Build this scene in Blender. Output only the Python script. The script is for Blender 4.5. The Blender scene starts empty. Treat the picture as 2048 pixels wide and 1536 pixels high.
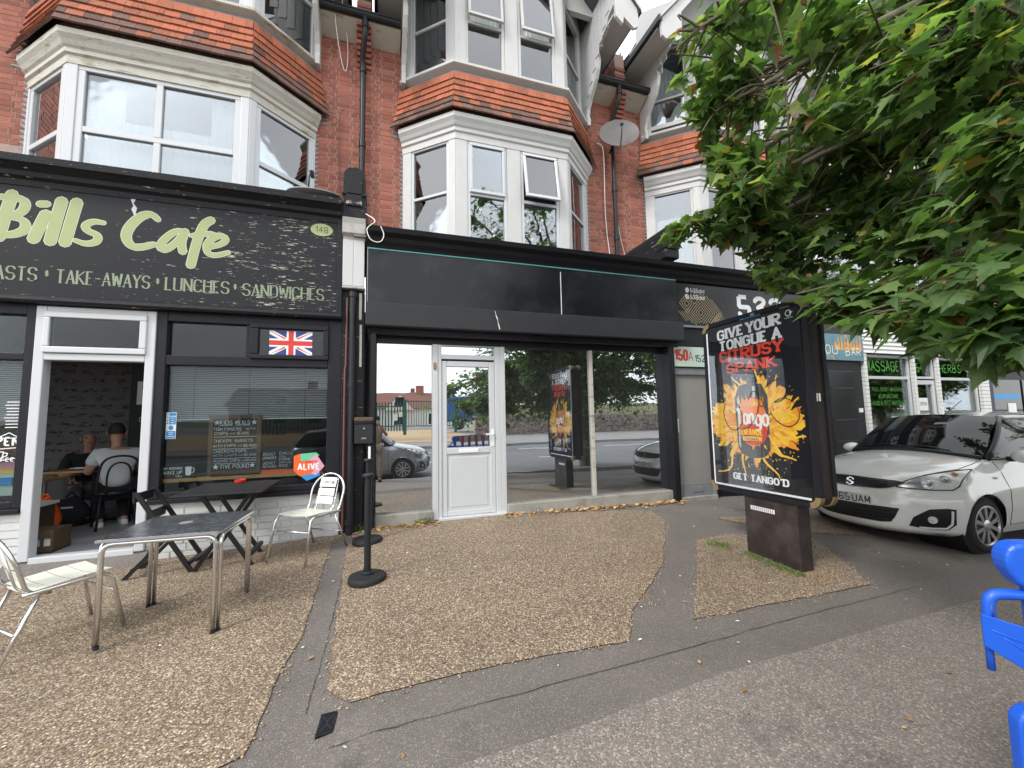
import bpy, bmesh, math, random
import numpy as np
from mathutils import Vector, Matrix, noise as mnoise
random.seed(7)
R = math.radians
scene = bpy.context.scene
col = scene.collection
# ------------------------------------------------------------------ camera
CAM = Vector((0.0, -5.5, 1.29))
yaw, pitch, roll = 0.3168288, 0.0857378, -0.0187732
fwd = Vector((math.sin(yaw)*math.cos(pitch), math.cos(yaw)*math.cos(pitch), math.sin(pitch)))
rt0 = Vector((math.cos(yaw), -math.sin(yaw), 0)); up0 = rt0.cross(fwd)
rt = rt0*math.cos(roll)+up0*math.sin(roll); up = -rt0*math.sin(roll)+up0*math.cos(roll)
cd = bpy.data.cameras.new('camera'); cam = bpy.data.objects.new('camera', cd); col.objects.link(cam)
cd.sensor_width = 36; cd.lens = 14.479; cd.clip_start = 0.05; cd.clip_end = 2000
m = Matrix((rt, up, -fwd)).transposed().to_4x4(); m.translation = CAM
cam.matrix_world = m
scene.camera = cam
# ------------------------------------------------------------------ light
SUN_EL, SUN_AZ = R(42), R(240)      # azimuth from +y clockwise
w = bpy.data.worlds.new('World'); scene.world = w; w.use_nodes = True
nt = w.node_tree; nt.nodes.clear()
sky = nt.nodes.new('ShaderNodeTexSky'); sky.sky_type = 'NISHITA'; sky.sun_disc = False
sky.sun_elevation = SUN_EL; sky.sun_rotation = SUN_AZ; sky.air_density = 1.0; sky.dust_density = 2.0
tc = nt.nodes.new('ShaderNodeTexCoord'); mp = nt.nodes.new('ShaderNodeMapping'); mp.inputs['Scale'].default_value = (1, 1, 2.2)
ns = nt.nodes.new('ShaderNodeTexNoise'); ns.inputs['Scale'].default_value = 2.2; ns.inputs['Detail'].default_value = 6
rp = nt.nodes.new('ShaderNodeValToRGB')
rp.color_ramp.elements[0].position = .3; rp.color_ramp.elements[0].color = (12.5, 13.0, 13.6, 1)
rp.color_ramp.elements[1].position = .68; rp.color_ramp.elements[1].color = (17.2, 17.5, 17.8, 1)
mx = nt.nodes.new('ShaderNodeMix'); mx.data_type = 'RGBA'; mx.inputs['Factor'].default_value = .86
bg = nt.nodes.new('ShaderNodeBackground'); bg.inputs['Strength'].default_value = 0.1
wo = nt.nodes.new('ShaderNodeOutputWorld')
L = nt.links.new
L(tc.outputs['Generated'], mp.inputs['Vector']); L(mp.outputs[0], ns.inputs['Vector']); L(ns.outputs['Fac'], rp.inputs[0])
L(sky.outputs[0], mx.inputs['A']); L(rp.outputs[0], mx.inputs['B']); L(mx.outputs['Result'], bg.inputs['Color']); L(bg.outputs[0], wo.inputs[0])
sd = bpy.data.lights.new('sun', 'SUN'); sd.energy = 1.5; sd.angle = R(13); sd.color = (1, .96, .9)
so = bpy.data.objects.new('sun', sd); col.objects.link(so)
sdir = Vector((math.sin(SUN_AZ)*math.cos(SUN_EL), math.cos(SUN_AZ)*math.cos(SUN_EL), math.sin(SUN_EL)))
so.rotation_euler = (-sdir).to_track_quat('-Z', 'Y').to_euler(); so.location = (0, 0, 30)
vs = scene.view_settings
vs.view_transform = 'Standard'; vs.look = 'None'; vs.gamma = 1; vs.exposure = 0.62; vs.use_curve_mapping = False
scene.cycles.use_denoising = True
scene.cycles.max_bounces = 8; scene.cycles.transparent_max_bounces = 16
scene.cycles.caustics_reflective = False; scene.cycles.caustics_refractive = False

# ------------------------------------------------------------------ materials
MATS = {}
def nodes(name):
    mt = bpy.data.materials.new(name); mt.use_nodes = True
    n = mt.node_tree.nodes; n.clear(); MATS[name] = mt
    out = n.new('ShaderNodeOutputMaterial')
    return mt, mt.node_tree, n, mt.node_tree.links.new, out
def mixc(nt, a, b, fac, mode='MIX'):
    x = nt.nodes.new('ShaderNodeMix'); x.data_type = 'RGBA'; x.blend_type = mode
    for s, v in (('A', a), ('B', b)):
        if hasattr(v, 'links'): nt.links.new(v, x.inputs[s])
        else: x.inputs[s].default_value = (*v, 1) if len(v) == 3 else v
    if hasattr(fac, 'links'): nt.links.new(fac, x.inputs['Factor'])
    else: x.inputs['Factor'].default_value = fac
    return x.outputs['Result']
def math_(nt, op, a, b=0.0, c=None):
    x = nt.nodes.new('ShaderNodeMath'); x.operation = op
    for i, v in enumerate((a, b, c)):
        if v is None: continue
        if hasattr(v, 'links'): nt.links.new(v, x.inputs[i])
        else: x.inputs[i].default_value = v
    return x.outputs[0]
def ramp(nt, src, stops, interp='LINEAR'):
    r = nt.nodes.new('ShaderNodeValToRGB'); r.color_ramp.interpolation = interp
    e = r.color_ramp.elements
    while len(e) < len(stops): e.new(.5)
    for el, (p, c) in zip(e, stops):
        el.position = p; el.color = (*c, 1) if len(c) == 3 else (c[0],)*3+(1,)
    nt.links.new(src, r.inputs[0]); return r.outputs[0]
def coords(nt, scale=(1, 1, 1), rand=True, world=False):
    n = nt.nodes
    m_ = n.new('ShaderNodeMapping'); m_.inputs['Scale'].default_value = scale
    if world:
        g_ = n.new('ShaderNodeNewGeometry'); nt.links.new(g_.outputs['Position'], m_.inputs['Vector'])
    else:
        t = n.new('ShaderNodeTexCoord'); src = t.outputs['Object']
        if rand:
            oi = n.new('ShaderNodeObjectInfo'); v = n.new('ShaderNodeVectorMath'); v.operation = 'SCALE'
            v.inputs[0].default_value = (37, 53, 71); nt.links.new(oi.outputs['Random'], v.inputs['Scale'])
            a = n.new('ShaderNodeVectorMath'); a.operation = 'ADD'; nt.links.new(src, a.inputs[0]); nt.links.new(v.outputs[0], a.inputs[1]); src = a.outputs[0]
        nt.links.new(src, m_.inputs['Vector'])
    return m_.outputs[0]
def noise(nt, vec, scale, detail=4, rough=.55):
    x = nt.nodes.new('ShaderNodeTexNoise'); x.inputs['Scale'].default_value = scale; x.inputs['Detail'].default_value = detail; x.inputs['Roughness'].default_value = rough
    nt.links.new(vec, x.inputs['Vector']); return x.outputs['Fac']
def rnd_out(nt, island=False):
    if island: return nt.nodes.new('ShaderNodeNewGeometry').outputs['Random Per Island']
    return nt.nodes.new('ShaderNodeObjectInfo').outputs['Random']
def mat(name, c, rough=.6, metal=0.0, var=.18, vs=6.0, bump=0.0, bs=40.0, rand=0.0, island=False, spec=.5, stretch=(1, 1, 1), patch=None, coat=0.0, world=False, emit=None):
    """patch = (colour, scale, low, high, stretch): flakes, stains or wear"""
    mt, nt, n, lk, out = nodes(name)
    p = n.new('ShaderNodeBsdfPrincipled')
    v = coords(nt, stretch, world=world)
    f = noise(nt, v, vs)
    k = math_(nt, 'MULTIPLY_ADD', f, 2*var, 1-var)
    if rand:
        k = math_(nt, 'MULTIPLY', k, math_(nt, 'MULTIPLY_ADD', rnd_out(nt, island), 2*rand, 1-rand))
    g = n.new('ShaderNodeCombineColor'); [lk(k, g.inputs[i]) for i in range(3)]
    cc = mixc(nt, c, g.outputs[0], 1.0, 'MULTIPLY')
    if patch:
        pv = coords(nt, patch[4] if len(patch) > 4 else (1, 1, 1), world=world)
        pf = noise(nt, pv, patch[1], 5, .65)
        mr = n.new('ShaderNodeMapRange'); mr.inputs[1].default_value = patch[2]; mr.inputs[2].default_value = patch[3]
        lk(pf, mr.inputs[0]); cc = mixc(nt, cc, patch[0], mr.outputs[0])
    lk(cc, p.inputs['Base Color'])
    p.inputs['Roughness'].default_value = rough; p.inputs['Metallic'].default_value = metal
    p.inputs['Specular IOR Level'].default_value = spec; p.inputs['Coat Weight'].default_value = coat
    if bump:
        b = n.new('ShaderNodeBump'); b.inputs['Strength'].default_value = bump; b.inputs['Distance'].default_value = .01
        lk(noise(nt, v, bs, 5), b.inputs['Height']); lk(b.outputs[0], p.inputs['Normal'])
    if emit:
        p.inputs['Emission Color'].default_value = (*emit[0], 1); p.inputs['Emission Strength'].default_value = emit[1]
    lk(p.outputs[0], out.inputs[0]); return mt
def glass(name, tint=(.9, .95, .95), refl=1.6, base=.05):
    mt, nt, n, lk, out = nodes(name)
    fr = n.new('ShaderNodeFresnel'); fr.inputs['IOR'].default_value = 1.5
    f = math_(nt, 'MULTIPLY_ADD', fr.outputs[0], refl, base); f = math_(nt, 'MINIMUM', f, 1.0)
    t = n.new('ShaderNodeBsdfTransparent'); t.inputs[0].default_value = (*tint, 1)
    gl = n.new('ShaderNodeBsdfGlossy'); gl.inputs['Roughness'].default_value = .01; gl.inputs[0].default_value = (.95, .97, 1, 1)
    b = n.new('ShaderNodeBump'); b.inputs['Strength'].default_value = .04; b.inputs['Distance'].default_value = .02
    lk(noise(nt, coords(nt), 2.2, 2), b.inputs['Height']); lk(b.outputs[0], gl.inputs['Normal'])
    x = n.new('ShaderNodeMixShader'); lk(f, x.inputs[0]); lk(t.outputs[0], x.inputs[1]); lk(gl.outputs[0], x.inputs[2]); lk(x.outputs[0], out.inputs[0]); return mt

# ------------------------------------------------------------------ mesh builder
class MB:
    def __init__(s): s.v = []; s.f = []; s.mi = []
    def add(s, vs_, fs, mi=0):
        o = len(s.v); s.v += [tuple(p) for p in vs_]; s.f += [tuple(i+o for i in f) for f in fs]; s.mi += [mi]*len(fs); return s
    def box(s, x0, x1, y0, y1, z0, z1, mi=0, T=None):
        c = [(x, y, z) for z in (z0, z1) for y in (y0, y1) for x in (x0, x1)]
        if T: c = [T(*p) for p in c]
        return s.add(c, [(0, 2, 3, 1), (4, 5, 7, 6), (0, 1, 5, 4), (2, 6, 7, 3), (0, 4, 6, 2), (1, 3, 7, 5)], mi)
    def tube(s, path, r, n=8, closed=False, cap=True, mi=0):
        P = [Vector(p) for p in path]; N = len(P)
        rr = r if isinstance(r, (list, tuple)) else [r]*N
        ref = None; rings = []
        for i in range(N):
            if closed: d = P[(i+1) % N]-P[i-1]
            else: d = P[min(i+1, N-1)]-P[max(i-1, 0)]
            if d.length < 1e-9: d = Vector((0, 0, 1))
            d.normalize()
            if ref is None: ref = Vector((0, 0, 1)) if abs(d.z) < .9 else Vector((1, 0, 0))
            a = ref-d*ref.dot(d)
            if a.length < 1e-4: a = d.orthogonal()
            a.normalize(); ref = a; b = d.cross(a)
            rings.append([P[i]+(a*math.cos(t)+b*math.sin(t))*rr[i] for t in [2*math.pi*k/n for k in range(n)]])
        o = [p for g_ in rings for p in g_]; fs = []
        for i in range(N if closed else N-1):
            j = (i+1) % N
            for k in range(n): fs.append((i*n+k, i*n+(k+1) % n, j*n+(k+1) % n, j*n+k))
        if cap and not closed: fs += [tuple(range(n))[::-1], tuple((N-1)*n+k for k in range(n))]
        return s.add(o, fs, mi)
    def lathe(s, prof, n=24, T=None, mi=0, cap=True):
        o = []; fs = []
        for (r, h) in prof:
            for k in range(n):
                t = 2*math.pi*k/n; p = (r*math.cos(t), r*math.sin(t), h); o.append(T(*p) if T else p)
        for i in range(len(prof)-1):
            for k in range(n): fs.append((i*n+k, i*n+(k+1) % n, (i+1)*n+(k+1) % n, (i+1)*n+k))
        if cap: fs += [tuple(range(n))[::-1], tuple((len(prof)-1)*n+k for k in range(n))]
        return s.add(o, fs, mi)
    def prism(s, poly, T, d0, d1, mi=0):
        n = len(poly); o = [T(a, b, d0) for a, b in poly]+[T(a, b, d1) for a, b in poly]
        fs = [tuple(range(n))[::-1], tuple(range(n, 2*n))]+[(i, (i+1) % n, n+(i+1) % n, n+i) for i in range(n)]
        return s.add(o, fs, mi)
    def grid(s, fn, nu, nv, mi=0):
        o = [fn(i/nu, j/nv) for i in range(nu+1) for j in range(nv+1)]
        return s.add(o, [(i*(nv+1)+j, (i+1)*(nv+1)+j, (i+1)*(nv+1)+j+1, i*(nv+1)+j+1) for i in range(nu) for j in range(nv)], mi)
    def sweep(s, prof, path, mi=0, normals=None):
        """prof: (out, z) closed loop swept along plan path [(x, y)]; out is to the right of travel"""
        n = len(path); off = []
        for i in range(n):
            a = Vector(path[max(i-1, 0)]); b = Vector(path[i]); c = Vector(path[min(i+1, n-1)])
            d1 = (b-a).normalized() if i > 0 else (c-b).normalized(); d2 = (c-b).normalized() if i < n-1 else d1
            n1 = Vector((d1.y, -d1.x)); n2 = Vector((d2.y, -d2.x)); mm = (n1+n2); mm = mm/max(mm.length_squared/2, .2) if mm.length > 1e-6 else n1
            if normals and normals.get(i): mm = Vector(normals[i])
            off.append(mm)
        k = len(prof); o = []
        for i in range(n):
            for (u, z) in prof: o.append((path[i][0]+off[i].x*u, path[i][1]+off[i].y*u, z))
        fs = [(i*k+j, (i+1)*k+j, (i+1)*k+(j+1) % k, i*k+(j+1) % k) for i in range(n-1) for j in range(k)]
        fs += [tuple(range(k)), tuple((n-1)*k+j for j in range(k))[::-1]]
        return s.add(o, fs, mi)
    def mesh(s, name, mats):
        me = bpy.data.meshes.new(name); me.from_pydata(s.v, [], s.f); me.update()
        for x in (mats if isinstance(mats, (list, tuple)) else [mats]): me.materials.append(MATS[x])
        if any(s.mi): me.polygons.foreach_set('material_index', s.mi)
        return me
    def build(s, name, mats, parent=None, smooth=False, bevel=0, seg=2, fix=True, local=False, sub=0):
        me = s.mesh(name, mats)
        if fix:
            bm = bmesh.new(); bm.from_mesh(me); bmesh.ops.recalc_face_normals(bm, faces=bm.faces); bm.to_mesh(me); bm.free()
        if smooth:
            me.polygons.foreach_set('use_smooth', [True]*len(me.polygons))
            if smooth == 'auto': me.set_sharp_from_angle(angle=R(38))
        return place(bpy.data.objects.new(name, me), parent, local, bevel, seg, sub)
def root_of(o):
    while o.parent: o = o.parent
    return o
def place(o, parent=None, local=False, bevel=0, seg=2, sub=0):
    col.objects.link(o)
    if parent is not None:
        o.parent = parent
        if not local and parent.type == 'EMPTY': o.location = -parent.location
    if bevel:
        b = o.modifiers.new('b', 'BEVEL'); b.width = bevel; b.segments = seg; b.limit_method = 'ANGLE'; b.angle_limit = R(40); b.harden_normals = False
    if sub:
        b = o.modifiers.new('s', 'SUBSURF'); b.levels = sub; b.render_levels = sub
    return o
def tag(o, label=None, cat=None, group=None, kind=None):
    if label: o['label'] = label
    if cat: o['category'] = cat
    if group: o['group'] = group
    if kind: o['kind'] = kind
    return o
def thing(name, label, cat, loc=(0, 0, 0), rz=0, group=None):
    o = bpy.data.objects.new(name, None); col.objects.link(o); o.empty_display_size = .1
    o.location = loc; o.rotation_euler = (0, 0, rz); return tag(o, label, cat, group)
def dup(root, loc, rz=0, label=None, delta=None):
    """copy a thing with parts and sub-parts"""
    def cp(o, par):
        c = o.copy(); col.objects.link(c)
        if par: c.parent = par
        for ch in list(o.children): cp(ch, c)
        return c
    r = cp(root, None); r.location = loc; r.rotation_euler = (0, 0, rz)
    if label: r['label'] = label
    return r
def smoothcurve(pts, it=2):
    P = [Vector(p) for p in pts]
    for _ in range(it):
        Q = [P[0]]
        for a, b in zip(P, P[1:]): Q += [a*.75+b*.25, a*.25+b*.75]
        Q.append(P[-1]); P = Q
    return P
def fillet(pts, r, n=5):
    """polyline with rounded corners"""
    P = [Vector(p) for p in pts]; out = [P[0]]
    for i in range(1, len(P)-1):
        a, b, c = P[i-1], P[i], P[i+1]; d1 = (a-b); d2 = (c-b); q = min(r, d1.length*.49, d2.length*.49)
        s_, e = b+d1.normalized()*q, b+d2.normalized()*q
        for k in range(n+1):
            t = k/n; out.append(s_*(1-t)**2+b*2*t*(1-t)+e*t*t)
    out.append(P[-1]); return out
def gz(x, y):
    """height of the pavement: it falls towards the road"""
    return float(np.interp(x, GX, GB))+0.045*max(y, -6.0)
GX = [-9, -2.3, -.35, 0, 1.6, 4.5, 6, 10, 30]
GB = [-.22, -.13, -.05, -.015, 0, -.045, -.10, -.12, -.12]
# ------------------------------------------------------------------ material list
mat('brick', (.315, .108, .074), .85, var=.25, vs=14, rand=.26, bump=.5, bs=90, patch=((.22, .10, .078), 7, .55, .75))
mat('brick_mass', (.315, .108, .074), .85, var=.25, vs=14, rand=.26, island=True, bump=.5, bs=90, patch=((.22, .10, .078), 7, .55, .75))
mat('mortar', (.38, .28, .235), .95, var=.25, vs=9, bump=.4, bs=120)
mat('tile', (.40, .122, .063), .8, var=.15, vs=16, rand=.15, bump=.4, bs=80, patch=((.15, .062, .045), 9, .55, .68))
mat('tile_mid', (.34, .115, .06), .85, var=.2, vs=16, rand=.18, bump=.4, bs=80, patch=((.15, .07, .05), 12, .5, .65))
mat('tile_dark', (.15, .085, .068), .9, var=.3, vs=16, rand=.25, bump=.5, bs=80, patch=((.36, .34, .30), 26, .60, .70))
mat('white_wood', (.55, .55, .545), .55, var=.08, vs=5, bump=.25, bs=60, patch=((.45, .43, .38), 11, .64, .76, (1, 1, .35)))
mat('old_wood', (.50, .485, .43), .65, var=.12, vs=6, bump=.5, bs=50, patch=((.27, .22, .14), 9, .56, .7, (.4, .4, 1.6)))
mat('upvc', (.57, .59, .61), .25, var=.03, vs=4)
mat('grey_upvc', (.55, .57, .58), .4, var=.08, vs=6)
mat('black_paint', (.0125, .013, .017), .42, spec=.25, var=.3, vs=5, bump=.15, bs=40, patch=((.03, .03, .034), 6, .6, .8))
mat('black_flaked', (.011, .012, .015), .5, spec=.25, var=.3, vs=5, bump=.5, bs=45, patch=((.46, .42, .34), 7.5, .66, .69, (1.2, 1, 9)))
mat('black_gloss', (.009, .010, .013), .22, spec=.3, var=.3, vs=2.5, bump=.05, bs=6, patch=((.038, .04, .046), 1.6, .5, .85))
mat('charcoal', (.026, .027, .031), .5, spec=.3, var=.2, vs=4)
mat('olive', (.34, .40, .19), .6, var=.08)
mat('olive_pale', (.62, .65, .48), .6, var=.05)
mat('olive_dull', (.25, .30, .20), .7, var=.2, vs=12, patch=((.02, .02, .024), 9, .6, .68, (1, 1, 5)))
mat('dish_grey', (.13, .12, .12), .5, var=.2)
mat('sign_grey', (.50, .52, .55), .5, var=.1)
mat('teal', (.10, .36, .33), .6, var=.2)
mat('lead', (.21, .22, .235), .6, var=.25, vs=8, bump=.3)
mat('pipe_black', (.016, .017, .021), .4, spec=.35, var=.3, vs=9, bump=.2, bs=50)
mat('pipe_brown', (.15, .055, .04), .5, var=.2)
mat('stone', (.42, .41, .38), .85, var=.2, vs=5, bump=.4, bs=70, patch=((.22, .2, .18), 5, .55, .75))
mat('stone_black', (.015, .015, .018), .6, spec=.25, var=.3, bump=.6, bs=35, patch=((.4, .38, .34), 7, .63, .68, (.7, .7, 3)))
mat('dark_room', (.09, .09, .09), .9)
mat('room_wall', (.35, .35, .34), .9)
mat('cafe_wall', (.17, .155, .165), .9)
mat('net', (.88, .90, .89), .9, var=.12, vs=18, stretch=(6, 6, .6))
mat('slate', (.06, .065, .075), .7, var=.3, vs=7)
mat('concrete', (.33, .32, .29), .9, var=.22, vs=6, bump=.4, bs=80, patch=((.18, .17, .15), 4, .52, .75))
mat('white_brick', (.64, .65, .64), .5, var=.07, vs=9, rand=.05, bump=.5, bs=55, patch=((.42, .38, .32), 9, .67, .75))
mat('white_mortar', (.62, .62, .60), .6, var=.1)
mat('aluminium', (.74, .75, .76), .22, 1.0, var=.1, vs=10)
mat('chrome', (.85, .86, .88), .08, 1.0, var=.05)
mat('cream_slat', (.78, .79, .68), .35, var=.06)
mat('table_top', (.36, .38, .41), .25, .85, var=.25, vs=30, bump=.25, bs=24, patch=((.17, .18, .20), 20, .45, .6))
mat('black_wood', (.012, .012, .014), .4, spec=.35, var=.3, vs=8, stretch=(1, 1, 8))
mat('rubber', (.012, .012, .013), .75, var=.3)
mat('white', (.82, .83, .82), .5, var=.03)
mat('paper', (.78, .79, .78), .7, var=.05)
mat('chalk', (.88, .90, .88), .9, var=.3, vs=60)
mat('blackboard', (.022, .026, .026), .7, var=.4, vs=6)
mat('red', (.62, .035, .025), .45, var=.08)
mat('navy', (.02, .045, .22), .5, var=.1)
mat('blue_sticker', (.03, .28, .62), .4, var=.06)
mat('blue_plastic', (.012, .105, .62), .38, var=.12, vs=5, bump=.15, bs=20)
mat('orange', (.86, .13, .02), .5, var=.05)
mat('green_sticker', (.13, .55, .30), .5, var=.05)
mat('pink_sticker', (.75, .35, .47), .5, var=.05)
mat('wood', (.46, .26, .10), .5, var=.25, vs=5, stretch=(1, 6, 6))
mat('dark_wood', (.10, .062, .035), .6, var=.3, vs=6, stretch=(1, 5, 5))
mat('green_paint', (.07, .34, .035), .6, var=.15, vs=20)
mat('poster_black', (.012, .013, .017), .4, var=.25, vs=3, spec=.2)
mat('poster_red', (.80, .065, .035), .4, var=.04)
mat('poster_white', (.84, .86, .88), .4, var=.05)
mat('splash_orange', (.85, .30, .02), .4, var=.35, vs=14, patch=((.90, .55, .05), 10, .5, .6))
mat('splash_yellow', (.90, .55, .05), .4, var=.2, vs=20)
mat('can_dark', (.045, .04, .042), .3, var=.4, vs=9)
mat('can_orange', (.88, .20, .02), .3, var=.2, vs=6)
mat('gold', (.30, .24, .13), .5, .3, var=.15)
mat('skin', (.50, .27, .19), .55, var=.08)
mat('tshirt_white', (.62, .64, .65), .85, var=.06, bump=.5, bs=14)
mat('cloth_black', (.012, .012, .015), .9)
mat('cloth_beige', (.42, .33, .25), .9)
mat('cloth_grey', (.13, .12, .13), .9)
mat('hair', (.025, .018, .014), .7, bump=.4, bs=60)
mat('interior_floor', (.30, .30, .31), .4, var=.15, vs=7)
mat('dry_leaf', (.42, .24, .10), .8, rand=.5, island=True, patch=((.55, .42, .22), 9, .5, .6))
mat('loose_stone', (.36, .26, .17), .8, rand=.5, island=True)
mat('bark', (.13, .115, .085), .9, var=.35, vs=7, bump=.8, bs=22, patch=((.26, .25, .17), 4, .52, .6))
mat('twig', (.12, .10, .065), .85)
mat('car_white', (.86, .87, .84), .22, var=.02, coat=1.0)
mat('car_silver', (.36, .37, .38), .3, .6, var=.03, coat=1.0)
mat('car_black', (.012, .012, .014), .35, var=.2)
mat('car_glass', (.012, .014, .015), .03, var=.1, spec=.55)
mat('lamp_glass', (.74, .76, .75), .12, 0, coat=1, var=.3, vs=14)
mat('amber', (.62, .22, .08), .3, coat=1)
mat('tyre', (.016, .016, .017), .8, var=.3, bump=.3)
mat('alloy', (.50, .50, .52), .3, .9, var=.15)
mat('plate_white', (.80, .80, .78), .4)
mat('fence_green', (.018, .105, .085), .5)
mat('grey_path', (.27, .26, .25), .95, var=.2, vs=.6)
mat('sand', (.48, .34, .19), .95, var=.2, vs=.6)
mat('road', (.17, .17, .175), .92, var=.2, vs=.9, bump=.4, bs=150, patch=((.12, .12, .125), .5, .5, .7))
mat('flint', (.24, .215, .185), .9, rand=.6, island=True, bump=.5)
mat('render_wall', (.50, .42, .33), .9, var=.15)
mat('roof_red', (.20, .085, .06), .9, var=.25)
mat('house_white', (.62, .61, .57), .9)
mat('lorry_blue', (.015, .10, .38), .5)
mat('clapboard', (.72, .73, .71), .55, var=.06, bump=.2)
mat('door_grey', (.27, .265, .245), .5, var=.12, vs=3)
mat('sign_mint', (.55, .68, .60), .4, var=.06)
mat('mural', (.13, .27, .32), .6, var=.5, vs=5, patch=((.60, .36, .16), 4, .53, .62))
mat('purple_dark', (.055, .035, .08), .5)
mat('brown_iron', (.030, .023, .021), .5, spec=.3, var=.3, vs=7, patch=((.075, .06, .055), 3, .5, .75))
mat('brass_corner', (.30, .22, .11), .5, .4, var=.25)
mat('grass', (.11, .17, .035), .9, rand=.4, island=True)
mat('hill', (.16, .19, .12), .95, var=.3, vs=.05)
glass('window_glass', (.90, .94, .95), 1.9, .085)
glass('shop_glass', (.84, .88, .88), .62, .0)
glass('panel_glass', (.985, .99, .99), .26, .0)
def special():
    # mirror film on the empty shop's glass
    mt, nt, n, lk, out = nodes('mirror_film')
    gl = n.new('ShaderNodeBsdfGlossy'); gl.inputs[0].default_value = (.60, .63, .66, 1); gl.inputs['Roughness'].default_value = .004
    b = n.new('ShaderNodeBump'); b.inputs['Strength'].default_value = .035; b.inputs['Distance'].default_value = .02
    lk(noise(nt, coords(nt), 1.5, 2), b.inputs['Height']); lk(b.outputs[0], gl.inputs['Normal'])
    d = n.new('ShaderNodeBsdfDiffuse'); d.inputs[0].default_value = (.22, .23, .25, 1)
    x = n.new('ShaderNodeMixShader'); x.inputs[0].default_value = .93
    lk(d.outputs[0], x.inputs[1]); lk(gl.outputs[0], x.inputs[2]); lk(x.outputs[0], out.inputs[0])
    # pebble-dash paving: round stones set in binder
    mt, nt, n, lk, out = nodes('pebble_paving')
    v = coords(nt, rand=False)
    vo = n.new('ShaderNodeTexVoronoi'); vo.inputs['Scale'].default_value = 112; lk(v, vo.inputs['Vector'])
    sp = n.new('ShaderNodeSeparateColor'); lk(vo.outputs['Color'], sp.inputs[0])
    c = ramp(nt, sp.outputs[0], [(0, (.115, .082, .060)), (.22, (.185, .130, .090)), (.45, (.255, .182, .118)), (.68, (.325, .240, .158)), (.88, (.44, .355, .255)), (1, (.66, .58, .46))], 'LINEAR')
    dk = n.new('ShaderNodeMapRange'); dk.inputs[1].default_value = .35; dk.inputs[2].default_value = .62; dk.inputs[3].default_value = 1; dk.inputs[4].default_value = .62; lk(vo.outputs['Distance'], dk.inputs[0])
    big = math_(nt, 'MULTIPLY_ADD', noise(nt, v, 1.1, 6, .7), .75, .64)
    k = math_(nt, 'MULTIPLY', dk.outputs[0], big); g = n.new('ShaderNodeCombineColor'); [lk(k, g.inputs[i]) for i in range(3)]
    cc = mixc(nt, c, g.outputs[0], 1, 'MULTIPLY')
    p = n.new('ShaderNodeBsdfPrincipled'); lk(cc, p.inputs['Base Color']); p.inputs['Roughness'].default_value = .75
    b = n.new('ShaderNodeBump'); b.inputs['Strength'].default_value = .7; b.inputs['Distance'].default_value = .004; b.invert = True
    lk(vo.outputs['Distance'], b.inputs['Height']); lk(b.outputs[0], p.inputs['Normal']); lk(p.outputs[0], out.inputs[0])
    # worn footway asphalt, fine and coarse
    for nm, sc_, stops, bmp in (('asphalt_fine', 210, [(0, (.118, .103, .093)), (.55, (.148, .130, .117)), (.9, (.178, .157, .142)), (1, (.31, .28, .25))], .4), ('asphalt_coarse', 130, [(0, (.14, .119, .106)), (.5, (.20, .172, .153)), (.85, (.255, .22, .194)), (1, (.42, .37, .32))], .6)):
        mt, nt, n, lk, out = nodes(nm)
        v = coords(nt, rand=False)
        vo = n.new('ShaderNodeTexVoronoi'); vo.inputs['Scale'].default_value = sc_; lk(v, vo.inputs['Vector'])
        sp = n.new('ShaderNodeSeparateColor'); lk(vo.outputs['Color'], sp.inputs[0])
        c = ramp(nt, sp.outputs[0], stops)
        big = math_(nt, 'MULTIPLY_ADD', noise(nt, v, .9, 6, .65), .8, .6)
        st = n.new('ShaderNodeMapRange'); st.inputs[1].default_value = .6; st.inputs[2].default_value = .72; st.inputs[3].default_value = 1; st.inputs[4].default_value = .6; lk(noise(nt, v, 1.7, 4), st.inputs[0])
        k = math_(nt, 'MULTIPLY', big, st.outputs[0]); g = n.new('ShaderNodeCombineColor'); [lk(k, g.inputs[i]) for i in range(3)]
        cc = mixc(nt, c, g.outputs[0], 1, 'MULTIPLY')
        p = n.new('ShaderNodeBsdfPrincipled'); lk(cc, p.inputs['Base Color']); p.inputs['Roughness'].default_value = .85
        b = n.new('ShaderNodeBump'); b.inputs['Strength'].default_value = bmp; b.inputs['Distance'].default_value = .004; b.invert = True
        lk(vo.outputs['Distance'], b.inputs['Height']); lk(b.outputs[0], p.inputs['Normal']); lk(p.outputs[0], out.inputs[0])
    # fascia paint flaking off in level streaks, worst towards the lower right
    mt, nt, n, lk, out = nodes('sign_paint')
    v = coords(nt, (1.2, 1, 8.5), rand=False, world=True); f = noise(nt, v, 7.5, 6, .68)
    sx = n.new('ShaderNodeSeparateXYZ'); gg = n.new('ShaderNodeNewGeometry'); lk(gg.outputs['Position'], sx.inputs[0])
    mr = n.new('ShaderNodeMapRange'); mr.inputs[1].default_value = -2.9; mr.inputs[2].default_value = -1.2; lk(sx.outputs[0], mr.inputs[0])
    big = math_(nt, 'MULTIPLY', mr.outputs[0], math_(nt, 'MULTIPLY_ADD', noise(nt, coords(nt, rand=False, world=True), 2.6, 3), 2.6, -.75))
    f = math_(nt, 'ADD', f, math_(nt, 'MULTIPLY', math_(nt, 'MAXIMUM', big, 0.0), .10))
    m2 = n.new('ShaderNodeMapRange'); m2.inputs[1].default_value = .665; m2.inputs[2].default_value = .68; lk(f, m2.inputs[0])
    c = mixc(nt, (.014, .015, .019), (.52, .48, .39), m2.outputs[0])
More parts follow.
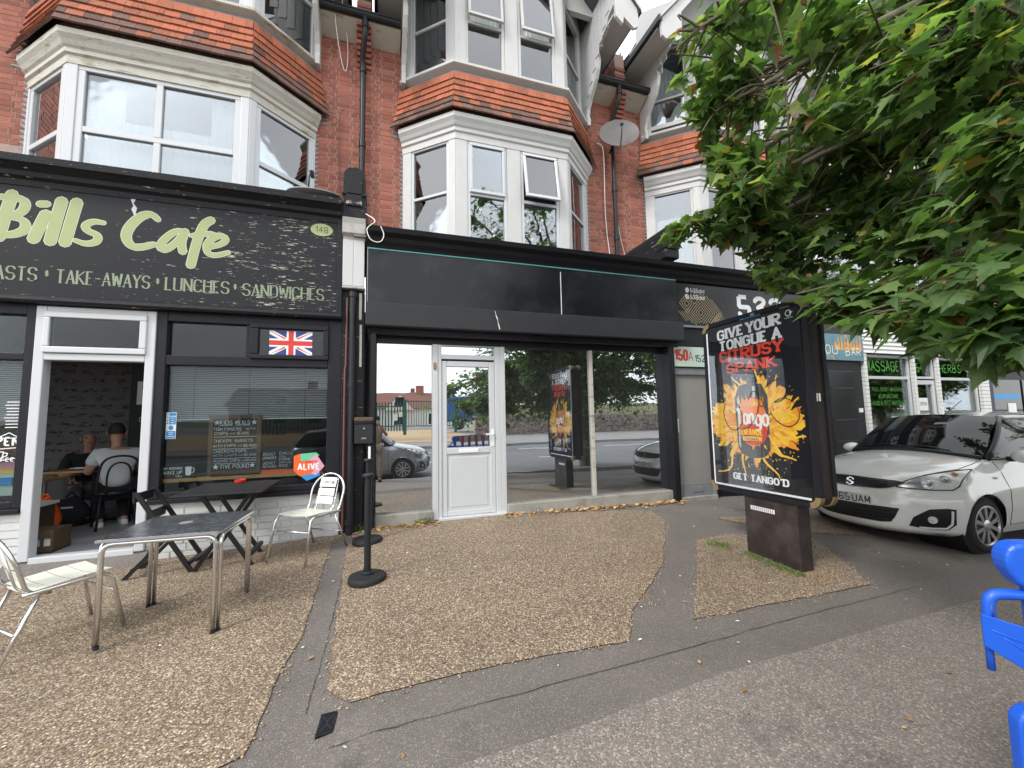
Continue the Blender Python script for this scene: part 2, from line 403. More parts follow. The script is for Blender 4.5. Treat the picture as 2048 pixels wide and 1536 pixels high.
    p = n.new('ShaderNodeBsdfPrincipled'); lk(c, p.inputs['Base Color']); p.inputs['Roughness'].default_value = .5; p.inputs['Specular IOR Level'].default_value = .25
    b = n.new('ShaderNodeBump'); b.inputs['Strength'].default_value = .6; b.inputs['Distance'].default_value = .01; b.invert = True; lk(m2.outputs[0], b.inputs['Height']); lk(b.outputs[0], p.inputs['Normal']); lk(p.outputs[0], out.inputs[0])
    # leaves: thin, light comes through
    for nm, isl in (('leaf', False), ('leaf_mass', True)):
        mt, nt, n, lk, out = nodes(nm)
        r = rnd_out(nt, isl)
        c = ramp(nt, r, [(0, (.055, .105, .04)), (.35, (.088, .16, .052)), (.7, (.135, .22, .07)), (.93, (.22, .32, .10)), (.965, (.32, .30, .08)), (.985, (.24, .12, .05)), (1, (.15, .07, .03))])
        f = noise(nt, coords(nt, rand=True), 9, 4)
        k = math_(nt, 'MULTIPLY_ADD', f, .7, .65); g = n.new('ShaderNodeCombineColor'); [lk(k, g.inputs[i]) for i in range(3)]
        c = mixc(nt, c, g.outputs[0], 1, 'MULTIPLY')
        p = n.new('ShaderNodeBsdfPrincipled'); lk(c, p.inputs['Base Color']); p.inputs['Roughness'].default_value = .5
        t = n.new('ShaderNodeBsdfTranslucent'); lk(mixc(nt, c, (1.5, 1.65, .85), 1, 'MULTIPLY'), t.inputs[0])
        x = n.new('ShaderNodeMixShader'); x.inputs[0].default_value = .5
        lk(p.outputs[0], x.inputs[1]); lk(t.outputs[0], x.inputs[2]); lk(x.outputs[0], out.inputs[0])
special()
# ------------------------------------------------------------------ lettering made of strokes
F = {'A': '00 26 40|12 32', 'B': '00 06|~06 36 45 34 03|~03 33 43 41 30 00', 'C': '~45 36 16 05 01 10 30 41', 'D': '00 06|~06 36 45 41 30 00', 'E': '00 06|06 36|03 23|00 30',
     'F': '00 06|06 36|03 23', 'G': '~45 36 16 05 01 10 30 41 43|23 43', 'H': '00 06|40 46|03 43', 'I': '00 06', 'J': '26 22|~22 20 00 01', 'K': '00 06|46 03|13 40', 'L': '06 00|00 30',
     'M': '00 06|06 21|21 46|46 40', 'N': '00 06|06 40|40 46', 'O': 'o00 40 46 06', 'P': '00 06|~06 46 43 03', 'Q': 'o00 40 46 06|21 40', 'R': '00 06|~06 46 43 03|13 40',
     'S': '~45 36 16 05 04 13 33 42 41 30 10 01', 'T': '20 26|06 46', 'U': '06 02|~02 00 40 42|42 46', 'V': '06 20|20 46', 'W': '06 10|10 25|25 40|40 56', 'X': '00 46|06 40', 'Y': '06 23|46 23|23 20', 'Z': '06 46 00 40',
     '0': 'o01 10 30 41 45 36 16 05', '1': '04 26 20', '2': '~05 16 36 45 44 00|00 40', '3': '~05 16 36 45 34 13|~13 33 42 41 30 10 01', '4': '30 36|36 02|02 42', '5': '36 06|06 03|~03 33 43 41 30 10 01',
     '6': '~45 36 16 05 01 10 30 41 42 33 13 02', '7': '06 46|46 10', '8': 'o04 13 33 44 45 36 16 05|o02 13 33 42 41 30 10 01', '9': '~01 10 30 41 45 36 16 05 04 13 33 44',
     'a': 'o00 30 34 04|34 30', 'b': '06 00|o00 30 34 04', 'c': '~33 24 14 03 01 10 20 31', 'd': '36 30|o00 30 34 04', 'e': '~02 32 34 04 00 30 31', 'f': '~36 16 15 10|04 24', 'g': 'o00 30 34 04|~34 3n 0n',
     'h': '06 00|~02 14 34 30', 'i': '00 04|05 06', 'j': '~24 2m 1n 0n', 'k': '06 00|34 01|12 30', 'l': '00 06', 'm': '04 00|~02 14 24 20|~22 34 44 40', 'n': '04 00|~02 14 34 30', 'o': 'o00 30 34 04',
     'p': '04 0n|o00 30 34 04', 'r': '04 00|~02 14 34', 's': '~33 24 14 03 12 22 31 20 10 01', 't': '~16 10 20 30|04 24', 'u': '~04 00 30 34|34 30', 'v': '04 20|20 44', 'w': '04 10|10 24|24 30|30 44', 'x': '00 34|04 30', 'y': '04 20|34 0n', 'z': '04 34 00 30',
     "'": '16 05', '-': '03 33', '*': '25 21|14 32|34 12', '.': '00 01', '&': '~40 05 16 25 02 10 40', '!': '06 02|00 01', '+': '22 24', '_': '00 40'}
ST = dict(slab=dict(wv=2.0, wh=1.35, ser=1.15, sth=1.2, gap=1.9, cx=1.05), soft=dict(wv=1.1, wh=1.0, gap=1.4, cx=.95), roman=dict(wv=.85, wh=.42, ser=.8, sth=.36, gap=1.35, cx=.88, roman=1), sans=dict(wv=.8, wh=.8, gap=1.5, cx=.85), bold=dict(wv=1.5, wh=1.3, gap=1.9, cx=.8),
          chalk=dict(wv=.56, wh=.56, gap=1.6, cx=.85, jit=.32), paint=dict(wv=.62, wh=.62, gap=1.7, cx=.9, jit=.35), thin=dict(wv=.5, wh=.5, gap=1.5, cx=.85), plate=dict(wv=.92, wh=.92, gap=1.6, cx=.8), script=dict(wv=.75, wh=.3, gap=.9, cx=.8, sl=.35))
def glyph(ch):
    out = []
    for stx in F[ch].split('|'):
        kind = stx[0] if stx[0] in '~o' else ''
        pts = [(int(q[0]), {'m': -1, 'n': -2}.get(q[1], None) if q[1] in 'mn' else int(q[1])) for q in stx[len(kind):].split()]
        P = [Vector((a, b)) for a, b in pts]
        if kind == '~':
            for _ in range(2):
                Q = [P[0]]
                for a, b in zip(P, P[1:]): Q += [a*.75+b*.25, a*.25+b*.75]
                P = Q+[P[-1]]
        elif kind == 'o':
            for _ in range(3):
                P = [q for a, b in zip(P, P[1:]+P[:1]) for q in (a*.75+b*.25, a*.25+b*.75)]
            P.append(P[0])
        out.append((kind, P))
    return out
def ribbon(mb, P, T, d, tf, mi=0, round_=True):
    """flat band along P in the (a, b) plane, thickness from tf(dir, i)"""
    for i in range(len(P)-1):
        a, b = P[i], P[i+1]; v = b-a
        if v.length < 1e-7: continue
        t = tf(v, i)/2; n = Vector((-v.y, v.x)).normalized()*t
        mb.add([T(*(a+n), d), T(*(a-n), d), T(*(b-n), d), T(*(b+n), d)], [(0, 1, 2, 3)], mi); d += 1e-5
        if round_ and i < len(P)-2:
            q = [T(b.x+t*math.cos(k*math.pi/4), b.y+t*math.sin(k*math.pi/4), d) for k in range(8)]
            mb.add(q, [tuple(range(8))], mi); d += 1e-5
    return d
def textw(s, h, style):
    st = ST[style]; u = h/6; x = 0
    for ch in s: x += u*(2.6*st['cx'] if ch == ' ' else max(p.x for _, P in glyph(ch) for p in P)*st['cx']+st['gap'])
    return x-u*st['gap']
def text(mb, s, T, x, z, h, style='sans', align='l', d=0.0, mi=0, width=None, slope=0.0):
    st = ST[style]; u = h/6; cx = st['cx']
    w0 = textw(s, h, style); kx = width/w0 if width else 1
    if align == 'c': x -= w0*kx/2
    if align == 'r': x -= w0*kx
    x_ = x
    for ch in s:
        if ch == ' ': x += u*2.6*cx*kx; continue
        G = glyph(ch); jit = st.get('jit', 0); jo = Vector((random.uniform(-jit, jit), random.uniform(-jit, jit)))*u*.8
        def mp_(p): return Vector((x+(p.x*cx+p.y*st.get('sl', 0))*u*kx+jo.x, z+p.y*u+jo.y+slope*(x-x_)))
        for kind, P in G:
            Q = [mp_(p+Vector((random.uniform(-jit, jit), random.uniform(-jit, jit)))*.5) for p in P]
            def tf(v, i):
                L_ = v.length; t = math.hypot(st['wv']*v.y, st['wh']*v.x)/L_
                if st.get('roman') and v.x*v.y > 0 and abs(v.x) > .2*abs(v.y) and kind == '': t = st['wh']*1.2
                return t*u
            d = ribbon(mb, Q, T, d, tf, mi)
            if st.get('ser') and kind != 'o':
                for e, o in ((0, 1), (-1, -2)):
                    if P[e].y in (0, 6) and abs(P[e].y-P[o].y) > abs(P[e].x-P[o].x)*.8:
                        q = Q[e]; hw = st['ser']*u*cx*kx; th = st['sth']*u; y0 = q.y-th*.5 if P[e].y == 0 else q.y-th*.5
                        mb.add([T(q.x-hw, y0, d), T(q.x+hw, y0, d), T(q.x+hw, y0+th, d), T(q.x-hw, y0+th, d)], [(0, 1, 2, 3)], mi); d += 1e-5
            d += 2e-5
        x += u*(max(p.x for _, P in G for p in P)*cx+st['gap'])*kx
    return d
def TF(y, s=1):      # text on a plane facing -y
    return lambda a, b, d: (a, y-d, b)
def rect(mb, T, a0, a1, b0, b1, d, mi=0): return mb.add([T(a0, b0, d), T(a1, b0, d), T(a1, b1, d), T(a0, b1, d)], [(0, 1, 2, 3)], mi)
def poly(mb, T, pts, d, mi=0): return mb.add([T(a, b, d) for a, b in pts], [tuple(range(len(pts)))], mi)
def ell(a, b, ra, rb, n=20, r0=0): return [(a+ra*math.cos(r0+2*math.pi*k/n), b+rb*math.sin(r0+2*math.pi*k/n)) for k in range(n)]
# ------------------------------------------------------------------ ground
def sheet(name, pts, m_, dz, kind='structure'):
    """flat sheet following the pavement's fall, cut where the fall changes"""
    bm = bmesh.new(); vs_ = [bm.verts.new((x, y, 0)) for x, y in pts]; bm.faces.new(vs_)
    bmesh.ops.triangulate(bm, faces=bm.faces[:])
    for gx in GX[1:-1]:
        bmesh.ops.bisect_plane(bm, geom=bm.verts[:]+bm.edges[:]+bm.faces[:], plane_co=(gx, 0, 0), plane_no=(1, 0, 0))
    for v in bm.verts: v.co.z = gz(v.co.x, v.co.y)+dz
    bmesh.ops.recalc_face_normals(bm, faces=bm.faces)
    for f in bm.faces:
        if f.normal.z < 0: f.normal_flip()
    me = bpy.data.meshes.new(name); bm.to_mesh(me); bm.free(); me.materials.append(MATS[m_])
    return tag(place(bpy.data.objects.new(name, me)), kind=kind)
def rag(pts, step=.08, amp=.008):
    """slightly ragged edge"""
    out = []
    for a, b in zip(pts, pts[1:]+pts[:1]):
        a, b = Vector(a), Vector(b); n = max(1, int((b-a).length/step))
        for k in range(n):
            p = a.lerp(b, k/n)
            if k: p += Vector((random.uniform(-amp, amp), random.uniform(-amp, amp)))
            out.append((p.x, p.y))
    return out
sheet('pavement', [(-9, -6.0), (30, -6.0), (30, 1.2), (-9, 1.2)], 'asphalt_fine', 0)
sheet('pavement_outer', rag([(-9, -6.0), (30, -6.0), (30, -3.5), (4.6, -3.42), (3.51, -3.45), (2.08, -3.51), (1.04, -3.6), (.3, -3.63), (-.6, -3.66), (-9, -3.9)], .2), 'asphalt_coarse', .004)
pp = [[(-9, -.05), (-.47, -.05), (-.48, -.67), (-.475, -2.29), (-.53, -2.6), (-.545, -3.1), (-.56, -3.22), (-1.2, -3.4), (-9, -3.62)],
      [(-.30, -.5), (-.13, -.02), (.72, -.02), (1.6, -.02), (3.4, -.28), (3.72, -.42), (3.577, -.88), (3.2, -1.36), (2.566, -2.12), (2.16, -2.46), (1.78, -2.78), (1.54, -3.1), (.7, -3.045), (-.12, -3.07), (-.25, -2.9), (-.265, -2.2), (-.28, -1.2)],
      [(2.12, -3.01), (2.7, -2.42), (3.4, -1.64), (3.9, -1.55), (4.75, -1.95), (4.45, -2.4), (4.0, -2.98), (2.66, -2.995)],
      [(4.35, -.95), (5.9, -1.1), (5.6, -2.0), (4.95, -1.75), (4.5, -1.35)]]
for q in pp: sheet('pebble_paving', rag(q), 'pebble_paving', .008)
# thin tar seams
mb = MB()
for pth in ([(-.29, -.6), (-.285, -1.2), (-.30, -2.2), (-.32, -2.8), (-.33, -3.05)], [(-.2, -3.33), (.7, -3.31), (1.7, -3.29), (2.7, -3.2), (3.6, -3.16), (4.3, -3.12)]):
    q = smoothcurve([(a, b, 0) for a, b in pth], 3); q = [Vector((p.x+random.uniform(-.006, .006), p.y+random.uniform(-.006, .006))) for p in q]
    ribbon(mb, q, lambda a, b, d: (a, b, gz(a, b)+.0055+d*.1), 0, lambda v, i: random.uniform(.002, .005))
tag(mb.build('tar_seam', 'charcoal', fix=False), kind='stuff')
# ------------------------------------------------------------------ facade helpers
def facet(P, Q):
    P = Vector(P); Q = Vector(Q); t = (Q-P).normalized(); n = Vector((t.y, -t.x))
    T = lambda u, d, z: (P.x+t.x*u+n.x*d, P.y+t.y*u+n.y*d, z)
    return T, (Q-P).length
BR = {}
def piece(name, key, mesh_fn, parent, loc, rot=(0, 0, 0), scale=(1, 1, 1)):
    if key not in BR: BR[key] = mesh_fn()
    o = bpy.data.objects.new(name, BR[key]); col.objects.link(o); o.parent = parent
    pl = parent.location if parent.type == 'EMPTY' else Vector((0, 0, 0))
    o.location = Vector(loc)-pl; o.rotation_euler = rot; o.scale = scale; return o
def brick_mesh(w_, h_, d_, m_):
    return lambda: MB().box(-w_/2, w_/2, 0, d_, -h_/2, h_/2).mesh('brick', m_)
def bricks(jobs, y, m_='brick', limit=300, cw=.215, ch=.065, j=.010, key='b'):
    """jobs: [(x0, x1, z0, z1, owner_fn(x))]; flemish bond, single bricks up to the limit per owner, rest one mesh"""
    cnt = {}; mass = {}
    for (x0, x1, z0, z1, own) in jobs:
        nrow = int((z1-z0)/(ch+j)); hd = (cw-j)/2
        for r in range(nrow):
            z = z0+(r+.5)*(ch+j); x = x0-random.uniform(0, .02); k = r % 2
            if k: x -= hd*.75
            while x < x1:
                L_ = cw if k % 2 == 0 else hd
                a, b = max(x, x0), min(x+L_, x1)
                if b-a > .03:
                    o = own((a+b)/2); c = cnt.get(o.name, 0); yy = y+random.uniform(-.003, .003)
                    if c < limit:
                        piece('brick', (key, round(b-a, 2)), brick_mesh(round(b-a, 2), ch, .05, m_), o, ((a+b)/2, yy, z), (0, random.uniform(-.006, .006), random.uniform(-.01, .01)))
                        cnt[o.name] = c+1
                    else:
                        mass.setdefault(o, MB()).box(a, b, yy, yy+.05, z-ch/2, z+ch/2)
                x += L_+j; k += 1
    for o, mb in mass.items(): tag(mb.build('brickwork', m_+('_mass' if m_ == 'brick' else ''), o), kind='stuff')
def window(parent, T, u0, u1, z0, z1, fw=.055, trans=(), mull=(), d=0.0, m_='upvc', g='window_glass', dep=.07, name='window', opens=()):
    """frame with glazing bars; each light gets its pane. opens: {(i, j): tilt} top-hung lights"""
    zs = [z0]+list(trans)+[z1]; us = [u0]+list(mull)+[u1]
    mb = MB()
    mb.box(u0, u1, d-dep, d, z0, z0+fw, T=T); mb.box(u0, u1, d-dep, d, z1-fw, z1, T=T)
    mb.box(u0, u0+fw, d-dep, d-.001, z0+fw, z1-fw, T=T); mb.box(u1-fw, u1, d-dep, d-.001, z0+fw, z1-fw, T=T)
    for t in trans: mb.box(u0+fw, u1-fw, d-dep+.002, d-.004, t-fw/2, t+fw/2, T=T)
    for q in mull:
        for a, b in zip(zs, zs[1:]): mb.box(q-fw/2, q+fw/2, d-dep+.003, d-.003, a+fw/2, b-fw/2, T=T)
    wdw = mb.build(name, m_, parent, bevel=.006, seg=1)
    for i, (a, b) in enumerate(zip(us, us[1:])):
        for j, (c, e) in enumerate(zip(zs, zs[1:])):
            ua, ub = a+(fw if i == 0 else fw/2), b-(fw if i == len(us)-2 else fw/2)
            za, zb = c+(fw if j == 0 else fw/2), e-(fw if j == len(zs)-2 else fw/2)
            op = dict(opens).get((i, j))
            s_ = .045
            if op is not None:
                def TT(u, dd, z, zb=zb, T=T, op=op):
                    r = zb-z; return T(u, dd+math.sin(op)*r+.012, zb-math.cos(op)*r)
                cb = MB(); A, B, C, D = ua-.012, ub+.012, za-.012, zb+.012
                cb.box(A, B, d-.03, d+.02, C, C+s_+.01, T=TT); cb.box(A, B, d-.03, d+.02, D-s_-.01, D, T=TT)
                cb.box(A, A+s_, d-.03, d+.019, C+s_+.01, D-s_-.01, T=TT); cb.box(B-s_, B, d-.03, d+.019, C+s_+.01, D-s_-.01, T=TT)
                cb.build('casement', m_, wdw, bevel=.006, seg=1)
                MB().box(A+s_, B-s_, d-.012, d-.006, C+s_+.01, D-s_-.01, T=TT).build('pane', g, wdw)
            else:
                MB().box(ua-.005, ub+.005, d-dep*.6, d-dep*.6+.006, za-.005, zb+.005, T=T).build('pane', g, wdw)
    return wdw
YW, YB = 1.37, .70
def bay(b, px, first, second, tiles=True, wood='white_wood'):
    """two storey bay: px = pilaster x of the unit; first, second: functions that glaze a storey"""
    P = [(px+.68, YW), (px+1.455, YB), (px+3.42, YB), (px+4.16, YW)]
    fc = [facet(P[i], P[i+1]) for i in range(3)]
    def posts(z0, z1):
        for i, (T, Ln) in enumerate(fc):
            pw = (((.05, .095), (.10, .10), (.09, .05)) if b is B148 else ((.17, .125), (.185, .165), (.12, .165)))[i]
            for e in ((0, pw[0]+.002), (Ln-pw[1]-.002, Ln)):
                mb = MB(); mb.box(e[0]-.0005*i, e[1]+.0005*i, -.09, .012, z0, z1, T=T)
                mb.build('corner_post', 'upvc' if b is B148 else wood, b, bevel=.008)
    posts(3.85, 5.86); posts(7.09, 9.2)
    # moulded head under the tiles
    pr = [(-.12, 5.80), (.02, 5.80), (.022, 5.90), (.05, 5.92), (.05, 5.975), (.075, 6.0), (.10, 6.05), (.135, 6.10), (.14, 6.165), (.10, 6.19), (-.12, 6.2)]
    MB().sweep(pr, P).build('cornice', wood, b)
    pr = [(-.12, 7.0), (.0, 7.0), (.085, 7.035), (.10, 7.045), (.10, 7.085), (.03, 7.105), (-.12, 7.11)]
    MB().sweep(pr, P).build('sill', wood, b)
    MB().sweep([(-.05, 6.86), (.03, 6.86), (.025, 6.95), (.0, 7.0), (-.05, 7.0)], P).build('lead_apron', 'lead', b)
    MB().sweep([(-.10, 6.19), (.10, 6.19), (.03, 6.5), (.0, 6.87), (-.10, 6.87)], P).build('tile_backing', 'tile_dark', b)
    MB().sweep([(-.4, 8.9), (.02, 8.9), (.02, 9.2), (-.4, 9.2)], P).build('head_board', wood, b)
    # toothed lead where the bay meets the brick
    mb = MB()
    for (x, s_) in ((P[0][0], -1), (P[3][0], 1)):
        z = 4.1
        while z < 5.85:
            mb.add([(x-s_*.02, YW-.012, z), (x-s_*.02, YW-.012, z+.075), (x+s_*.055, YW-.008, z+.066), (x+s_*.055, YW-.008, z+.05)], [(0, 1, 2, 3)]); z += .075
        z = 6.05
        while z < 6.95:
            q = .10*((6.95-z)/.9)**2
            mb.add([(x-s_*.02, YW-.012, z), (x-s_*.02, YW-.012, z+.075), (x+s_*(.075+q*1.3), YW-.008, z+.066), (x+s_*(.075+q*1.3), YW-.008, z+.05)], [(0, 1, 2, 3)]); z += .075
    mb.build('lead_flashing', 'lead', b)
    if tiles:
        rows = 6; z0 = 6.195; g_ = .116
        off = lambda z: .022+.125*max(0, (6.9-z)/.7)**1.7
        for r in range(rows):
            za, zb = z0+r*g_, z0+r*g_+.145
            da, db = off(za)+.034, off(zb)+.006
            for i in range(3):
                a, c = Vector(P[i]), Vector(P[i+1]); T, Ln = fc[i]; sl = .39*da   # mitre shift at the corners
                e0 = -sl if i > 0 else -.0; e1 = Ln+sl if i < 2 else Ln
                if i == 0: e0 = -.09*da/.147
                if i == 2: e1 = Ln+.09*da/.147
                n = max(1, round((e1-e0)/.168)); half = .5 if r % 2 else 0
                edges = [e0]+[e0+(e1-e0)*(k+half)/n for k in range(1 if not half else 0, n)]+[e1]
                ang = math.atan2(c.y-a.y, c.x-a.x); tilt = math.atan2(da-db, zb-za)
                for k in range(len(edges)-1):
                    wd = edges[k+1]-edges[k]-.003
                    if wd < .02: continue
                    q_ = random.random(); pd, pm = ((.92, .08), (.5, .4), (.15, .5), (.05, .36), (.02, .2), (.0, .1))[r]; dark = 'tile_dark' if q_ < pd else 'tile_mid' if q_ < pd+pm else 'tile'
                    um = (edges[k]+edges[k+1])/2; jt = random.uniform(-.003, .004)
                    loc = T(um, da+random.uniform(0, .004), za+jt)
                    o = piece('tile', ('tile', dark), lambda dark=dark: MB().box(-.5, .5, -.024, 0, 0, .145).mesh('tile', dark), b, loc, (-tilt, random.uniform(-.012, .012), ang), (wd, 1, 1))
                    o.rotation_mode = 'XYZ'
    first(b, fc, 3.95, 5.82); second(b, fc, 7.10, 8.92)
    # curtains and a dim room behind the glass
    room = MB()
    for (z0, z1) in ((3.9, 6.1), (7.0, 9.3)):
        x0, x1 = P[0][0]-.2, P[3][0]+.2
        room.add([(x0, YW+.3, z0), (x1, YW+.3, z0), (x1, 4.2, z0), (x0, 4.2, z0), (x0, YW+.3, z1), (x1, YW+.3, z1), (x1, 4.2, z1), (x0, 4.2, z1)],
                 [(3, 2, 6, 7), (0, 3, 7, 4), (1, 2, 6, 5)])
        room.add([(P[0][0], YW+.3, z0+.001), (P[0][0]-.02, YW, z0+.001), (P[1][0], P[1][1]+.02, z0+.001), (P[2][0], P[2][1]+.02, z0+.001), (P[3][0]+.02, YW, z0+.001), (x1, 4.2, z0+.001), (x0, 4.2, z0+.001)], [tuple(range(7))])
        room.add([(P[0][0], YW+.3, z1), (P[0][0]-.02, YW, z1), (P[1][0], P[1][1]+.02, z1), (P[2][0], P[2][1]+.02, z1), (P[3][0]+.02, YW, z1), (x1, 4.2, z1), (x0, 4.2, z1)], [tuple(range(7))])
        for x in (P[0][0], P[3][0]): room.add([(x, YW, z0), (x, YW+.3, z0), (x, YW+.3, z1), (x, YW, z1)], [(0, 1, 2, 3)])
    room.build('room', 'room_wall', b)
    return P, fc
def curtain(b, T, u0, u1, z0, z1, d=-.22, amp=.018, wl=.085, m_='net', scallop=False, name='curtain'):
    n = int((u1-u0)/.018)
    def f(s_, t):
        u = u0+(u1-u0)*s_; zz = z0+(z1-z0)*t
        return T(u, d+amp*math.sin(u/wl*6.283+.7*math.sin(u*9))*(1-.4*t), zz)
    return MB().grid(f, n, 4).build(name, m_, b, smooth=True, fix=False)
def drape(b, T, pts, d, m_='net'):
    mb = MB(); poly(mb, lambda a, c, e: T(a, d+.02*math.sin(a*40), c), pts, 0); return mb.build('curtain', m_, b, fix=False)
def gable(b, px, full=True):
    cx = px+2.43; e = 2.18; ze = 8.42; pk = math.tan(R(50)); zr = ze+e*pk
    for s_ in (-1, 1):
        X = lambda q: cx+s_*q
        mb = MB()
        mb.add([(X(e+.05), .08, ze-.05), (X(e+.05), 4, ze-.05), (X(0), 4, zr), (X(0), .08, zr), (X(e+.05), .08, ze+.05), (X(e+.05), 4, ze+.05), (X(0), 4, zr+.1), (X(0), .08, zr+.1)],
               [(0, 1, 2, 3), (4, 5, 6, 7), (0, 1, 5, 4), (0, 3, 7, 4), (1, 2, 6, 5)])
        mb.build('roof', 'slate', b)
        MB().box(min(X(1.75), X(e)), max(X(1.75), X(e)), .22, 2.4, ze-.10, ze-.06).build('soffit', 'white_wood', b)
        MB().box(min(X(e-.02), X(e+.06)), max(X(e-.02), X(e+.06)), .1, 2.4, ze-.04, ze+.07).build('eaves_board', 'slate', b)
        # barge board with square stopped end
        T = lambda a, z, d, s_=s_: (cx+s_*a, .17-d, z)
        MB().prism([(e+.0, ze+.02), (e-.01, ze-.30), (e-.10, ze-.36), (e-.30, ze-.20), (e-.32, ze-.34), (e-.46, ze-.22), (e-.46, ze+.28), (0.05, zr-.28), (0.0, zr+.02)], T, 0, .06).build('barge_board', 'white_wood', b, bevel=.006)
        MB().prism([(e+.03, ze+.0), (e+.03, ze+.07), (0, zr+.08), (0, zr-.02)], T, .06, .10).build('verge_moulding', 'white_wood', b)
        # curved side bracket, its face boarded
        prof = [(1.37, 6.98), (1.20, 6.98), (1.19, 7.12), (1.225, 7.18), (1.19, 7.30), (1.10, 7.43), (.98, 7.54), (.86, 7.66), (.78, 7.80), (.745, 7.95), (.755, 8.06), (.79, 8.13), (.66, 8.14), (.66, 8.19), (.625, 8.23), (.56, 8.24), (.42, 8.29), (.37, 8.40), (.17, 8.46), (.17, 9.0), (1.37, 9.9)]
        xb = X(1.755)
        TB = lambda a, z, d, xb=xb, s_=s_: (xb-s_*d, a, z)
        br = MB().prism(prof, TB, -.035, .035).build('bracket', 'white_wood', b, bevel=.005)
        mb = MB()
        for k in range(9):
            y0 = .30+k*.13
            lo = 7.25+max(0, (1.2-y0))*1.25+.12
            mb.box(xb-s_*.047, xb-s_*.036, y0, y0+.118, lo, 9.2) if s_ > 0 else mb.box(xb+.036, xb+.047, y0, y0+.118, lo, 9.2)
        mb.build('lining_board', 'grey_upvc', br)
    MB().prism([(-1.78, 8.9), (1.78, 8.9), (0, 8.9+1.78*pk)], lambda a, z, d: (cx+a, .95-d, z), 0, .1).build('gable_wall', 'white_wood', b)
def eaves(b, x0, x1, px):
    """gutter, soffit and stepped brick corbel between two bays"""
    mb = MB(); n = 12
    def gut(s_, t):
        a = math.pi*(1+t); return (x0+(x1-x0)*s_, 1.02+.065*math.cos(a), 7.86+.075*math.sin(a))
    mb.grid(gut, 1, 10); mb.box(x0, x1, 1.085, 1.10, 7.80, 7.87)
    mb.box(x0, x1, .945, .96, 7.845, 7.87)
    mb.build('gutter', 'pipe_black', b)
    MB().add([(x0, 1.06, 7.78), (x1, 1.06, 7.78), (x1, 1.365, 7.62), (x0, 1.365, 7.62), (x0, 1.06, 7.86), (x1, 1.06, 7.86), (x1, 1.365, 7.9), (x0, 1.365, 7.9)], [(0, 1, 2, 3), (4, 5, 6, 7), (0, 1, 5, 4), (2, 3, 7, 6), (0, 3, 7, 4), (1, 2, 6, 5)]).build('soffit_board', 'old_wood', b)
    MB().add([(x0, 1.1, 7.88), (x1, 1.1, 7.88), (x1, 4, 10.9), (x0, 4, 10.9)], [(0, 1, 2, 3)]).build('main_roof', 'slate', b)
    for k in range(8):
        z = 7.20+k*.075; d = .035+.036*k
        piece('corbel_brick', ('cb', k), brick_mesh(.22, .065, d+.02, 'brick'), b, (px+.04, YW-d, z+.03))
    k = 0
    for r in range(11):
        z = 7.93+r*.075
        for q in range(max(1, 6-r//3)):
            y = 1.12+q*.225+(.11 if r % 2 else 0)+max(0, r-5)*.05
            piece('parapet_brick', ('pb', 0), lambda: MB().box(-.115, .115, 0, .215, -.0325, .0325).mesh('brick', 'brick'), b, (px+.04, y, z+.04))
    MB().box(px-.07, px+.15, 1.14, 3.5, 7.9, 8.6).build('parapet_core', 'mortar', b)
# ------------------------------------------------------------------ the parade of buildings
B148 = thing('cafe_building', 'red brick house with black fronted cafe on the ground floor and wide upvc bay', 'building', (-2.7, 1.4, 0))
B150 = thing('shop_building', 'red brick house over the empty mirrored shop, white timber bay with one light propped open', 'building', (2.1, 1.4, 0))
B152 = thing('shop_building', 'red brick house with broken sash window over the shop with gold patterned fascia', 'building', (7, 1.4, 0))
B154 = thing('shop_building', 'house with white boarded massage shop front, mostly behind the leaves', 'building', (11.8, 1.4, 0))
B156 = thing('shop_building', 'dark fronted building at the far end, just past the white boarded shop', 'building', (16.6, 1.4, 0))
UN = [(B148, -5.14), (B150, -.30), (B152, 4.54), (B154, 9.38)]
def light(b, fc, i, u0, u1, z0, z1, tr, **k): return window(b, fc[i][0], u0, u1, z0, z1, trans=tr, **k)
def f148(b, fc, z0, z1):
    light(b, fc, 1, .10, 1.865, z0, z1, (4.98,), mull=(.94,), fw=.075)
    for i, (a, c) in ((0, (.05, .93)), (2, (.09, .97))): light(b, fc, i, a, c, z0, z1, (4.95,), fw=.07)
    T = fc[1][0]
    curtain(b, T, .12, 1.84, 4.0, 5.27, d=-.2, name='lace_curtain'); curtain(b, T, .12, .48, 4.0, 5.8, d=-.24, name='lace_curtain'); curtain(b, T, 1.45, 1.84, 4.0, 5.8, d=-.24, name='lace_curtain')
    drape(b, fc[2][0], [(.1, 3.95), (.62, 3.95), (.60, 4.4), (.66, 4.9), (.58, 5.3), (.7, 5.8), (.1, 5.8)], -.16)
def s148(b, fc, z0, z1):
    light(b, fc, 1, .10, 1.865, z0, z1, (8.05,), mull=(.94,), fw=.075, m_='upvc')
    for i, (a, c) in ((0, (.05, .93)), (2, (.09, .97))): light(b, fc, i, a, c, z0, z1, (8.05,), fw=.07)
    drape(b, fc[2][0], [(.1, 8.3), (.3, 7.75), (.5, 7.9), (.7, 7.7), (.75, 8.9), (.1, 8.9)], -.2)
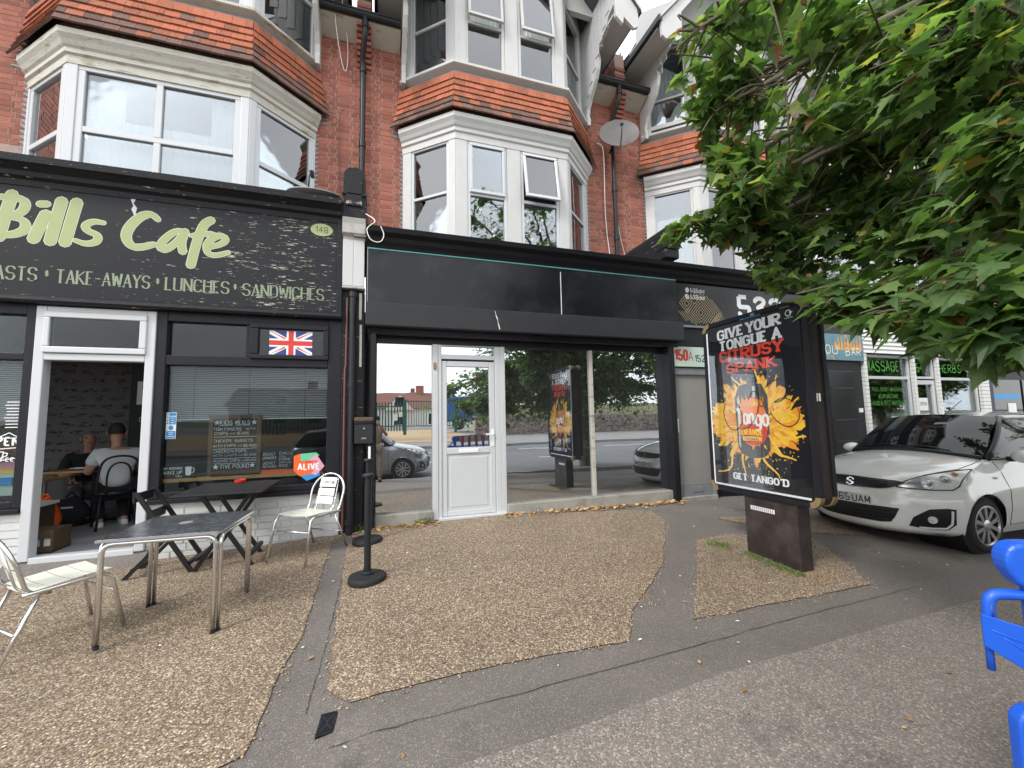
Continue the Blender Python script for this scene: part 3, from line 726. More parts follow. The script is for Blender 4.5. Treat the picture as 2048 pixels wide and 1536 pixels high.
def f150(b, fc, z0, z1):
    light(b, fc, 1, .185, .86, z0, z1, (4.92,), opens=(((0, 1), 0.0),)); light(b, fc, 1, 1.10, 1.80, z0, z1, (4.92,), opens=(((0, 1), R(9)),))
    MB().box(.862, 1.098, -.09, .012, z0-.1, z1+.03, T=fc[1][0]).build('mullion_post', 'white_wood', b, bevel=.008)
    for i, (a, c) in ((0, (.17, .90)), (2, (.12, .86))): light(b, fc, i, a, c, z0, z1, (4.95,), fw=.05)
    drape(b, fc[0][0], [(.55, 3.95), (.50, 4.3), (.62, 4.7), (.47, 5.1), (.52, 5.5), (.60, 5.8), (.9, 5.8), (.9, 3.95)], -.1)
    T = fc[1][0]; mb = MB()
    rs = random.Random(4)
    for k in range(17):
        u = rs.choice((rs.uniform(.26, .8), rs.uniform(1.2, 1.72))); z = rs.uniform(4.1, 4.8); r = rs.uniform(.014, .03)
        for q in range(3):
            a = q*math.pi/3; dx, dz = math.cos(a)*r, math.sin(a)*r; ribbon(mb, [Vector((u-dx, z-dz)), Vector((u+dx, z+dz))], lambda p, c, d: T(p, -.03+d, c), q*3e-5, lambda v, i: .009)
    tag(mb.build('snowflake_sticker', 'white', b, fix=False), kind='stuff')
    for q in (.52, 1.46): MB().box(q-.12, q+.12, .018, .03, 5.725, 5.745, T=T).build('trickle_vent', 'grey_upvc', b)
def s150(b, fc, z0, z1):
    for a, c in ((.17, .86), (1.10, 1.80)): light(b, fc, 1, a, c, z0, z1, (7.93,), opens=(((0, 1), R(6)),), m_='white_wood')
    MB().box(.862, 1.098, -.09, .012, z0, z1+.03, T=fc[1][0]).build('mullion_post', 'white_wood', b, bevel=.008)
    for i, (a, c) in ((0, (.17, .90)), (2, (.12, .86))): light(b, fc, i, a, c, z0, z1, (7.95,), fw=.05, m_='white_wood')
    T = fc[1][0]; curtain(b, T, .18, .85, 7.1, 8.9, d=-.08); curtain(b, T, 1.1, 1.8, 7.1, 8.9, d=-.08); curtain(b, fc[0][0], .35, .9, 7.1, 8.9, d=-.08)
def f152(b, fc, z0, z1):
    for a, c in ((.17, .86), (1.10, 1.80)): light(b, fc, 1, a, c, z0, z1, (5.1,), m_='white_wood')
    MB().box(.862, 1.098, -.09, .012, z0-.1, z1+.03, T=fc[1][0]).build('mullion_post', 'white_wood', b, bevel=.008)
    for i, (a, c) in ((0, (.14, .90)), (2, (.12, .86))): light(b, fc, i, a, c, z0, z1, (), fw=.05, m_='white_wood')
    for i in range(3): curtain(b, fc[i][0], .15, .9 if i != 1 else 1.8, 3.95, 5.3, d=-.12)
def s152(b, fc, z0, z1):
    for a, c in ((.17, .86), (1.10, 1.80)): light(b, fc, 1, a, c, z0, z1, (7.93,), m_='white_wood')
    MB().box(.862, 1.098, -.09, .012, z0, z1+.03, T=fc[1][0]).build('mullion_post', 'white_wood', b, bevel=.008)
    T = fc[0][0]
    w_ = window(b, T, .14, .90, z0, z1, trans=(7.82,), m_='old_wood', fw=.05, g='window_glass')
    MB().box(.19, .85, -.03, .0, 7.21, 7.29, T=T).build('sash_rail', 'white_wood', b)
    MB().box(.3, .85, -.05, -.045, 7.3, 7.75, T=T)
    drape(b, T, [(.2, 7.28), (.3, 7.42), (.36, 7.62), (.44, 7.60), (.48, 7.45), (.56, 7.44), (.66, 7.62), (.85, 7.78), (.85, 7.28)], -.09)
    light(b, fc, 2, .12, .86, z0, z1, (7.95,), fw=.05, m_='white_wood')
    for q in ((.18, .85), (1.1, 1.8)): curtain(b, fc[1][0], q[0], q[1], 7.1, 8.0, d=-.14)
for (b, px), f1, s1 in zip(UN, (f148, f150, f152, f152), (s148, s150, s152, s150)):
    bay(b, px, f1, s1, wood='old_wood' if b is B148 else 'white_wood'); gable(b, px)
for i, (b, px) in enumerate(UN): eaves(b, px+4.22, px+5.46, px+4.84)
eaves(B148, -5.76, -4.52, -5.14)
def owner(pxs): return lambda x: [b for b, p in UN if x >= p or b is B148][-1]
jobs = []
for (b, px) in UN: jobs.append((px+4.13, px+5.55, 3.88 if px > -1 else 4.06, 7.66, owner(0)))
jobs.append((-5.85, -4.43, 5.0, 7.2, owner(0)))
bricks(jobs, YW)
for (b, px) in UN:
    MB().box(px+.66 if b is not B148 else px-.9, px+.66+.02, YW+.004, YW+.3, 3.8, 7.9).build('wall', 'mortar', b); MB().box(px+4.13, px+5.53, YW+.004, YW+.3, 3.8, 7.9).build('wall', 'mortar', b)
    tp = 4.03 if b is B148 else 3.72
    MB().box(px-.0, px+4.84, -.12, 1.45, tp-.08, tp-.02).build('flat_roof', 'lead', b)
    MB().box(px+.02, px+4.82, 4.3, 4.5, -.3, 8).build('rear_wall', 'mortar', b)
# corbel / pilaster capitals between the shops
def pilaster(x, label, white=True, low=True, drop=0):
    t = thing('pilaster', label, 'pilaster', (x, 0, 0))
    h0 = 3.87; arc = [(.0+.2*math.sin(a)*1.0, 0) for a in (0,)]
    # console: side profile in (y, z), rounded top, runs back to the wall
    pts = [(-.135, h0), (.135, h0)]+[(.135*math.cos(k*math.pi/12), 4.425-drop+.125*math.sin(k*math.pi/12)) for k in range(0, 13)]
    MB().prism(pts, lambda a, b, d: (x+a, d, b), -.13, 1.36).build('console', 'stone_black', t, bevel=.012)
    MB().box(x-.145, x+.145, -.15, .1, 4.16-drop, 4.19-drop).build('console_band', 'stone_black', t, bevel=.008)
    MB().prism([(x-.095+.19*0, 4.02), (x+.095, 4.02), (x+.095, 4.36-drop)]+[(x+.095*math.cos(k*math.pi/8), 4.38-drop+.085*math.sin(k*math.pi/8)) for k in range(0, 9)]+[(x-.095, 4.36-drop)], lambda a, b, d: (a, -.138-d, b), 0, .012).build('console_panel', 'stone_black', t, bevel=.005)
    if white:
        MB().prism([(-.075, 3.60), (-.075, 3.64), (-.13, 3.67), (-.125, 3.80), (-.14, 3.87), (.05, 3.87), (.05, 3.60)], lambda a, b, d: (x+d, a, b), -.135, .14).build('capital', 'stone', t, bevel=.006)
        MB().box(x-.128, x-.003, -.085, .05, 3.0, 3.6).box(x+.003, x+.13, -.085, .05, 3.0, 3.6).box(x-.128, x+.13, -.08, .05, 2.99, 3.6).build('capital_panel', 'white_wood', t, bevel=.006)
        MB().box(x-.13, x+.14, -.10, .05, 2.965, 2.99).build('capital_foot', 'stone', t, bevel=.006)
    if low:
        MB().box(x-.128, x+.135, -.01, .2, -.2, 2.97).build('pier', 'black_flaked', t)
        MB().box(x+.08, x+.11, -.035, -.01, 1.98, 2.52).build('conduit_cover', 'old_wood', t, bevel=.005)
        MB().box(x+.07, x+.105, -.035, -.01, 2.58, 2.93).build('conduit_cover', 'old_wood', t, bevel=.005)
    return t
pilaster(-.302, 'black and white pilaster with flaking paint between the cafe and the empty shop')
pilaster(4.56, 'black console with rounded top between the empty shop and the gold patterned fascia', white=False, low=False, drop=.13)
def drain(x, label, swan=True):
    t = thing('drainpipe', label, 'drainpipe', (x, 1.25, 4.5))
    P = fillet([(x+.03, 1.02, 7.8), (x+.03, 1.02, 7.55), (x-.02, 1.27, 7.2), (x, 1.27, 7.0), (x, 1.27, 4.4)], .1)
    MB().tube(P, .043, 12).build('pipe', 'pipe_black', t, smooth='auto')
    mb = MB()
    for z in (7.62, 7.05, 5.75, 4.75): mb.tube([(x+(.03 if z > 7.4 else 0), 1.27 if z < 7.4 else 1.02, z), (x+(.03 if z > 7.4 else 0), 1.27 if z < 7.4 else 1.02, z+.10)], .054, 12)
    mb.build('pipe_collar', 'pipe_black', t, smooth='auto')
drain(-.27, 'black iron drainpipe on the brickwork over the pilaster beside the cafe')
drain(4.44, 'black iron drainpipe behind the satellite dish between two white bays')
drain(9.28, 'black iron drainpipe seen through the leaves over two pale dishes')
t = thing('drainpipe', 'black ground floor drainpipe on the pilaster by the cafe window', 'drainpipe', (-.305, -.06, 0))
MB().tube([(-.30, -.06, -.06), (-.305, -.06, 2.93)], .042, 14).build('pipe', 'pipe_black', t, smooth='auto')
mb = MB()
for z in (-.03, .07, 1.72, 2.86): mb.tube([(-.304, -.06, z), (-.304, -.06, z+.06)], .052, 14)
mb.build('pipe_collar', 'pipe_black', t, smooth='auto')
t = MB().tube([(-.385, -.05, -.05), (-.385, -.05, 1.95), (-.375, -.05, 2.0), (-.37, -.05, 2.85)], .013, 8).build('waste_pipe', 'pipe_brown', None, smooth='auto')
tag(t, 'thin brown pipe beside the thick black drainpipe', 'pipe')
def cable(pts, r, m_, label, name='cable'):
    return tag(MB().tube(smoothcurve(pts, 3), r, 6).build(name, m_, None, smooth=True), label, 'cable')
cable([(4.12, 1.34, 6.75), (4.24, 1.30, 6.7), (4.26, 1.33, 6.2), (4.24, 1.34, 5.2), (4.32, 1.34, 4.4), (4.3, 1.2, 3.75)], .009, 'white', 'pale cable hanging beside the drainpipe with the satellite dish')
cable([(4.5, 1.34, 5.35), (4.55, 1.33, 4.9), (4.68, 1.34, 4.4), (4.72, 1.2, 3.8)], .007, 'white', 'short thin pale cable leaving the drainpipe below its lowest collar')
cable([(-.55, 1.34, 6.4), (-.62, 1.33, 6.35), (-.64, 1.33, 5.9), (-.60, 1.34, 5.2), (-.60, 1.34, 4.2)], .006, 'pipe_brown', 'dark wire down the brickwork left of the iron drainpipe')
cable([(-.72, 1.0, 8.0), (-.66, 1.2, 7.4), (-.54, 1.32, 6.9), (-.5, 1.33, 7.5), (-.6, 1.1, 8.1)], .006, 'white', 'loose pale wire looping down from the gutter over the cafe')
cable([(-.16, -.17, 3.92), (-.02, -.27, 3.80), (-.12, -.27, 3.72), (-.15, -.275, 3.66), (-.10, -.28, 3.53), (.02, -.285, 3.51), (.07, -.28, 3.62), (.02, -.28, 3.73)], .006, 'white', 'loop of loose white cable over the corner of the empty shop fascia')
# ------------------------------------------------------------------ cafe front
T0 = TF(0)
def bx(*a): return MB().box(*a)
bricks([(-9, -3.36, -.25, .45, lambda x: B148), (-2.325, -.435, -.14, .45, lambda x: B148)], .0, 'white_brick', key='w', limit=120, j=.012)
bx(-9, -3.36, .012, .22, -.3, .455).box(-2.33, -.43, .012, .22, -.3, .455).build('stall_riser', 'white_mortar', B148)
bx(-9, -3.352, -.045, .1, .452, .50).build('window_board', 'black_paint', B148, bevel=.006)
bx(-2.329, -.43, -.045, .1, .452, .50).build('window_board', 'black_paint', B148, bevel=.006)
fr = bx(-2.329, -2.235, -.012, .1, .50, 2.57).box(-.585, -.43, -.012, .1, .50, 2.57).box(-2.235, -.585, -.008, .1, .50, .57).box(-2.235, -.585, -.008, .1, 1.965, 2.075).box(-2.235, -.585, -.008, .1, 2.46, 2.57).box(-1.47, -1.415, -.006, .1, 2.075, 2.46).build('window_frame', 'black_paint', B148, bevel=.007)
bx(-2.235, -.585, .055, .061, .57, 1.965).build('pane', 'shop_glass', fr); bx(-2.235, -1.47, .055, .061, 2.075, 2.46).build('pane', 'shop_glass', fr)
ca = bx(-1.425, -.575, -.045, .02, 2.055, 2.11).box(-1.425, -.575, -.045, .02, 2.42, 2.49).box(-1.425, -1.335, -.044, .02, 2.11, 2.42).box(-.64, -.575, -.044, .02, 2.11, 2.42).build('casement', 'black_paint', fr, bevel=.01)
bx(-1.335, -.64, -.005, .001, 2.11, 2.42).build('pane', 'shop_glass', fr)
fr = bx(-3.432, -3.352, -.012, .1, .50, 2.57).box(-9, -3.432, -.008, .1, .50, .57).box(-9, -3.432, -.008, .1, 1.99, 2.06).box(-9, -3.432, -.008, .1, 2.46, 2.57).build('window_frame', 'black_paint', B148, bevel=.007)
bx(-9, -3.432, .055, .061, .57, 1.99).build('pane', 'shop_glass', fr); bx(-9, -3.432, .055, .061, 2.06, 2.46).build('pane', 'shop_glass', fr)
df = bx(-3.348, -3.263, -.03, .09, -.02, 2.555).box(-2.417, -2.331, -.03, .09, -.02, 2.555).box(-3.263, -2.417, -.03, .09, 1.99, 2.06).box(-3.263, -2.417, -.03, .09, 2.50, 2.555).box(-3.263, -2.417, -.03, .09, -.06, .012).build('door_frame', 'upvc', B148, bevel=.008)
bx(-3.275, -2.405, -.055, -.005, 2.065, 2.13).box(-3.275, -2.405, -.055, -.005, 2.435, 2.50).box(-3.275, -3.222, -.054, -.005, 2.13, 2.435).box(-2.47, -2.405, -.054, -.005, 2.13, 2.435).build('fanlight_frame', 'upvc', df, bevel=.01)
bx(-3.222, -2.47, -.03, -.024, 2.13, 2.435).build('pane', 'shop_glass', df)
MB().add([(-3.45, -.16, gz(-3.45, -.16)+.01), (-2.3, -.16, gz(-2.3, -.16)+.01), (-2.3, .0, -.02), (-3.45, .0, -.02)], [(0, 1, 2, 3)]).build('door_ramp', 'asphalt_fine', B148)
# sign board
sg = thing('shop_sign', 'black flaking cafe fascia with large olive brush lettering', 'sign', (-2.7, -.06, 3.2))
bx(-9, -.5, -.06, 0, 2.64, 3.84).build('board', 'sign_paint', sg)
bx(-.497, -.43, -.085, .02, 2.575, 3.84).build('edge_moulding', 'black_flaked', sg, bevel=.008)
MB().sweep([(-.05, 2.565), (.06, 2.565), (.075, 2.59), (.07, 2.625), (.03, 2.655), (.0, 2.66), (-.05, 2.66)], [(-9, -.05), (-.43, -.05)]).build('lower_moulding', 'black_flaked', sg)
MB().sweep([(-.05, 3.80), (.02, 3.80), (.03, 3.86), (.07, 3.885), (.08, 3.93), (.14, 3.97), (.17, 3.985), (.18, 4.055), (.05, 4.075), (-.3, 4.085)], [(-9, -.05), (-.44, -.05)]).build('cornice', 'black_flaked', sg)
TS = TF(-.0605)
BRUSH = {'B1': ([(-3.592, 3.699), (-3.634, 3.457), (-3.667, 3.226)], 0.115),
  'B2': ([(-3.711, 3.655), (-3.59, 3.661), (-3.5, 3.656), (-3.476, 3.593), (-3.511, 3.503), (-3.611, 3.46)], 0.098),
  'B3': ([(-3.611, 3.457), (-3.508, 3.447), (-3.463, 3.396), (-3.472, 3.32), (-3.564, 3.265), (-3.685, 3.255)], 0.097),
  'i1': ([(-3.315, 3.521), (-3.358, 3.382), (-3.398, 3.241)], 0.117),
  'id': ([(-3.369, 3.625), (-3.313, 3.633)], 0.084),
  'l1': ([(-3.196, 3.684), (-3.229, 3.476), (-3.265, 3.232)], 0.118),
  'l2': ([(-3.071, 3.689), (-3.107, 3.473), (-3.144, 3.233)], 0.119),
  's': ([(-2.83, 3.491), (-2.924, 3.502), (-2.998, 3.439), (-2.962, 3.38), (-2.871, 3.352), (-2.874, 3.273), (-2.969, 3.235), (-3.066, 3.27)], 0.086),
  'C': ([(-2.353, 3.593), (-2.417, 3.659), (-2.514, 3.615), (-2.61, 3.481), (-2.64, 3.357), (-2.583, 3.254), (-2.497, 3.254), (-2.38, 3.304)], 0.111),
  'a1': ([(-2.102, 3.49), (-2.185, 3.492), (-2.294, 3.369), (-2.331, 3.273), (-2.273, 3.244), (-2.179, 3.342), (-2.11, 3.475)], 0.089),
  'a2': ([(-2.098, 3.486), (-2.13, 3.358), (-2.109, 3.254)], 0.094),
  'f1': ([(-1.853, 3.655), (-1.92, 3.604), (-1.98, 3.397), (-2.028, 3.102)], 0.103),
  'f2': ([(-2.041, 3.448), (-1.864, 3.495), (-1.809, 3.49)], 0.075),
  'e': ([(-1.875, 3.326), (-1.756, 3.371), (-1.688, 3.432), (-1.725, 3.492), (-1.82, 3.463), (-1.89, 3.356), (-1.873, 3.253), (-1.794, 3.235), (-1.665, 3.291)], 0.088)}
SZ = 1.0
for nm, m_, grow, d0 in (('letter_edge', 'olive_pale', .013, 0), ('letter', 'olive', 0, .0012)):
    for key, (pts, w_) in BRUSH.items():
        mb = MB(); P = [Vector(q) for q in pts]
        for _ in range(3):
            Q = [P[0]]
            for a, b in zip(P, P[1:]): Q += [a*.75+b*.25, a*.25+b*.75]
            P = Q+[P[-1]]
        n = len(P)
        def tf(v, i, w_=w_, n=n, key=key):
            s_ = i/max(1, n-2); e = 1 if key in ('i1', 'l1', 'l2', 'B1', 'id', 'a2', 'f1') else .62+.38*math.sin(math.pi*min(1, max(0, s_)))
            nib = .72+.28*abs((v.normalized()).dot(Vector((.45, .89))))
            return w_*e*nib*.84+grow
        if grow:
            P[0] = P[0]+(P[0]-P[1]).normalized()*grow*.5; P[-1] = P[-1]+(P[-1]-P[-2]).normalized()*grow*.5
        ribbon(mb, P, TS, d0, tf)
        mb.build(nm, m_, sg, fix=False)
def words(parent, items, T, m_, style, name='lettering'):
    for it in items:
        mb = MB(); s_, x, z, h = it[:4]; kw = it[4] if len(it) > 4 else {}
        text(mb, s_, T, x, z, h, style, **kw); o = mb.build(name, m_, parent, fix=False)
    return o
words(sg, [('BREAKFASTS', -4.15, 2.80, .138, dict(width=.80)), ('*', -3.30, 2.84, .1), ('TAKE-AWAYS', -3.19, 2.80, .138, dict(width=.79)), ('*', -2.355, 2.84, .1), ('LUNCHES', -2.25, 2.80, .138, dict(width=.60)), ('*', -1.615, 2.84, .1), ('SANDWICHES', -1.505, 2.795, .138, dict(width=.86))], TS, 'olive_dull', 'roman')
t = thing('number_plaque', 'small oval olive plaque numbered 148 at the right of the cafe fascia', 'sign', (-.678, -.062, 3.69))
mb = MB(); mb.prism(ell(-.678, 3.69, .128, .080, 28), TS, .0, .006); mb.build('plaque', 'olive', t)
words(t, [('148', -.678, 3.655, .072, dict(align='c', d=.0065))], TS, 'black_paint', 'thin')
# peeled strip through the C
mb = MB(); poly(mb, TS, [(-2.62, 3.82), (-2.56, 3.81), (-2.585, 3.75), (-2.55, 3.70), (-2.56, 3.64), (-2.54, 3.6), (-2.57, 3.61), (-2.60, 3.68), (-2.585, 3.72)], .0008); mb.build('bare_patch', 'white_wood', sg, fix=False)
# dish lying on the cornice
def dish(loc, aim, r, label, tilt=0):
    t = thing('satellite_dish', label, 'satellite dish', loc)
    A = Vector(aim).normalized(); q = A.to_track_quat('Z', 'Y'); M_ = q.to_matrix()
    T = lambda x, y, z: tuple(Vector(loc)+M_ @ Vector((x*1.0, y*.92, z)))
    MB().lathe([(.001, 0), (r*.35, .008), (r*.7, .035), (r, .075), (r+.008, .078), (r+.006, .068), (r*.7, .025), (r*.3, -.004), (.001, -.008)], 28, T, cap=False).build('reflector', DM, t, smooth='auto')
    MB().tube([T(0, -r*.98, .07), T(0, -r*.7, .24), T(0, -r*.30, .34)], .010, 8).build('feed_arm', 'pipe_black', t, smooth=True)
    MB().tube([T(0, -r*.32, .33), T(0, -r*.12, .27)], [.03, .022], 10).build('receiver', 'charcoal', t, smooth='auto')
    return t, T
DM = 'dish_grey'
t, T = dish((4.40, 1.0, 6.72), (-.42, -1, .30), .37, 'grey round satellite dish on the drainpipe between the white bays')
MB().tube([(4.42, 1.05, 6.72), (4.38, 1.2, 6.62), (4.42, 1.36, 6.62)], .022, 8).build('bracket', 'pipe_black', t, smooth=True)
DM = 'sign_grey'
t, T = dish((-.80, .12, 4.15), (-.02, -.22, 1), .31, 'grey satellite dish lying flat behind the cafe cornice')
t, T = dish((9.0, .9, 4.9), (-.2, -1, .15), .38, 'lower of two pale satellite dishes seen through the leaves')
t, T = dish((9.75, 1.0, 5.15), (-.2, -1, .15), .36, 'upper of two pale satellite dishes seen through the leaves')
# cafe window dressing
t = thing('venetian_blind', 'dark slatted blind pulled half down in the cafe window', 'blind', (-1.41, .14, 1.95))
sl = lambda: MB().box(-.5, .5, -.018, .018, -.001, .001).mesh('slat', 'grey_upvc')
for k in range(27): piece('slat', ('slat', 0), sl, t, (-1.415, .145, 1.95-k*.0218), (R(24), 0, random.uniform(-.002, .002)), (1.62, 1, 1))
bx(-2.22, -.6, .125, .165, 1.955, 1.985).build('head_rail', 'charcoal', t); bx(-2.22, -.6, .13, .16, 1.35, 1.365).build('bottom_rail', 'grey_upvc', t)
mb = MB()
for x in (-2.0, -1.45, -.85): mb.box(x-.002, x+.002, .121, .123, 1.36, 1.96)
mb.build('ladder_cord', 'charcoal', t)
t = thing('venetian_blind', 'dark slatted blind in the window left of the cafe door', 'blind', (-4.2, .14, 1.95))
for k in range(27): piece('slat', ('slat', 0), sl, t, (-4.25, .145, 1.95-k*.0218), (R(24), 0, 0), (1.56, 1, 1))
t = thing('union_flag', 'small red, white and blue flag in the top cafe window', 'flag', (-.996, -.012, 2.255))
fx, fz, fw, fh = -1.228, 2.112, .464, .288
TFl = lambda a, b, d: (fx+a*fw, -.010-d, fz+b*fh)
mb = MB(); rect(mb, TFl, 0, 1, 0, 1, 0); mb.build('blue_ground', 'navy', t, fix=False)
def band(mb, a, b, wd, d):
    a = Vector((a[0]*fw, a[1]*fh)); b = Vector((b[0]*fw, b[1]*fh)); n = Vector((-(b-a).y, (b-a).x)).normalized()*wd
    return [a+n, a-n, b-n, b+n]
mb = MB(); d = .0006
for a, b in (((0, 0), (1, 1)), ((0, 1), (1, 0))):
    n = Vector((-(b[1]-a[1])*fh, fw*1.0)); 
    q = .13; s_ = 1 if b[1] > a[1] else -1
    poly(mb, TFl, [(0, a[1]), (q*.75, a[1]), (1, b[1]-s_*q), (1, b[1]), (1-q*.75, b[1]), (0, a[1]+s_*q)], d); d += .0002
rect(mb, TFl, 0, 1, .5-.17, .5+.17, .0012); rect(mb, TFl, .5-.105, .5+.105, 0, 1, .0013); mb.build('white_bands', 'white', t, fix=False)
mb = MB(); d = .0016
for a, b, sg_ in ((0, 1, 1), (1, 0, -1)):
    for (x0, x1) in ((0, .36), (.64, 1)):
        f_ = lambda x: a+(b-a)*x
        dz = -.075*sg_ if x0 == 0 else .075*sg_
        lo, hi = (0, dz)
        poly(mb, TFl, [(x0, f_(x0)+(0 if x0 else (0 if dz*sg_ > 0 else .0))), (x1, f_(x1)), (x1, min(1, max(0, f_(x1)+dz))), (x0, min(1, max(0, f_(x0)+dz)))], d); d += .0002
rect(mb, TFl, 0, 1, .40, .60, .0024); rect(mb, TFl, .44, .56, 0, 1, .0026); mb.build('red_bands', 'red', t, fix=False)
T5 = TF(.05)
# chalk menu
t = thing('menu_board', 'wooden framed chalkboard of kids meals standing in the cafe window', 'chalkboard', (-1.565, .1, .72))
bx(-1.79, -1.34, .09, .10, .76, 1.36).build('board', 'blackboard', t)
bx(-1.83, -1.30, .075, .11, .718, .765).box(-1.83, -1.30, .075, .11, 1.355, 1.402).box(-1.83, -1.785, .0755, .11, .765, 1.355).box(-1.345, -1.30, .0755, .11, .765, 1.355).build('frame', 'dark_wood', t, bevel=.004)
T9 = TF(.0895)
mb = MB()
for s_, x, z, h, wd in (('KIDS', -1.725, 1.295, .042, .12), ('MEALS', -1.57, 1.295, .042, .145), ('FISH FINGERS', -1.78, 1.225, .03, .27), ('WITH', -1.46, 1.228, .022, .09), ('CHIPS', -1.775, 1.175, .032, .13), ('AND', -1.625, 1.18, .018, .055), ('BEANS', -1.55, 1.175, .03, .12),
                        ('CHICKEN', -1.785, 1.09, .032, .175), ('NUGGETS', -1.57, 1.09, .03, .18), ('WITH CHIPS', -1.785, 1.035, .028, .225), ('AND', -1.545, 1.038, .016, .05), ('BEANS', -1.48, 1.03, .03, .13),
                        ('CHICKEN', -1.785, .97, .03, .20), ('POPS', -1.56, .97, .03, .11), ('WITH CHIPS', -1.785, .925, .026, .24), ('AND', -1.53, .927, .016, .05), ('BEANS', -1.47, .925, .026, .12), ('SAUSAGE CHIPS', -1.785, .865, .024, .27), ('AND', -1.50, .865, .014, .045), ('BEANS', -1.45, .865, .022, .10), ('FIVE POUND', -1.70, .79, .042, .28)):
    text(mb, s_, T9, x, z, h, 'chalk', width=wd)
for z in (1.15, 1.012, .903, .845): ribbon(mb, [Vector((-1.785+.037*k, z+random.uniform(-.002, .002))) for k in range(13)], T9, 0, lambda v, i: .0035)
for x0, x1 in ((-1.725, -1.6), (-1.57, -1.42)): ribbon(mb, [Vector((x0, 1.284)), Vector((x1, 1.286))], T9, 0, lambda v, i: .004)
def star(cx_, cz, r, mb, fill):
    if fill: poly(mb, T9, [(cx_+(r if k % 2 == 0 else r*.42)*math.sin(k*math.pi/5), cz+(r if k % 2 == 0 else r*.42)*math.cos(k*math.pi/5)) for k in range(10)], .0003)
    else: ribbon(mb, [Vector((cx_+r*math.sin(k*4*math.pi/5), cz+r*math.cos(k*4*math.pi/5))) for k in range(6)], T9, 0, lambda v, i: .004)
star(-1.752, .81, .034, mb, 1); star(-1.385, .815, .03, mb, 1); star(-1.757, 1.315, .024, mb, 0); star(-1.38, 1.315, .026, mb, 0)
mb.build('chalk_writing', 'chalk', t, fix=False)
def small_board(x0, x1, z0, z1, lines, label, name='menu_card'):
    t = thing(name, label, 'sign', ((x0+x1)/2, .1, z0)); bx(x0, x1, .085, .093, z0, z1).build('board', 'blackboard', t)
    T = TF(.0845); mb = MB()
    for s_, z, h, wd in lines: text(mb, s_, T, x0+.01, z, h, 'chalk', width=wd)
    mb.build('chalk_writing', 'white', t, fix=False); return t
small_board(-1.285, -1.125, .765, .968, [('ROAST', .918, .03, .13), ('DINNERS', .875, .028, .14), ('JACKET', .815, .028, .13), ('POTATOES', .775, .024, .14)], 'small chalk card for roast dinners beside the framed menu')
small_board(-1.115, -.955, .755, .968, [('CHILLI', .925, .028, .13), ('CON', .89, .02, .06), ('CARNE', .855, .026, .12), ('CHIPS AND', .82, .018, .13), ('RICE', .78, .024, .09)], 'small chalk card for chilli con carne above the window ledge')
t = thing('window_ledge', 'narrow pine ledge inside the cafe window', 'shelf', (-1.6, .13, .68))
bx(-2.24, -.62, .07, .30, .665, .703).build('board', 'wood', t, bevel=.003)
bx(-1.31, -.93, .095, .12, .703, .75).build('strip', 'orange', t)
t = thing('cafe_sticker', 'black card with white mug and wake up lettering on the cafe window', 'sign', (-2.09, .07, .70))
bx(-2.236, -1.94, .075, .079, .704, .846).build('card', 'blackboard', t)
T7 = TF(.0745)
words(t, [('MY MORNING', -2.232, .805, .026, dict(width=.17)), ('WAKE UP', -2.232, .755, .034, dict(width=.17)), ('CALL', -2.12, .72, .02, dict(width=.06))], T7, 'white', 'sans')
mb = MB(); poly(mb, T7, [(-2.035, .83), (-1.975, .83), (-1.98, .745), (-1.99, .735), (-2.02, .735), (-2.03, .745)], 0); ribbon(mb, smoothcurve([Vector((-1.975, .815)), Vector((-1.95, .81)), Vector((-1.952, .77)), Vector((-1.978, .76))], 2), T7, .0004, lambda v, i: .006); mb.build('mug', 'white', t, fix=False)
t = thing('hygiene_sticker', 'tall blue and white notice sticker at the left of the cafe window', 'sticker', (-2.18, .05, 1.146))
T5 = TF(.0535)
mb = MB(); rect(mb, T5, -2.226, -2.132, 1.146, 1.437, 0); mb.build('backing', 'white', t, fix=False)
mb = MB(); rect(mb, T5, -2.198, -2.136, 1.40, 1.432, .0006); rect(mb, T5, -2.198, -2.136, 1.305, 1.392, .0006); rect(mb, T5, -2.222, -2.136, 1.15, 1.232, .0006); poly(mb, T5, ell(-2.179, 1.268, .022, .026), .0006)
for z in (1.416, 1.385, 1.352, 1.32): poly(mb, T5, ell(-2.212, z, .009, .010, 10), .0006)
mb.build('print', 'blue_sticker', t, fix=False)
mb = MB()
for z, a, c in ((1.21, -2.205, -2.155), (1.19, -2.2, -2.16), (1.168, -2.215, -2.145), (1.372, -2.185, -2.15), (1.345, -2.185, -2.15), (1.32, -2.185, -2.15)): rect(mb, T5, a, c, z, z+.006, .0012)
mb.build('small_print', 'white', t, fix=False)
t = thing('festival_sticker', 'bright orange, pink and green angular sticker with white lettering on the cafe glass', 'sticker', (-.78, .05, .76))
for nm, m_, pts, d in (('orange_part', 'orange', [(-.945, .90), (-.885, .925), (-.865, .925), (-.84, .74), (-.70, .72), (-.70, .69), (-.88, .66), (-.945, .73)], .0004), ('green_part', 'green_sticker', [(-.868, .925), (-.70, .935), (-.665, .90), (-.80, .82), (-.868, .83)], .0006),
                       ('pink_part', 'pink_sticker', [(-.70, .915), (-.605, .765), (-.70, .66), (-.76, .69), (-.80, .83)], .0008), ('blue_part', 'blue_sticker', [(-.87, .665), (-.80, .60), (-.655, .655), (-.66, .70), (-.80, .70)], .0002), ('middle_part', 'orange', [(-.88, .83), (-.76, .84), (-.715, .80), (-.73, .70), (-.80, .675), (-.88, .68)], .0010)):
    mb = MB(); poly(mb, T5, pts, d); mb.build(nm, m_, t, fix=False)
words(t, [('ALIVE', -.895, .735, .07, dict(width=.23, d=.0016))], T5, 'white', 'bold')
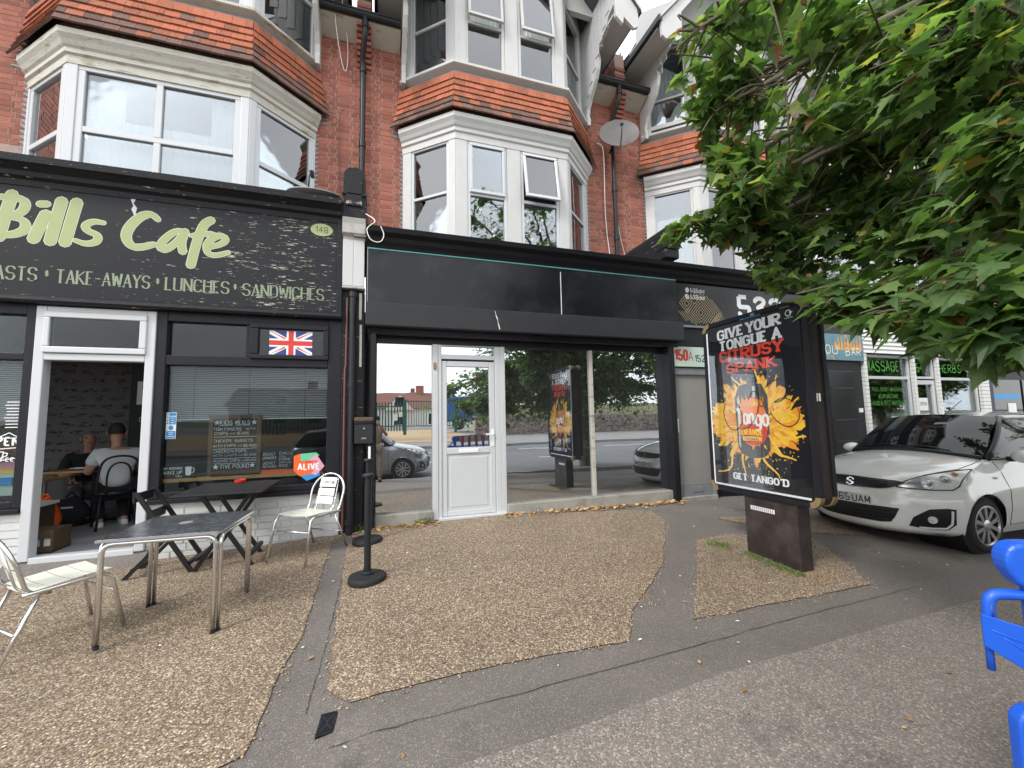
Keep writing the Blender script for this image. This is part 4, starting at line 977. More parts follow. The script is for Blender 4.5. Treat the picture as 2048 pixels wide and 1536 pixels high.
words(t, [('EASTBOURNE', -.885, .815, .028, dict(width=.2, d=.0016))], T5, 'poster_red', 'sans')
t = thing('open_sticker', 'white OPEN sticker with coffee cup left of the cafe door', 'sticker', (-3.52, .05, 1.1))
words(t, [('OPEN', -3.70, 1.135, .075, dict(width=.25, slope=-.06)), ('COFFEE', -3.70, .965, .035, dict(width=.22))], T5, 'white', 'bold')
mb = MB(); 
for q, d in (([(-3.60, 1.21), (-3.53, 1.25), (-3.455, 1.20)], 0), ([(-3.7, 1.20), (-3.44, 1.195)], .0002), ([(-3.66, 1.06), (-3.65, 1.0), (-3.57, 1.0), (-3.56, 1.06), (-3.66, 1.06)], .0003), ([(-3.56, 1.05), (-3.53, 1.045), (-3.535, 1.02), (-3.565, 1.01)], .0005), ([(-3.7, .985), (-3.58, .975), (-3.46, .995)], .0006), ([(-3.45, 1.17), (-3.44, 1.10), (-3.6, 1.09)], .0007)): ribbon(mb, [Vector(p) for p in q], T5, d, lambda v, i: .009)
for k in range(9): rect(mb, T5, -3.56-.02*random.random(), -3.47+.015*random.random(), 1.30+k*.032, 1.309+k*.032, .0002)
mb.build('cup_print', 'white', t, fix=False)
t = thing('magazine_rack', 'bright leaflets stacked inside the window left of the cafe door', 'leaflets', (-3.65, .12, .6))
bx(-4.2, -3.45, .10, .14, .62, .84).build('pale_leaflet', 'sign_mint', t); bx(-4.1, -3.452, .15, .17, .84, .90).build('yellow_leaflet', 'splash_yellow', t); bx(-4.1, -3.46, .145, .165, .885, .95).build('pink_leaflet', 'pink_sticker', t); bx(-3.62, -3.5, .09, .099, .72, .80).build('blue_label', 'blue_sticker', t)
# cafe room
rm = MB()
rm.add([(-7, .1, -.012), (-.3, .1, -.012), (-.3, 4, -.012), (-7, 4, -.012)], [(0, 1, 2, 3)]); rm.build('cafe_floor', 'interior_floor', B148)
bx(-7, -.3, 3.0, 3.1, -.1, 2.75).build('back_wall', 'cafe_wall', B148); bx(-7.1, -7, .1, 3.1, -.1, 2.75).build('side_wall', 'cafe_wall', B148); bx(-.32, -.16, .22, 3.1, -.1, 2.75).build('side_wall', 'cafe_wall', B148)
bx(-7, -.3, .1, 3.1, 2.7, 2.76).build('cafe_ceiling', 'cafe_wall', B148)
bx(-3.55, -.33, 2.2, 2.3, -.01, 2.7).build('partition', 'blackboard', B148)
mb = MB(); rs = random.Random(3)
for r in range(16):
    for c in range(14):
        z = .45+r*.14; x = -6.4+c*.26+(.13 if r % 2 else 0)
        if x > -3.5: continue
        for _ in range(7):
            a, e = x+rs.uniform(0, .17), z+rs.uniform(0, .075); mb.box(a, a+rs.uniform(.02, .07), 2.99, 2.999, e, e+rs.uniform(.008, .03))
tag(mb.build('wallpaper_print', 'dark_wood', B148), kind='stuff')
t = thing('notice', 'white notice pinned to the dark board inside the cafe', 'notice', (-3.35, 2.19, 1.6)); bx(-3.46, -3.22, 2.18, 2.19, 1.62, 1.97).build('sheet', 'paper', t); mb = MB(); poly(mb, TF(2.179), ell(-3.34, 1.87, .06, .06), 0); mb.build('round_mark', 'red', t, fix=False)
words(B148, [('CAFE', -3.42, 1.36, .07, dict(width=.25)), ('MENU', -3.1, 1.36, .07, dict(width=.2))], TF(2.195), 'chalk', 'chalk', 'chalk_writing')
# ------------------------------------------------------------------ empty mirrored shop
b = B150
TM = TF(-.10)
sf = thing('shop_fascia', 'blank glossy black fascia boards over the empty mirrored shop', 'sign', (2.2, -.1, 3.1))
bx(-.125, 2.552, -.10, 0, 2.805, 3.497).build('board', 'black_gloss', sf, bevel=.004); bx(2.562, 4.62, -.10, 0, 2.805, 3.497).build('board', 'black_gloss', sf, bevel=.004)
bx(2.55, 2.564, -.098, 0, 2.81, 3.45).build('joint', 'white', sf)
bx(-.14, 4.62, -.106, 0, 3.50, 3.516).build('edge_strip', 'teal', sf); bx(-.14, -.127, -.104, 0, 2.8, 3.498).build('edge_strip', 'lead', sf)
MB().sweep([(-.1, 3.516), (.0, 3.517), (.02, 3.56), (.06, 3.60), (.08, 3.65), (.15, 3.69), (.17, 3.75), (.0, 3.765), (-.3, 3.77)], [(-.155, -.08), (9.1, -.08)]).build('cornice', 'black_paint', sf)
bx_ = MB(); bx_.prism([(-.115, 2.80), (-.17, 2.79), (-.175, 2.50), (-.16, 2.485), (.02, 2.485), (.02, 2.80)], lambda a, z, d: (d, a, z), -.15, 4.67); bx_.build('shutter_box', 'charcoal', sf, bevel=.006)
mb = MB()
for k in range(4): mb.tube([(-.08, -.07, 2.470-k*.019), (4.62, -.07, 2.470-k*.019)], .0105, 8)
mb.build('roller_slats', 'black_paint', sf, smooth=True)
mb = MB(); q = [Vector((1.52, 2.775)), Vector((1.535, 2.71)), Vector((1.555, 2.66)), Vector((1.565, 2.6)), Vector((1.585, 2.52))]
ribbon(mb, q, lambda a, c, d: (a, -.1765-d, c), 0, lambda v, i: .012 if i % 2 else .006); mb.build('scratch', 'white', sf, fix=False)
for x0, x1 in ((-.085, -.02), (4.43, 4.50)): bx(x0, x1, -.075, .12, -.05, 2.42).build('shutter_guide', 'black_paint', sf, bevel=.005)
bx(-.10, 4.60, .06, .16, 2.32, 2.42).build('window_head', 'black_paint', b)
bx(-.02, .702, -.0, .2, -.12, .128).build('plinth', 'concrete', b, bevel=.012); bx(1.712, 4.56, -.01, .2, -.12, .133).build('plinth', 'concrete', b, bevel=.012)
bx(-.01, .70, .1, .106, .13, 2.32).build('mirror_pane', 'mirror_film', b); bx(1.71, 3.075, .1, .106, .135, 2.32).build('mirror_pane', 'mirror_film', b); bx(3.125, 4.43, .1, .106, .135, 2.32).build('mirror_pane', 'mirror_film', b)
bx(3.073, 3.128, .06, .12, .133, 2.32).build('window_bar', 'old_wood', b, bevel=.005)
bx(4.505, 4.53, .03, .12, .13, 2.3).box(4.54, 4.563, .02, .12, .13, 2.3).build('window_bar', 'old_wood', b, bevel=.004)
bx(-.02, 4.5, .3, .4, 0, 2.4).build('inner_screen', 'dark_room', b)
d = thing('front_door', 'white half glazed door with letter slot in the empty mirrored shop', 'door', (1.2, .08, 0))
bx(.70, .772, .03, .15, .0, 2.32).box(1.645, 1.712, .03, .15, .0, 2.32).build('side_post', 'grey_upvc', d, bevel=.006)
bx(.773, .82, .04, .14, -.0, 2.318).box(1.565, 1.644, .04, .14, -.0, 2.318).box(.82, 1.565, .045, .14, 2.125, 2.188).box(.82, 1.565, .045, .14, 2.305, 2.318).build('frame', 'upvc', d, bevel=.006)
lf = bx(.822, .893, .055, .115, .03, 2.10).box(1.488, 1.562, .055, .115, .03, 2.10).box(.893, 1.488, .0552, .115, 2.022, 2.10).box(.893, 1.488, .0552, .115, .84, .925).box(.893, 1.488, .0552, .115, .03, .10).build('leaf', 'upvc', d, bevel=.008)
bx(.89, 1.49, .072, .1, .1, .84).build('lower_panel', 'upvc', lf, bevel=.004)
bx(.93, 1.45, .066, .08, .14, .80).build('raised_field', 'upvc', lf, bevel=.008)
bx(.89, 1.49, .085, .09, .925, 2.022).build('mirror_pane', 'mirror_film', lf)
bx(1.05, 1.32, .043, .056, .852, .905).build('letter_slot', 'white', lf, bevel=.006)
MB().tube([(1.525, .055, 1.09), (1.525, .01, 1.09), (1.42, .005, 1.09)], .011, 8).box(1.505, 1.545, .045, .056, .93, 1.16).build('handle', 'white', lf, smooth='auto')
bx(.822, 1.562, .088, .094, 2.188, 2.305).build('fanlight_pane', 'mirror_film', d)
bx(.77, 1.70, -.03, .1, -.045, .028).build('threshold', 'upvc', d, bevel=.006)
tag(bx(.708, .745, .012, .03, 1.98, 2.07).build('door_buzzer', 'brass_corner', None, bevel=.005), 'small tarnished bell plate on the grey post left of the white door', 'bell')
t = thing('mailbox', 'black metal letter box with taped top on the pilaster beside the mirrored window', 'mailbox', (-.15, -.08, 1.03))
bx(-.26, -.045, -.16, -.01, 1.03, 1.27).build('box', 'charcoal', t, bevel=.008); bx(-.265, -.04, -.168, -.01, 1.268, 1.30).build('lid', 'black_paint', t, bevel=.006)
bx(-.262, -.043, -.170, -.02, 1.30, 1.35).build('brown_tape', 'dark_wood', t, bevel=.01); MB().tube([(-.15, -.16, 1.215), (-.15, -.168, 1.215)], .010, 12).build('lock', 'chrome', t); bx(-.18, -.125, -.163, -.159, 1.085, 1.105).build('name_plate', 'gold', t)
# ------------------------------------------------------------------ shop with the gold patterned fascia
b = B152
bx(4.50, 4.565, -.04, .14, -.12, 2.5).build('door_post', 'black_paint', b, bevel=.006)
d = thing('flat_door', 'plain grey flat door with letter plate under a numbered sign', 'door', (4.95, .1, 0))
bx(4.566, 4.605, .02, .12, -.08, 2.08).box(5.28, 5.33, .02, .12, -.08, 2.08).box(4.605, 5.28, .02, .12, 1.97, 2.08).build('frame', 'lead', d, bevel=.005)
bx(4.605, 5.28, .06, .10, .20, 1.97).build('leaf', 'door_grey', d); bx(4.605, 5.28, .055, .10, .0, .20).build('kick_board', 'lead', d, bevel=.004)
bx(4.87, 5.08, .045, .056, .06, .15).build('letter_plate', 'lead', d, bevel=.006); bx(4.615, 4.66, .045, .06, 1.03, 1.25).build('handle_plate', 'plate_white', d, bevel=.004)
bx(4.566, 5.33, .0, .15, -.13, -.0).build('step', 'concrete', d, bevel=.01)
t = thing('number_sign', 'pale green sign with red 150A and black 152 over the grey door', 'sign', (4.95, 0, 2.1))
bx(4.57, 5.33, -.01, .05, 2.10, 2.43).build('panel', 'sign_mint', t, bevel=.004)
TN = TF(-.0115)
words(t, [('150', 4.61, 2.21, .16, dict(width=.235)),], TN, 'red', 'bold'); words(t, [('A', 4.872, 2.20, .15, dict(width=.09))], TN, 'red', 'thin', 'letter'); words(t, [('152', 5.0, 2.19, .105, dict(width=.2))], TN, 'black_paint', 'sans', 'number')
bx(5.33, 9.05, .15, .3, -.1, 2.7).build('shop_wall', 'black_paint', b); bx(4.566, 9.05, -.0, .2, 2.44, 2.78).build('lintel', 'black_paint', b)
for x0, x1 in ((5.42, 6.6), (6.7, 7.85)): bx(x0, x1, .12, .13, .5, 2.2).build('pane', 'car_glass', b); bx(x0-.04, x1+.04, .05, .15, .42, .5).build('window_board', 'black_paint', b, bevel=.005)
t = thing('shop_fascia', 'black fascia with gold square pattern and white lettering', 'sign', (6.9, -.03, 3.1))
bx(4.66, 9.05, -.03, .05, 2.79, 3.51).build('board', 'black_gloss', t)
bx(4.66, 9.05, -.04, .05, 2.755, 2.79).build('lower_trim', 'lead', t)
TG = TF(-.0305); mb = MB(); dd = 0
def clip(p): return Vector((min(max(p.x, 4.70), 5.72), min(max(p.y, 2.80), 3.49)))
for (cx_, cz, n_) in ((5.16, 3.02, 9), (4.88, 3.16, 3), (5.55, 2.82, 4)):
    for k in range(1, n_+1):
        r = .050*k
        pts = [(cx_, cz+r*1.1), (cx_+r, cz), (cx_, cz-r*1.1), (cx_-r, cz)]
        for p, q in zip(pts, pts[1:]+pts[:1]):
            P = [Vector(p).lerp(Vector(q), s_/6) for s_ in range(7)]
            run = []
            for v in P+[None]:
                ok_ = v is not None and 4.69 < v.x < 5.75 and 2.80 < v.y < 3.42-.35*max(0, v.x-5.0) and not (n_ == 9 and v.x < 5.02 and v.y > 3.08)
                if ok_: run.append(v)
                else:
                    if len(run) > 1: dd = ribbon(mb, run, TG, dd % .002, lambda v, i: .012)
                    run = []
mb.build('gold_pattern', 'gold', t, fix=False)
words(t, [('533cbd', 4.97, 3.36, .062, dict(width=.28)), ('533cbd', 4.965, 3.245, .062, dict(width=.28))], TG, 'white', 'sans')
mb = MB(); poly(mb, TG, ell(4.90, 3.39, .037, .042), .0005); poly(mb, TG, ell(4.895, 3.275, .037, .042), .0005); mb.build('round_icon', 'white', t, fix=False)
mb = MB(); text(mb, 'f', TG, 4.888, 3.25, .045, 'bold', d=.001); ribbon(mb, [Vector(p) for p in ell(4.90, 3.39, .017, .019, 10)]+[Vector((4.917, 3.39))], TG, .001, lambda v, i: .006); mb.build('icon_mark', 'black_paint', t, fix=False)
words(t, [('533', 6.0, 3.0, .36, dict(width=.95))], TG, 'poster_white', 'bold')
t = thing('mural_sign', 'small painted blue and orange fascia over the dark doorway beside the white boards', 'sign', (8.4, -.03, 2.6))
bx(7.7, 9.04, -.05, .02, 2.30, 2.80).build('panel', 'mural', t)
words(t, [('COU', 7.82, 2.42, .16, dict(width=.5)), ('BAR', 8.55, 2.40, .14, dict(width=.4))], TF(-.0505), 'white', 'paint')
mb = MB()
for k in range(9): a = 8.25+k*.085; poly(mb, TF(-.0508), [(a, 2.5), (a+.03, 2.72+.05*(k % 3)), (a+.075, 2.5)], k*.0001)
mb.build('painted_flames', 'splash_orange', t, fix=False)
bx(7.95, 9.04, .02, .14, -.1, 2.29).build('dark_doorway', 'black_paint', b); bx(8.1, 8.8, -.0, .03, .0, 2.1).build('dark_door', 'black_gloss', b, bevel=.01)
for z in (.75, 1.15, 1.75): bx(8.15, 8.75, -.012, .0, z, z+.03).build('door_rail', 'charcoal', b)
bx(8.88, 8.97, .0, .03, 1.3, 1.38).build('number_tile', 'white', b)
# ------------------------------------------------------------------ white boarded massage shop
b = B154
for k in range(16):
    z = 2.47+k*.082; piece('board', ('clap', 0), lambda: MB().add([(0, 0, 0), (4.05, 0, 0), (4.05, .022, .082), (0, .022, .082), (0, .05, 0), (4.05, .05, 0), (4.05, .05, .082), (0, .05, .082)], [(0, 1, 2, 3), (4, 5, 6, 7), (0, 1, 5, 4), (0, 3, 7, 4), (1, 2, 6, 5), (2, 3, 7, 6)]).mesh('board', 'clapboard'), b, (9.06, -.05, z))
for x0, w_ in ((9.06, .09), (10.55, .07), (11.34, .07), (12.86, .28)):
    for k in range(30):
        piece('quoin', ('quoin', w_), lambda w_=w_: MB().box(0, w_, -.03, .03, 0, .074).mesh('quoin', 'clapboard'), b, (x0, .0, .02+k*.082))
bx(9.06, 13.14, .02, .1, -.1, .55).build('stall_riser', 'clapboard', b)
for x0, x1 in ((9.15, 10.55), (11.41, 12.86)): window(b, TFm := (lambda u, d, z: (u, .04-d, z)), x0, x1, .55, 2.46, trans=(1.99,), fw=.06, g='shop_glass', name='shop_window')
window(b, TFm, 10.62, 11.34, 1.98, 2.46, fw=.05, g='shop_glass', name='fanlight')
d = thing('massage_door', 'white glazed door of the boarded massage shop', 'door', (11, .04, 0))
window(d, TFm, 10.64, 11.33, .0, 1.95, trans=(.8,), fw=.09, g='shop_glass', name='leaf')
t = thing('shop_lettering', 'green hand painted lettering across the white framed massage shop windows', 'lettering', (11, 0, 2.2))
TW = TF(.066)
words(t, [('MASSAGE', 9.27, 2.13, .2, dict(width=.98))], TW, 'green_paint', 'paint', 'lettering'); words(t, [('154', 10.78, 2.14, .17, dict(width=.24))], TW, 'green_paint', 'paint', 'number'); words(t, [('HERBS', 11.6, 2.14, .17, dict(width=.75))], TW, 'green_paint', 'paint', 'lettering')
words(t, [('FULL', 9.4, 1.72, .07, dict(width=.2)), ('BODY', 9.65, 1.72, .07, dict(width=.23)), ('MASSAGE', 9.93, 1.72, .07, dict(width=.42)), ('ACUPUNCTURE', 9.55, 1.58, .07, dict(width=.6)), ('HEAD &', 9.35, 1.44, .08, dict(width=.31)), ('FEET', 9.71, 1.44, .08, dict(width=.2)), ('MASSAGE', 9.96, 1.44, .08, dict(width=.44))], TW, 'green_paint', 'paint', 'lettering')
t = thing('price_list', 'pale green price posters standing in the massage shop windows', 'poster', (11, .1, 1))
for x0, x1 in ((9.95, 10.5), (11.5, 12.05), (12.1, 12.8)):
    bx(x0, x1, .10, .11, .62, 1.2).build('poster', 'paper', t); bx(x0, x1, .096, .10, 1.2, 1.27).build('green_header', 'green_sticker', t)
    mb = MB()
    for k in range(6): rect(mb, TF(.0995), x0+.08, x0+.3+.05*(k % 3), .7+k*.075, .716+k*.075, 0)
    mb.build('print', 'charcoal', t, fix=False)
t = thing('door_card', 'small white OPEN card in the massage shop door', 'sign', (10.95, .06, 1.5)); bx(10.78, 11.06, .05, .058, 1.32, 1.58).build('card', 'paper', t); words(t, [('OPEN', 10.81, 1.42, .07, dict(width=.2))], TF(.0495), 'charcoal', 'sans')
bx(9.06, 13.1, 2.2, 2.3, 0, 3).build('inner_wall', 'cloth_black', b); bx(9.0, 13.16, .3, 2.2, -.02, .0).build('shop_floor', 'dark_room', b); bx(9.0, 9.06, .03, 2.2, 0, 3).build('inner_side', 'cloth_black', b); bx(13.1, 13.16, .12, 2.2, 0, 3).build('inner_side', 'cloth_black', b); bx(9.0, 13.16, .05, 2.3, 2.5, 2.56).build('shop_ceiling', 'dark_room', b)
b = B156
bx(13.15, 19, .1, .3, -.1, 3.8).build('front_wall', 'black_paint', b); bx(13.3, 14.6, .06, .1, .5, 2.0).build('pane', 'car_glass', b); bx(14.7, 16, .06, .1, .5, 2.0).build('pane', 'car_glass', b)
bx(13.35, 14.5, .05, .06, 1.55, 1.66).build('blue_poster', 'blue_sticker', b); bx(14.0, 14.3, .045, .06, 1.1, 1.45).build('white_notice', 'paper', b); bx(13.15, 13.3, -.02, .1, -.1, 3.8).build('pier', 'purple_dark', b)
bx(14.0, 24, 1.37, 4, 3.7, 8.4).build('wall', 'brick', b)
# ------------------------------------------------------------------ street advertising panel
t = thing('advertising_panel', 'black double sided poster panel with orange drink can on a dark pole', 'poster panel', (3.74, -2.27, gz(3.74, -2.3)))
YL, YR, ZB, ZT, XF, XR = -1.655, -2.865, .475, 2.335, 3.655, 3.845
def rr(y0, y1, z0, z1, r, n=6):
    out = []
    for cx_, cz, a0 in ((y1-r, z0+r, -90), (y1-r, z1-r, 0), (y0+r, z1-r, 90), (y0+r, z0+r, 180)):
        out += [(cx_+r*math.cos(R(a0+90*k/n)), cz+r*math.sin(R(a0+90*k/n))) for k in range(n+1)]
    return out
TX = lambda a, b, d: (d, a, b)
MB().prism(rr(YR, YL, ZB, ZT, .09), TX, XF+.012, XR-.012).build('case', 'brown_iron', t)
for x0, x1 in ((XF-.008, XF+.035), (XR-.035, XR+.008)):
    mb = MB(); o = rr(YR-.012, YL+.012, ZB-.012, ZT+.012, .10); i = rr(YR+.035, YL-.035, ZB+.035, ZT-.035, .05); n = len(o)
    for k in range(n):
        q = (k+1) % n
        mb.add([(x0, *o[k]), (x0, *o[q]), (x0, *i[q]), (x0, *i[k]), (x1, *o[k]), (x1, *o[q]), (x1, *i[q]), (x1, *i[k])], [(0, 1, 2, 3), (4, 5, 6, 7), (0, 1, 5, 4), (2, 3, 7, 6)])
    fr = mb.build('rim', 'black_paint', t)
    mb = MB()
    for k0 in (0, 14, 21, 7):
        ks = range(k0, k0+7)
        for k in ks:
            q = (k+1) % n
            if q == (k0+7) % n: continue
            g = lambda p: (p[0]+(p[0]-(YL+YR)/2)*.004, p[1]+(p[1]-1.4)*.003)
            a, c = g(o[k]), g(o[q])
            mb.add([(x0-.004, *a), (x0-.004, *c), (x1+.003, *c), (x1+.003, *a), (x0-.004, *i[k]), (x0-.004, *i[q])], [(0, 1, 2, 3), (0, 1, 5, 4)])
    tag(mb.build('corner_cap', 'brass_corner', fr), kind='stuff')
for y in (-2.885, ):
    bx(3.70, 3.715, -2.872, -2.862, 1.40, 1.47).box(3.735, 3.75, -2.872, -2.862, 1.40, 1.47).build('lock_slot', 'white', t)
TP = lambda a, b, d: (XF-.002-d, -1.69-a, b)
mb = MB(); rect(mb, TP, -.0, 1.12, .515, 2.29, 0); ps = mb.build('poster', 'poster_black', t, fix=False)
mb = MB(); rect(mb, TP, .0, .018, .54, 2.24, .0006); rect(mb, TP, .0, 1.10, .525, .545, .0007); mb.build('white_edge', 'poster_white', ps, fix=False)
words(ps, [('GIVE', .172, 2.135, .095, dict(width=.33, slope=.035, d=.0008)), ('YOUR', .555, 2.148, .095, dict(width=.365, slope=.035, d=.0008)), ('TONGUE A', .19, 2.012, .092, dict(width=.73, slope=.022, d=.0008)), ], TP, 'poster_white', 'slab', 'headline')
words(ps, [('CITRUSY', .185, 1.885, .10, dict(width=.745, slope=.022, d=.0008)), ('SPANK', .27, 1.752, .088, dict(width=.58, slope=.022, d=.0008))], TP, 'poster_red', 'slab', 'headline')
words(ps, [("GET TANGO'D", .272, .617, .058, dict(width=.62, d=.0008))], TP, 'poster_white', 'slab', 'headline')
rs = random.Random(11)
def splash(n, r0, r1, cx_, cz, sx, sz, d, m_, nm, bias=0):
    mb = MB(); pts = []
    for k in range(n):
        a = 2*math.pi*k/n; rr_ = r0+(r1-r0)*(rs.random()**1.6) if k % 2 else r0*rs.uniform(.8, 1)
        pts.append((cx_+sx*rr_*math.cos(a+rs.uniform(-.05, .05)), cz+sz*rr_*math.sin(a)))
    for p, q in zip(pts, pts[1:]+pts[:1]): mb.add([TP(cx_, cz, d), TP(*p, d), TP(*q, d)], [(0, 1, 2)])
    return mb.build(nm, m_, ps, fix=False)
def blotch(mb, cx_, cz, r, d, ang=0, st=1.0):
    n = 11; P = []
    for k in range(n):
        a = 2*math.pi*k/n; q = r*rs.uniform(.55, 1.25); x, z = q*math.cos(a)*st, q*math.sin(a); P.append(Vector((cx_+x*math.cos(ang)-z*math.sin(ang), cz+x*math.sin(ang)+z*math.cos(ang))))
    for _ in range(2): P = [q for a, b in zip(P, P[1:]+P[:1]) for q in (a*.75+b*.25, a*.25+b*.75)]
    P = [Vector((min(max(p.x, .02), 1.095), p.y)) for p in P]
    for p, q in zip(P, P[1:]+P[:1]): mb.add([TP(cx_, cz, d), TP(*p, d), TP(*q, d)], [(0, 1, 2)])
d_ = .0008
for m_, cnt_, r0_, r1_, s0, s1 in (('splash_orange', 90, .16, .40, .045, .10), ('splash_yellow', 70, .26, .47, .025, .06), ('splash_orange', 90, .22, .47, .015, .05), ('splash_yellow', 70, .2, .42, .012, .03)):
    mb = MB()
    for k in range(cnt_):
        a = 2*math.pi*(k+rs.random())/cnt_; r = rs.uniform(r0_, r1_)
        if math.sin(a) < -.6: r *= .72
        blotch(mb, .55+r*math.cos(a)*1.08, 1.2+r*math.sin(a)*.92, rs.uniform(s0, s1)*.62, d_, a+rs.uniform(-.2, .2), rs.uniform(1.8, 4.2)); d_ += 4e-6
    mb.build('splash', m_, ps, fix=False)
mb = MB()
for k in range(260):
    a = rs.uniform(0, 6.283); r = rs.uniform(.36, .56)
    x, z, q = .55+r*1.02*math.cos(a), 1.2+r*1.05*math.sin(a), rs.uniform(.002, .007)
    if .02 < x < 1.09: poly(mb, TP, ell(x, z, q*rs.uniform(.7, 1.6), q, 6), .0016)
for a0, ln in ((-2.25, .72), (-1.9, .55), (-1.2, .58), (-.3, .60), (.35, .56), (1.9, .56), (1.35, .58), (2.7, .55), (-.75, .55), (.9, .56)):
    P = [Vector((.55+s_*math.cos(a0+.10*math.sin(s_*14)), 1.2+s_*math.sin(a0+.10*math.sin(s_*14))*1.0)) for s_ in [.25+(ln-.25)*k/8 for k in range(9)]]
    P = [p for p in P if .02 < p.x < 1.1]; n = len(P)
    ribbon(mb, P, TP, .0017, lambda v, i, n=n: .030*(1-i/n)+.006)
mb.build('droplets', 'splash_yellow', ps, fix=False)
can = MB(); poly(can, TP, [(.355, .95), (.40, .885), (.46, .862), (.55, .853), (.64, .862), (.69, .885), (.735, .95), (.74, 1.47), (.70, 1.56), (.68, 1.60), (.54, 1.622), (.41, 1.60), (.385, 1.56), (.345, 1.47)], .002); cn = can.build('can', 'can_dark', ps, fix=False)
mb = MB(); poly(mb, TP, ell(.545, 1.22, .178, .25, 28), .0024); mb.build('can_label', 'can_orange', ps, fix=False)
mb = MB(); poly(mb, TP, ell(.56, 1.11, .15, .13, 24), .0026); mb.build('can_label_red', 'red', ps, fix=False)
mb = MB()
for k in range(26):
    a = rs.uniform(.4, .68); poly(mb, TP, [(a, 1.38), (a+rs.uniform(-.02, .02), 1.38+rs.uniform(.03, .15)), (a+.02, 1.38)], .0028+k*1e-5)
mb.build('can_splash', 'splash_orange', ps, fix=False)
words(ps, [('Tan', .362, 1.20, .15, dict(width=.20, d=.0032)), ('go', .59, 1.185, .15, dict(width=.14, d=.0032))], TP, 'white', 'soft', 'brand_name')
words(ps, [('ORANGE', .415, 1.085, .058, dict(width=.24, d=.0032))], TP, 'splash_yellow', 'bold', 'flavour')
mb = MB(); rect(mb, TP, .42, .645, 1.025, 1.066, .0030); mb.build('yellow_strip', 'splash_yellow', ps, fix=False)
words(ps, [('ORIGINAL', .44, 1.033, .024, dict(width=.18, d=.0034))], TP, 'black_paint', 'sans', 'flavour')
mb = MB(); poly(mb, TP, [(.37, .98), (.39, .94), (.40, 1.5), (.375, 1.46)], .0029); poly(mb, TP, [(.57, 1.47), (.60, 1.47), (.60, 1.58), (.57, 1.585)], .0029); mb.build('can_glint', 'grey_upvc', ps, fix=False)
mb = MB(); rect(mb, TP, .475, .72, 2.293, 2.345, .003); mb.build('owner_plate', 'blue_sticker', t, fix=False); words(t, [('global', .50, 2.307, .026, dict(width=.15, d=.0036))], TP, 'white', 'sans', 'owner_name')
mb = MB(); rect(mb, TP, .93, 1.03, 2.297, 2.318, .003); mb.build('white_tab', 'white', t, fix=False)
mb = MB(); ribbon(mb, [Vector((1.015+.028*math.cos(R(k)), 2.235+.028*math.sin(R(k)))) for k in range(20, 330, 22)], TP, .0008, lambda v, i: .009); poly(mb, TP, [(1.03, 2.215), (1.06, 2.24), (1.025, 2.25)], .001); text(mb, 'recycle', TP, .975, 2.185, .014, 'sans', width=.08, d=.0008); mb.build('recycle_mark', 'white', ps, fix=False)
# marker tag scrawled on the glass
mb = MB()
for pth in ([(.22, 1.42), (.18, 1.30), (.25, 1.14), (.38, 1.13), (.45, 1.25), (.40, 1.38), (.36, 1.42)], [(.4, 1.14), (.52, 1.16), (.62, 1.30), (.66, 1.48), (.58, 1.55), (.52, 1.45)], [(.66, 1.45), (.70, 1.40), (.66, 1.36), (.64, 1.42)], [(.72, 1.56), (.85, 1.64), (.95, 1.60), (.98, 1.50), (.90, 1.42), (.78, 1.40), (.92, 1.46), (1.04, 1.38), (1.06, 1.24), (.95, 1.16), (.82, 1.22), (.76, 1.32)]):
    ribbon(mb, smoothcurve([Vector(p) for p in pth], 3), TP, .0062, lambda v, i: .007)
mb.build('marker_scrawl', 'rubber', t, fix=False)
MB().box(XF-.0075, XF-.0055, -2.81, -1.71, .52, 2.285).build('cover_pane', 'panel_glass', t)
pl = MB().prism([(3.672, gz(3.7, -2.3)-.05), (3.83, gz(3.8, -2.3)-.05), (3.83, .49), (3.672, .49)], lambda a, b, d: (a, d, b), -2.63, -2.055).build('pole', 'brown_iron', t, bevel=.008)
TPo = lambda a, b, d: (3.6715-d, -2.13-a, b)
mb = MB(); rect(mb, TPo, .0, .27, .325, .365, .0005); mb.build('white_sticker', 'white', pl, fix=False)
mb = MB()
for k in range(11): rect(mb, TPo, .012+k*.023, .012+k*.023+.013, .33, .36, .0009)
for k in range(11): rect(mb, TPo, .016+k*.023, .016+k*.023+.005, .335, .355, .0012, 1)
mb.build('sticker_print', ['charcoal', 'white'], pl, fix=False)
# ------------------------------------------------------------------ cafe furniture
def u_frame(mb, a, b, h, r=.0145, rad=.07): mb.tube(fillet([(a[0], a[1], 0), (a[0], a[1], h), (b[0], b[1], h), (b[0], b[1], 0)], rad, 6), r, 10)
t = thing('cafe_table', 'square aluminium cafe table with grey patterned top', 'table', (-1.40, -1.62, gz(-1.4, -1.62)), R(-2.5))
H = .70; e = .345
mb = MB()
for s_ in (-1, 1):
    f = MB(); u_frame(f, (-.33, s_*.335), (.33, s_*.335), H-.03); f.build('leg_frame', 'aluminium', t, smooth=True, local=True)
    f = MB(); u_frame(f, (s_*.352, -.305), (s_*.352, .305), H-.03); f.build('leg_frame', 'aluminium', t, smooth=True, local=True)
MB().prism(rr(-.365, .365, -.365, .365, .02), lambda a, b, d: (a, b, d), H-.012, H+.004).build('table_edge', 'aluminium', t, local=True)
MB().prism(rr(-.358, .358, -.358, .358, .02), lambda a, b, d: (a, b, d), H-.01, H+.0065).build('table_top', 'table_top', t, local=True)
MB().prism(ell(.0, .02, .045, .045, 24), lambda a, b, d: (a, b, d), H, H+.010).build('hole_cover', 'lead', t, local=True)
mb = MB()
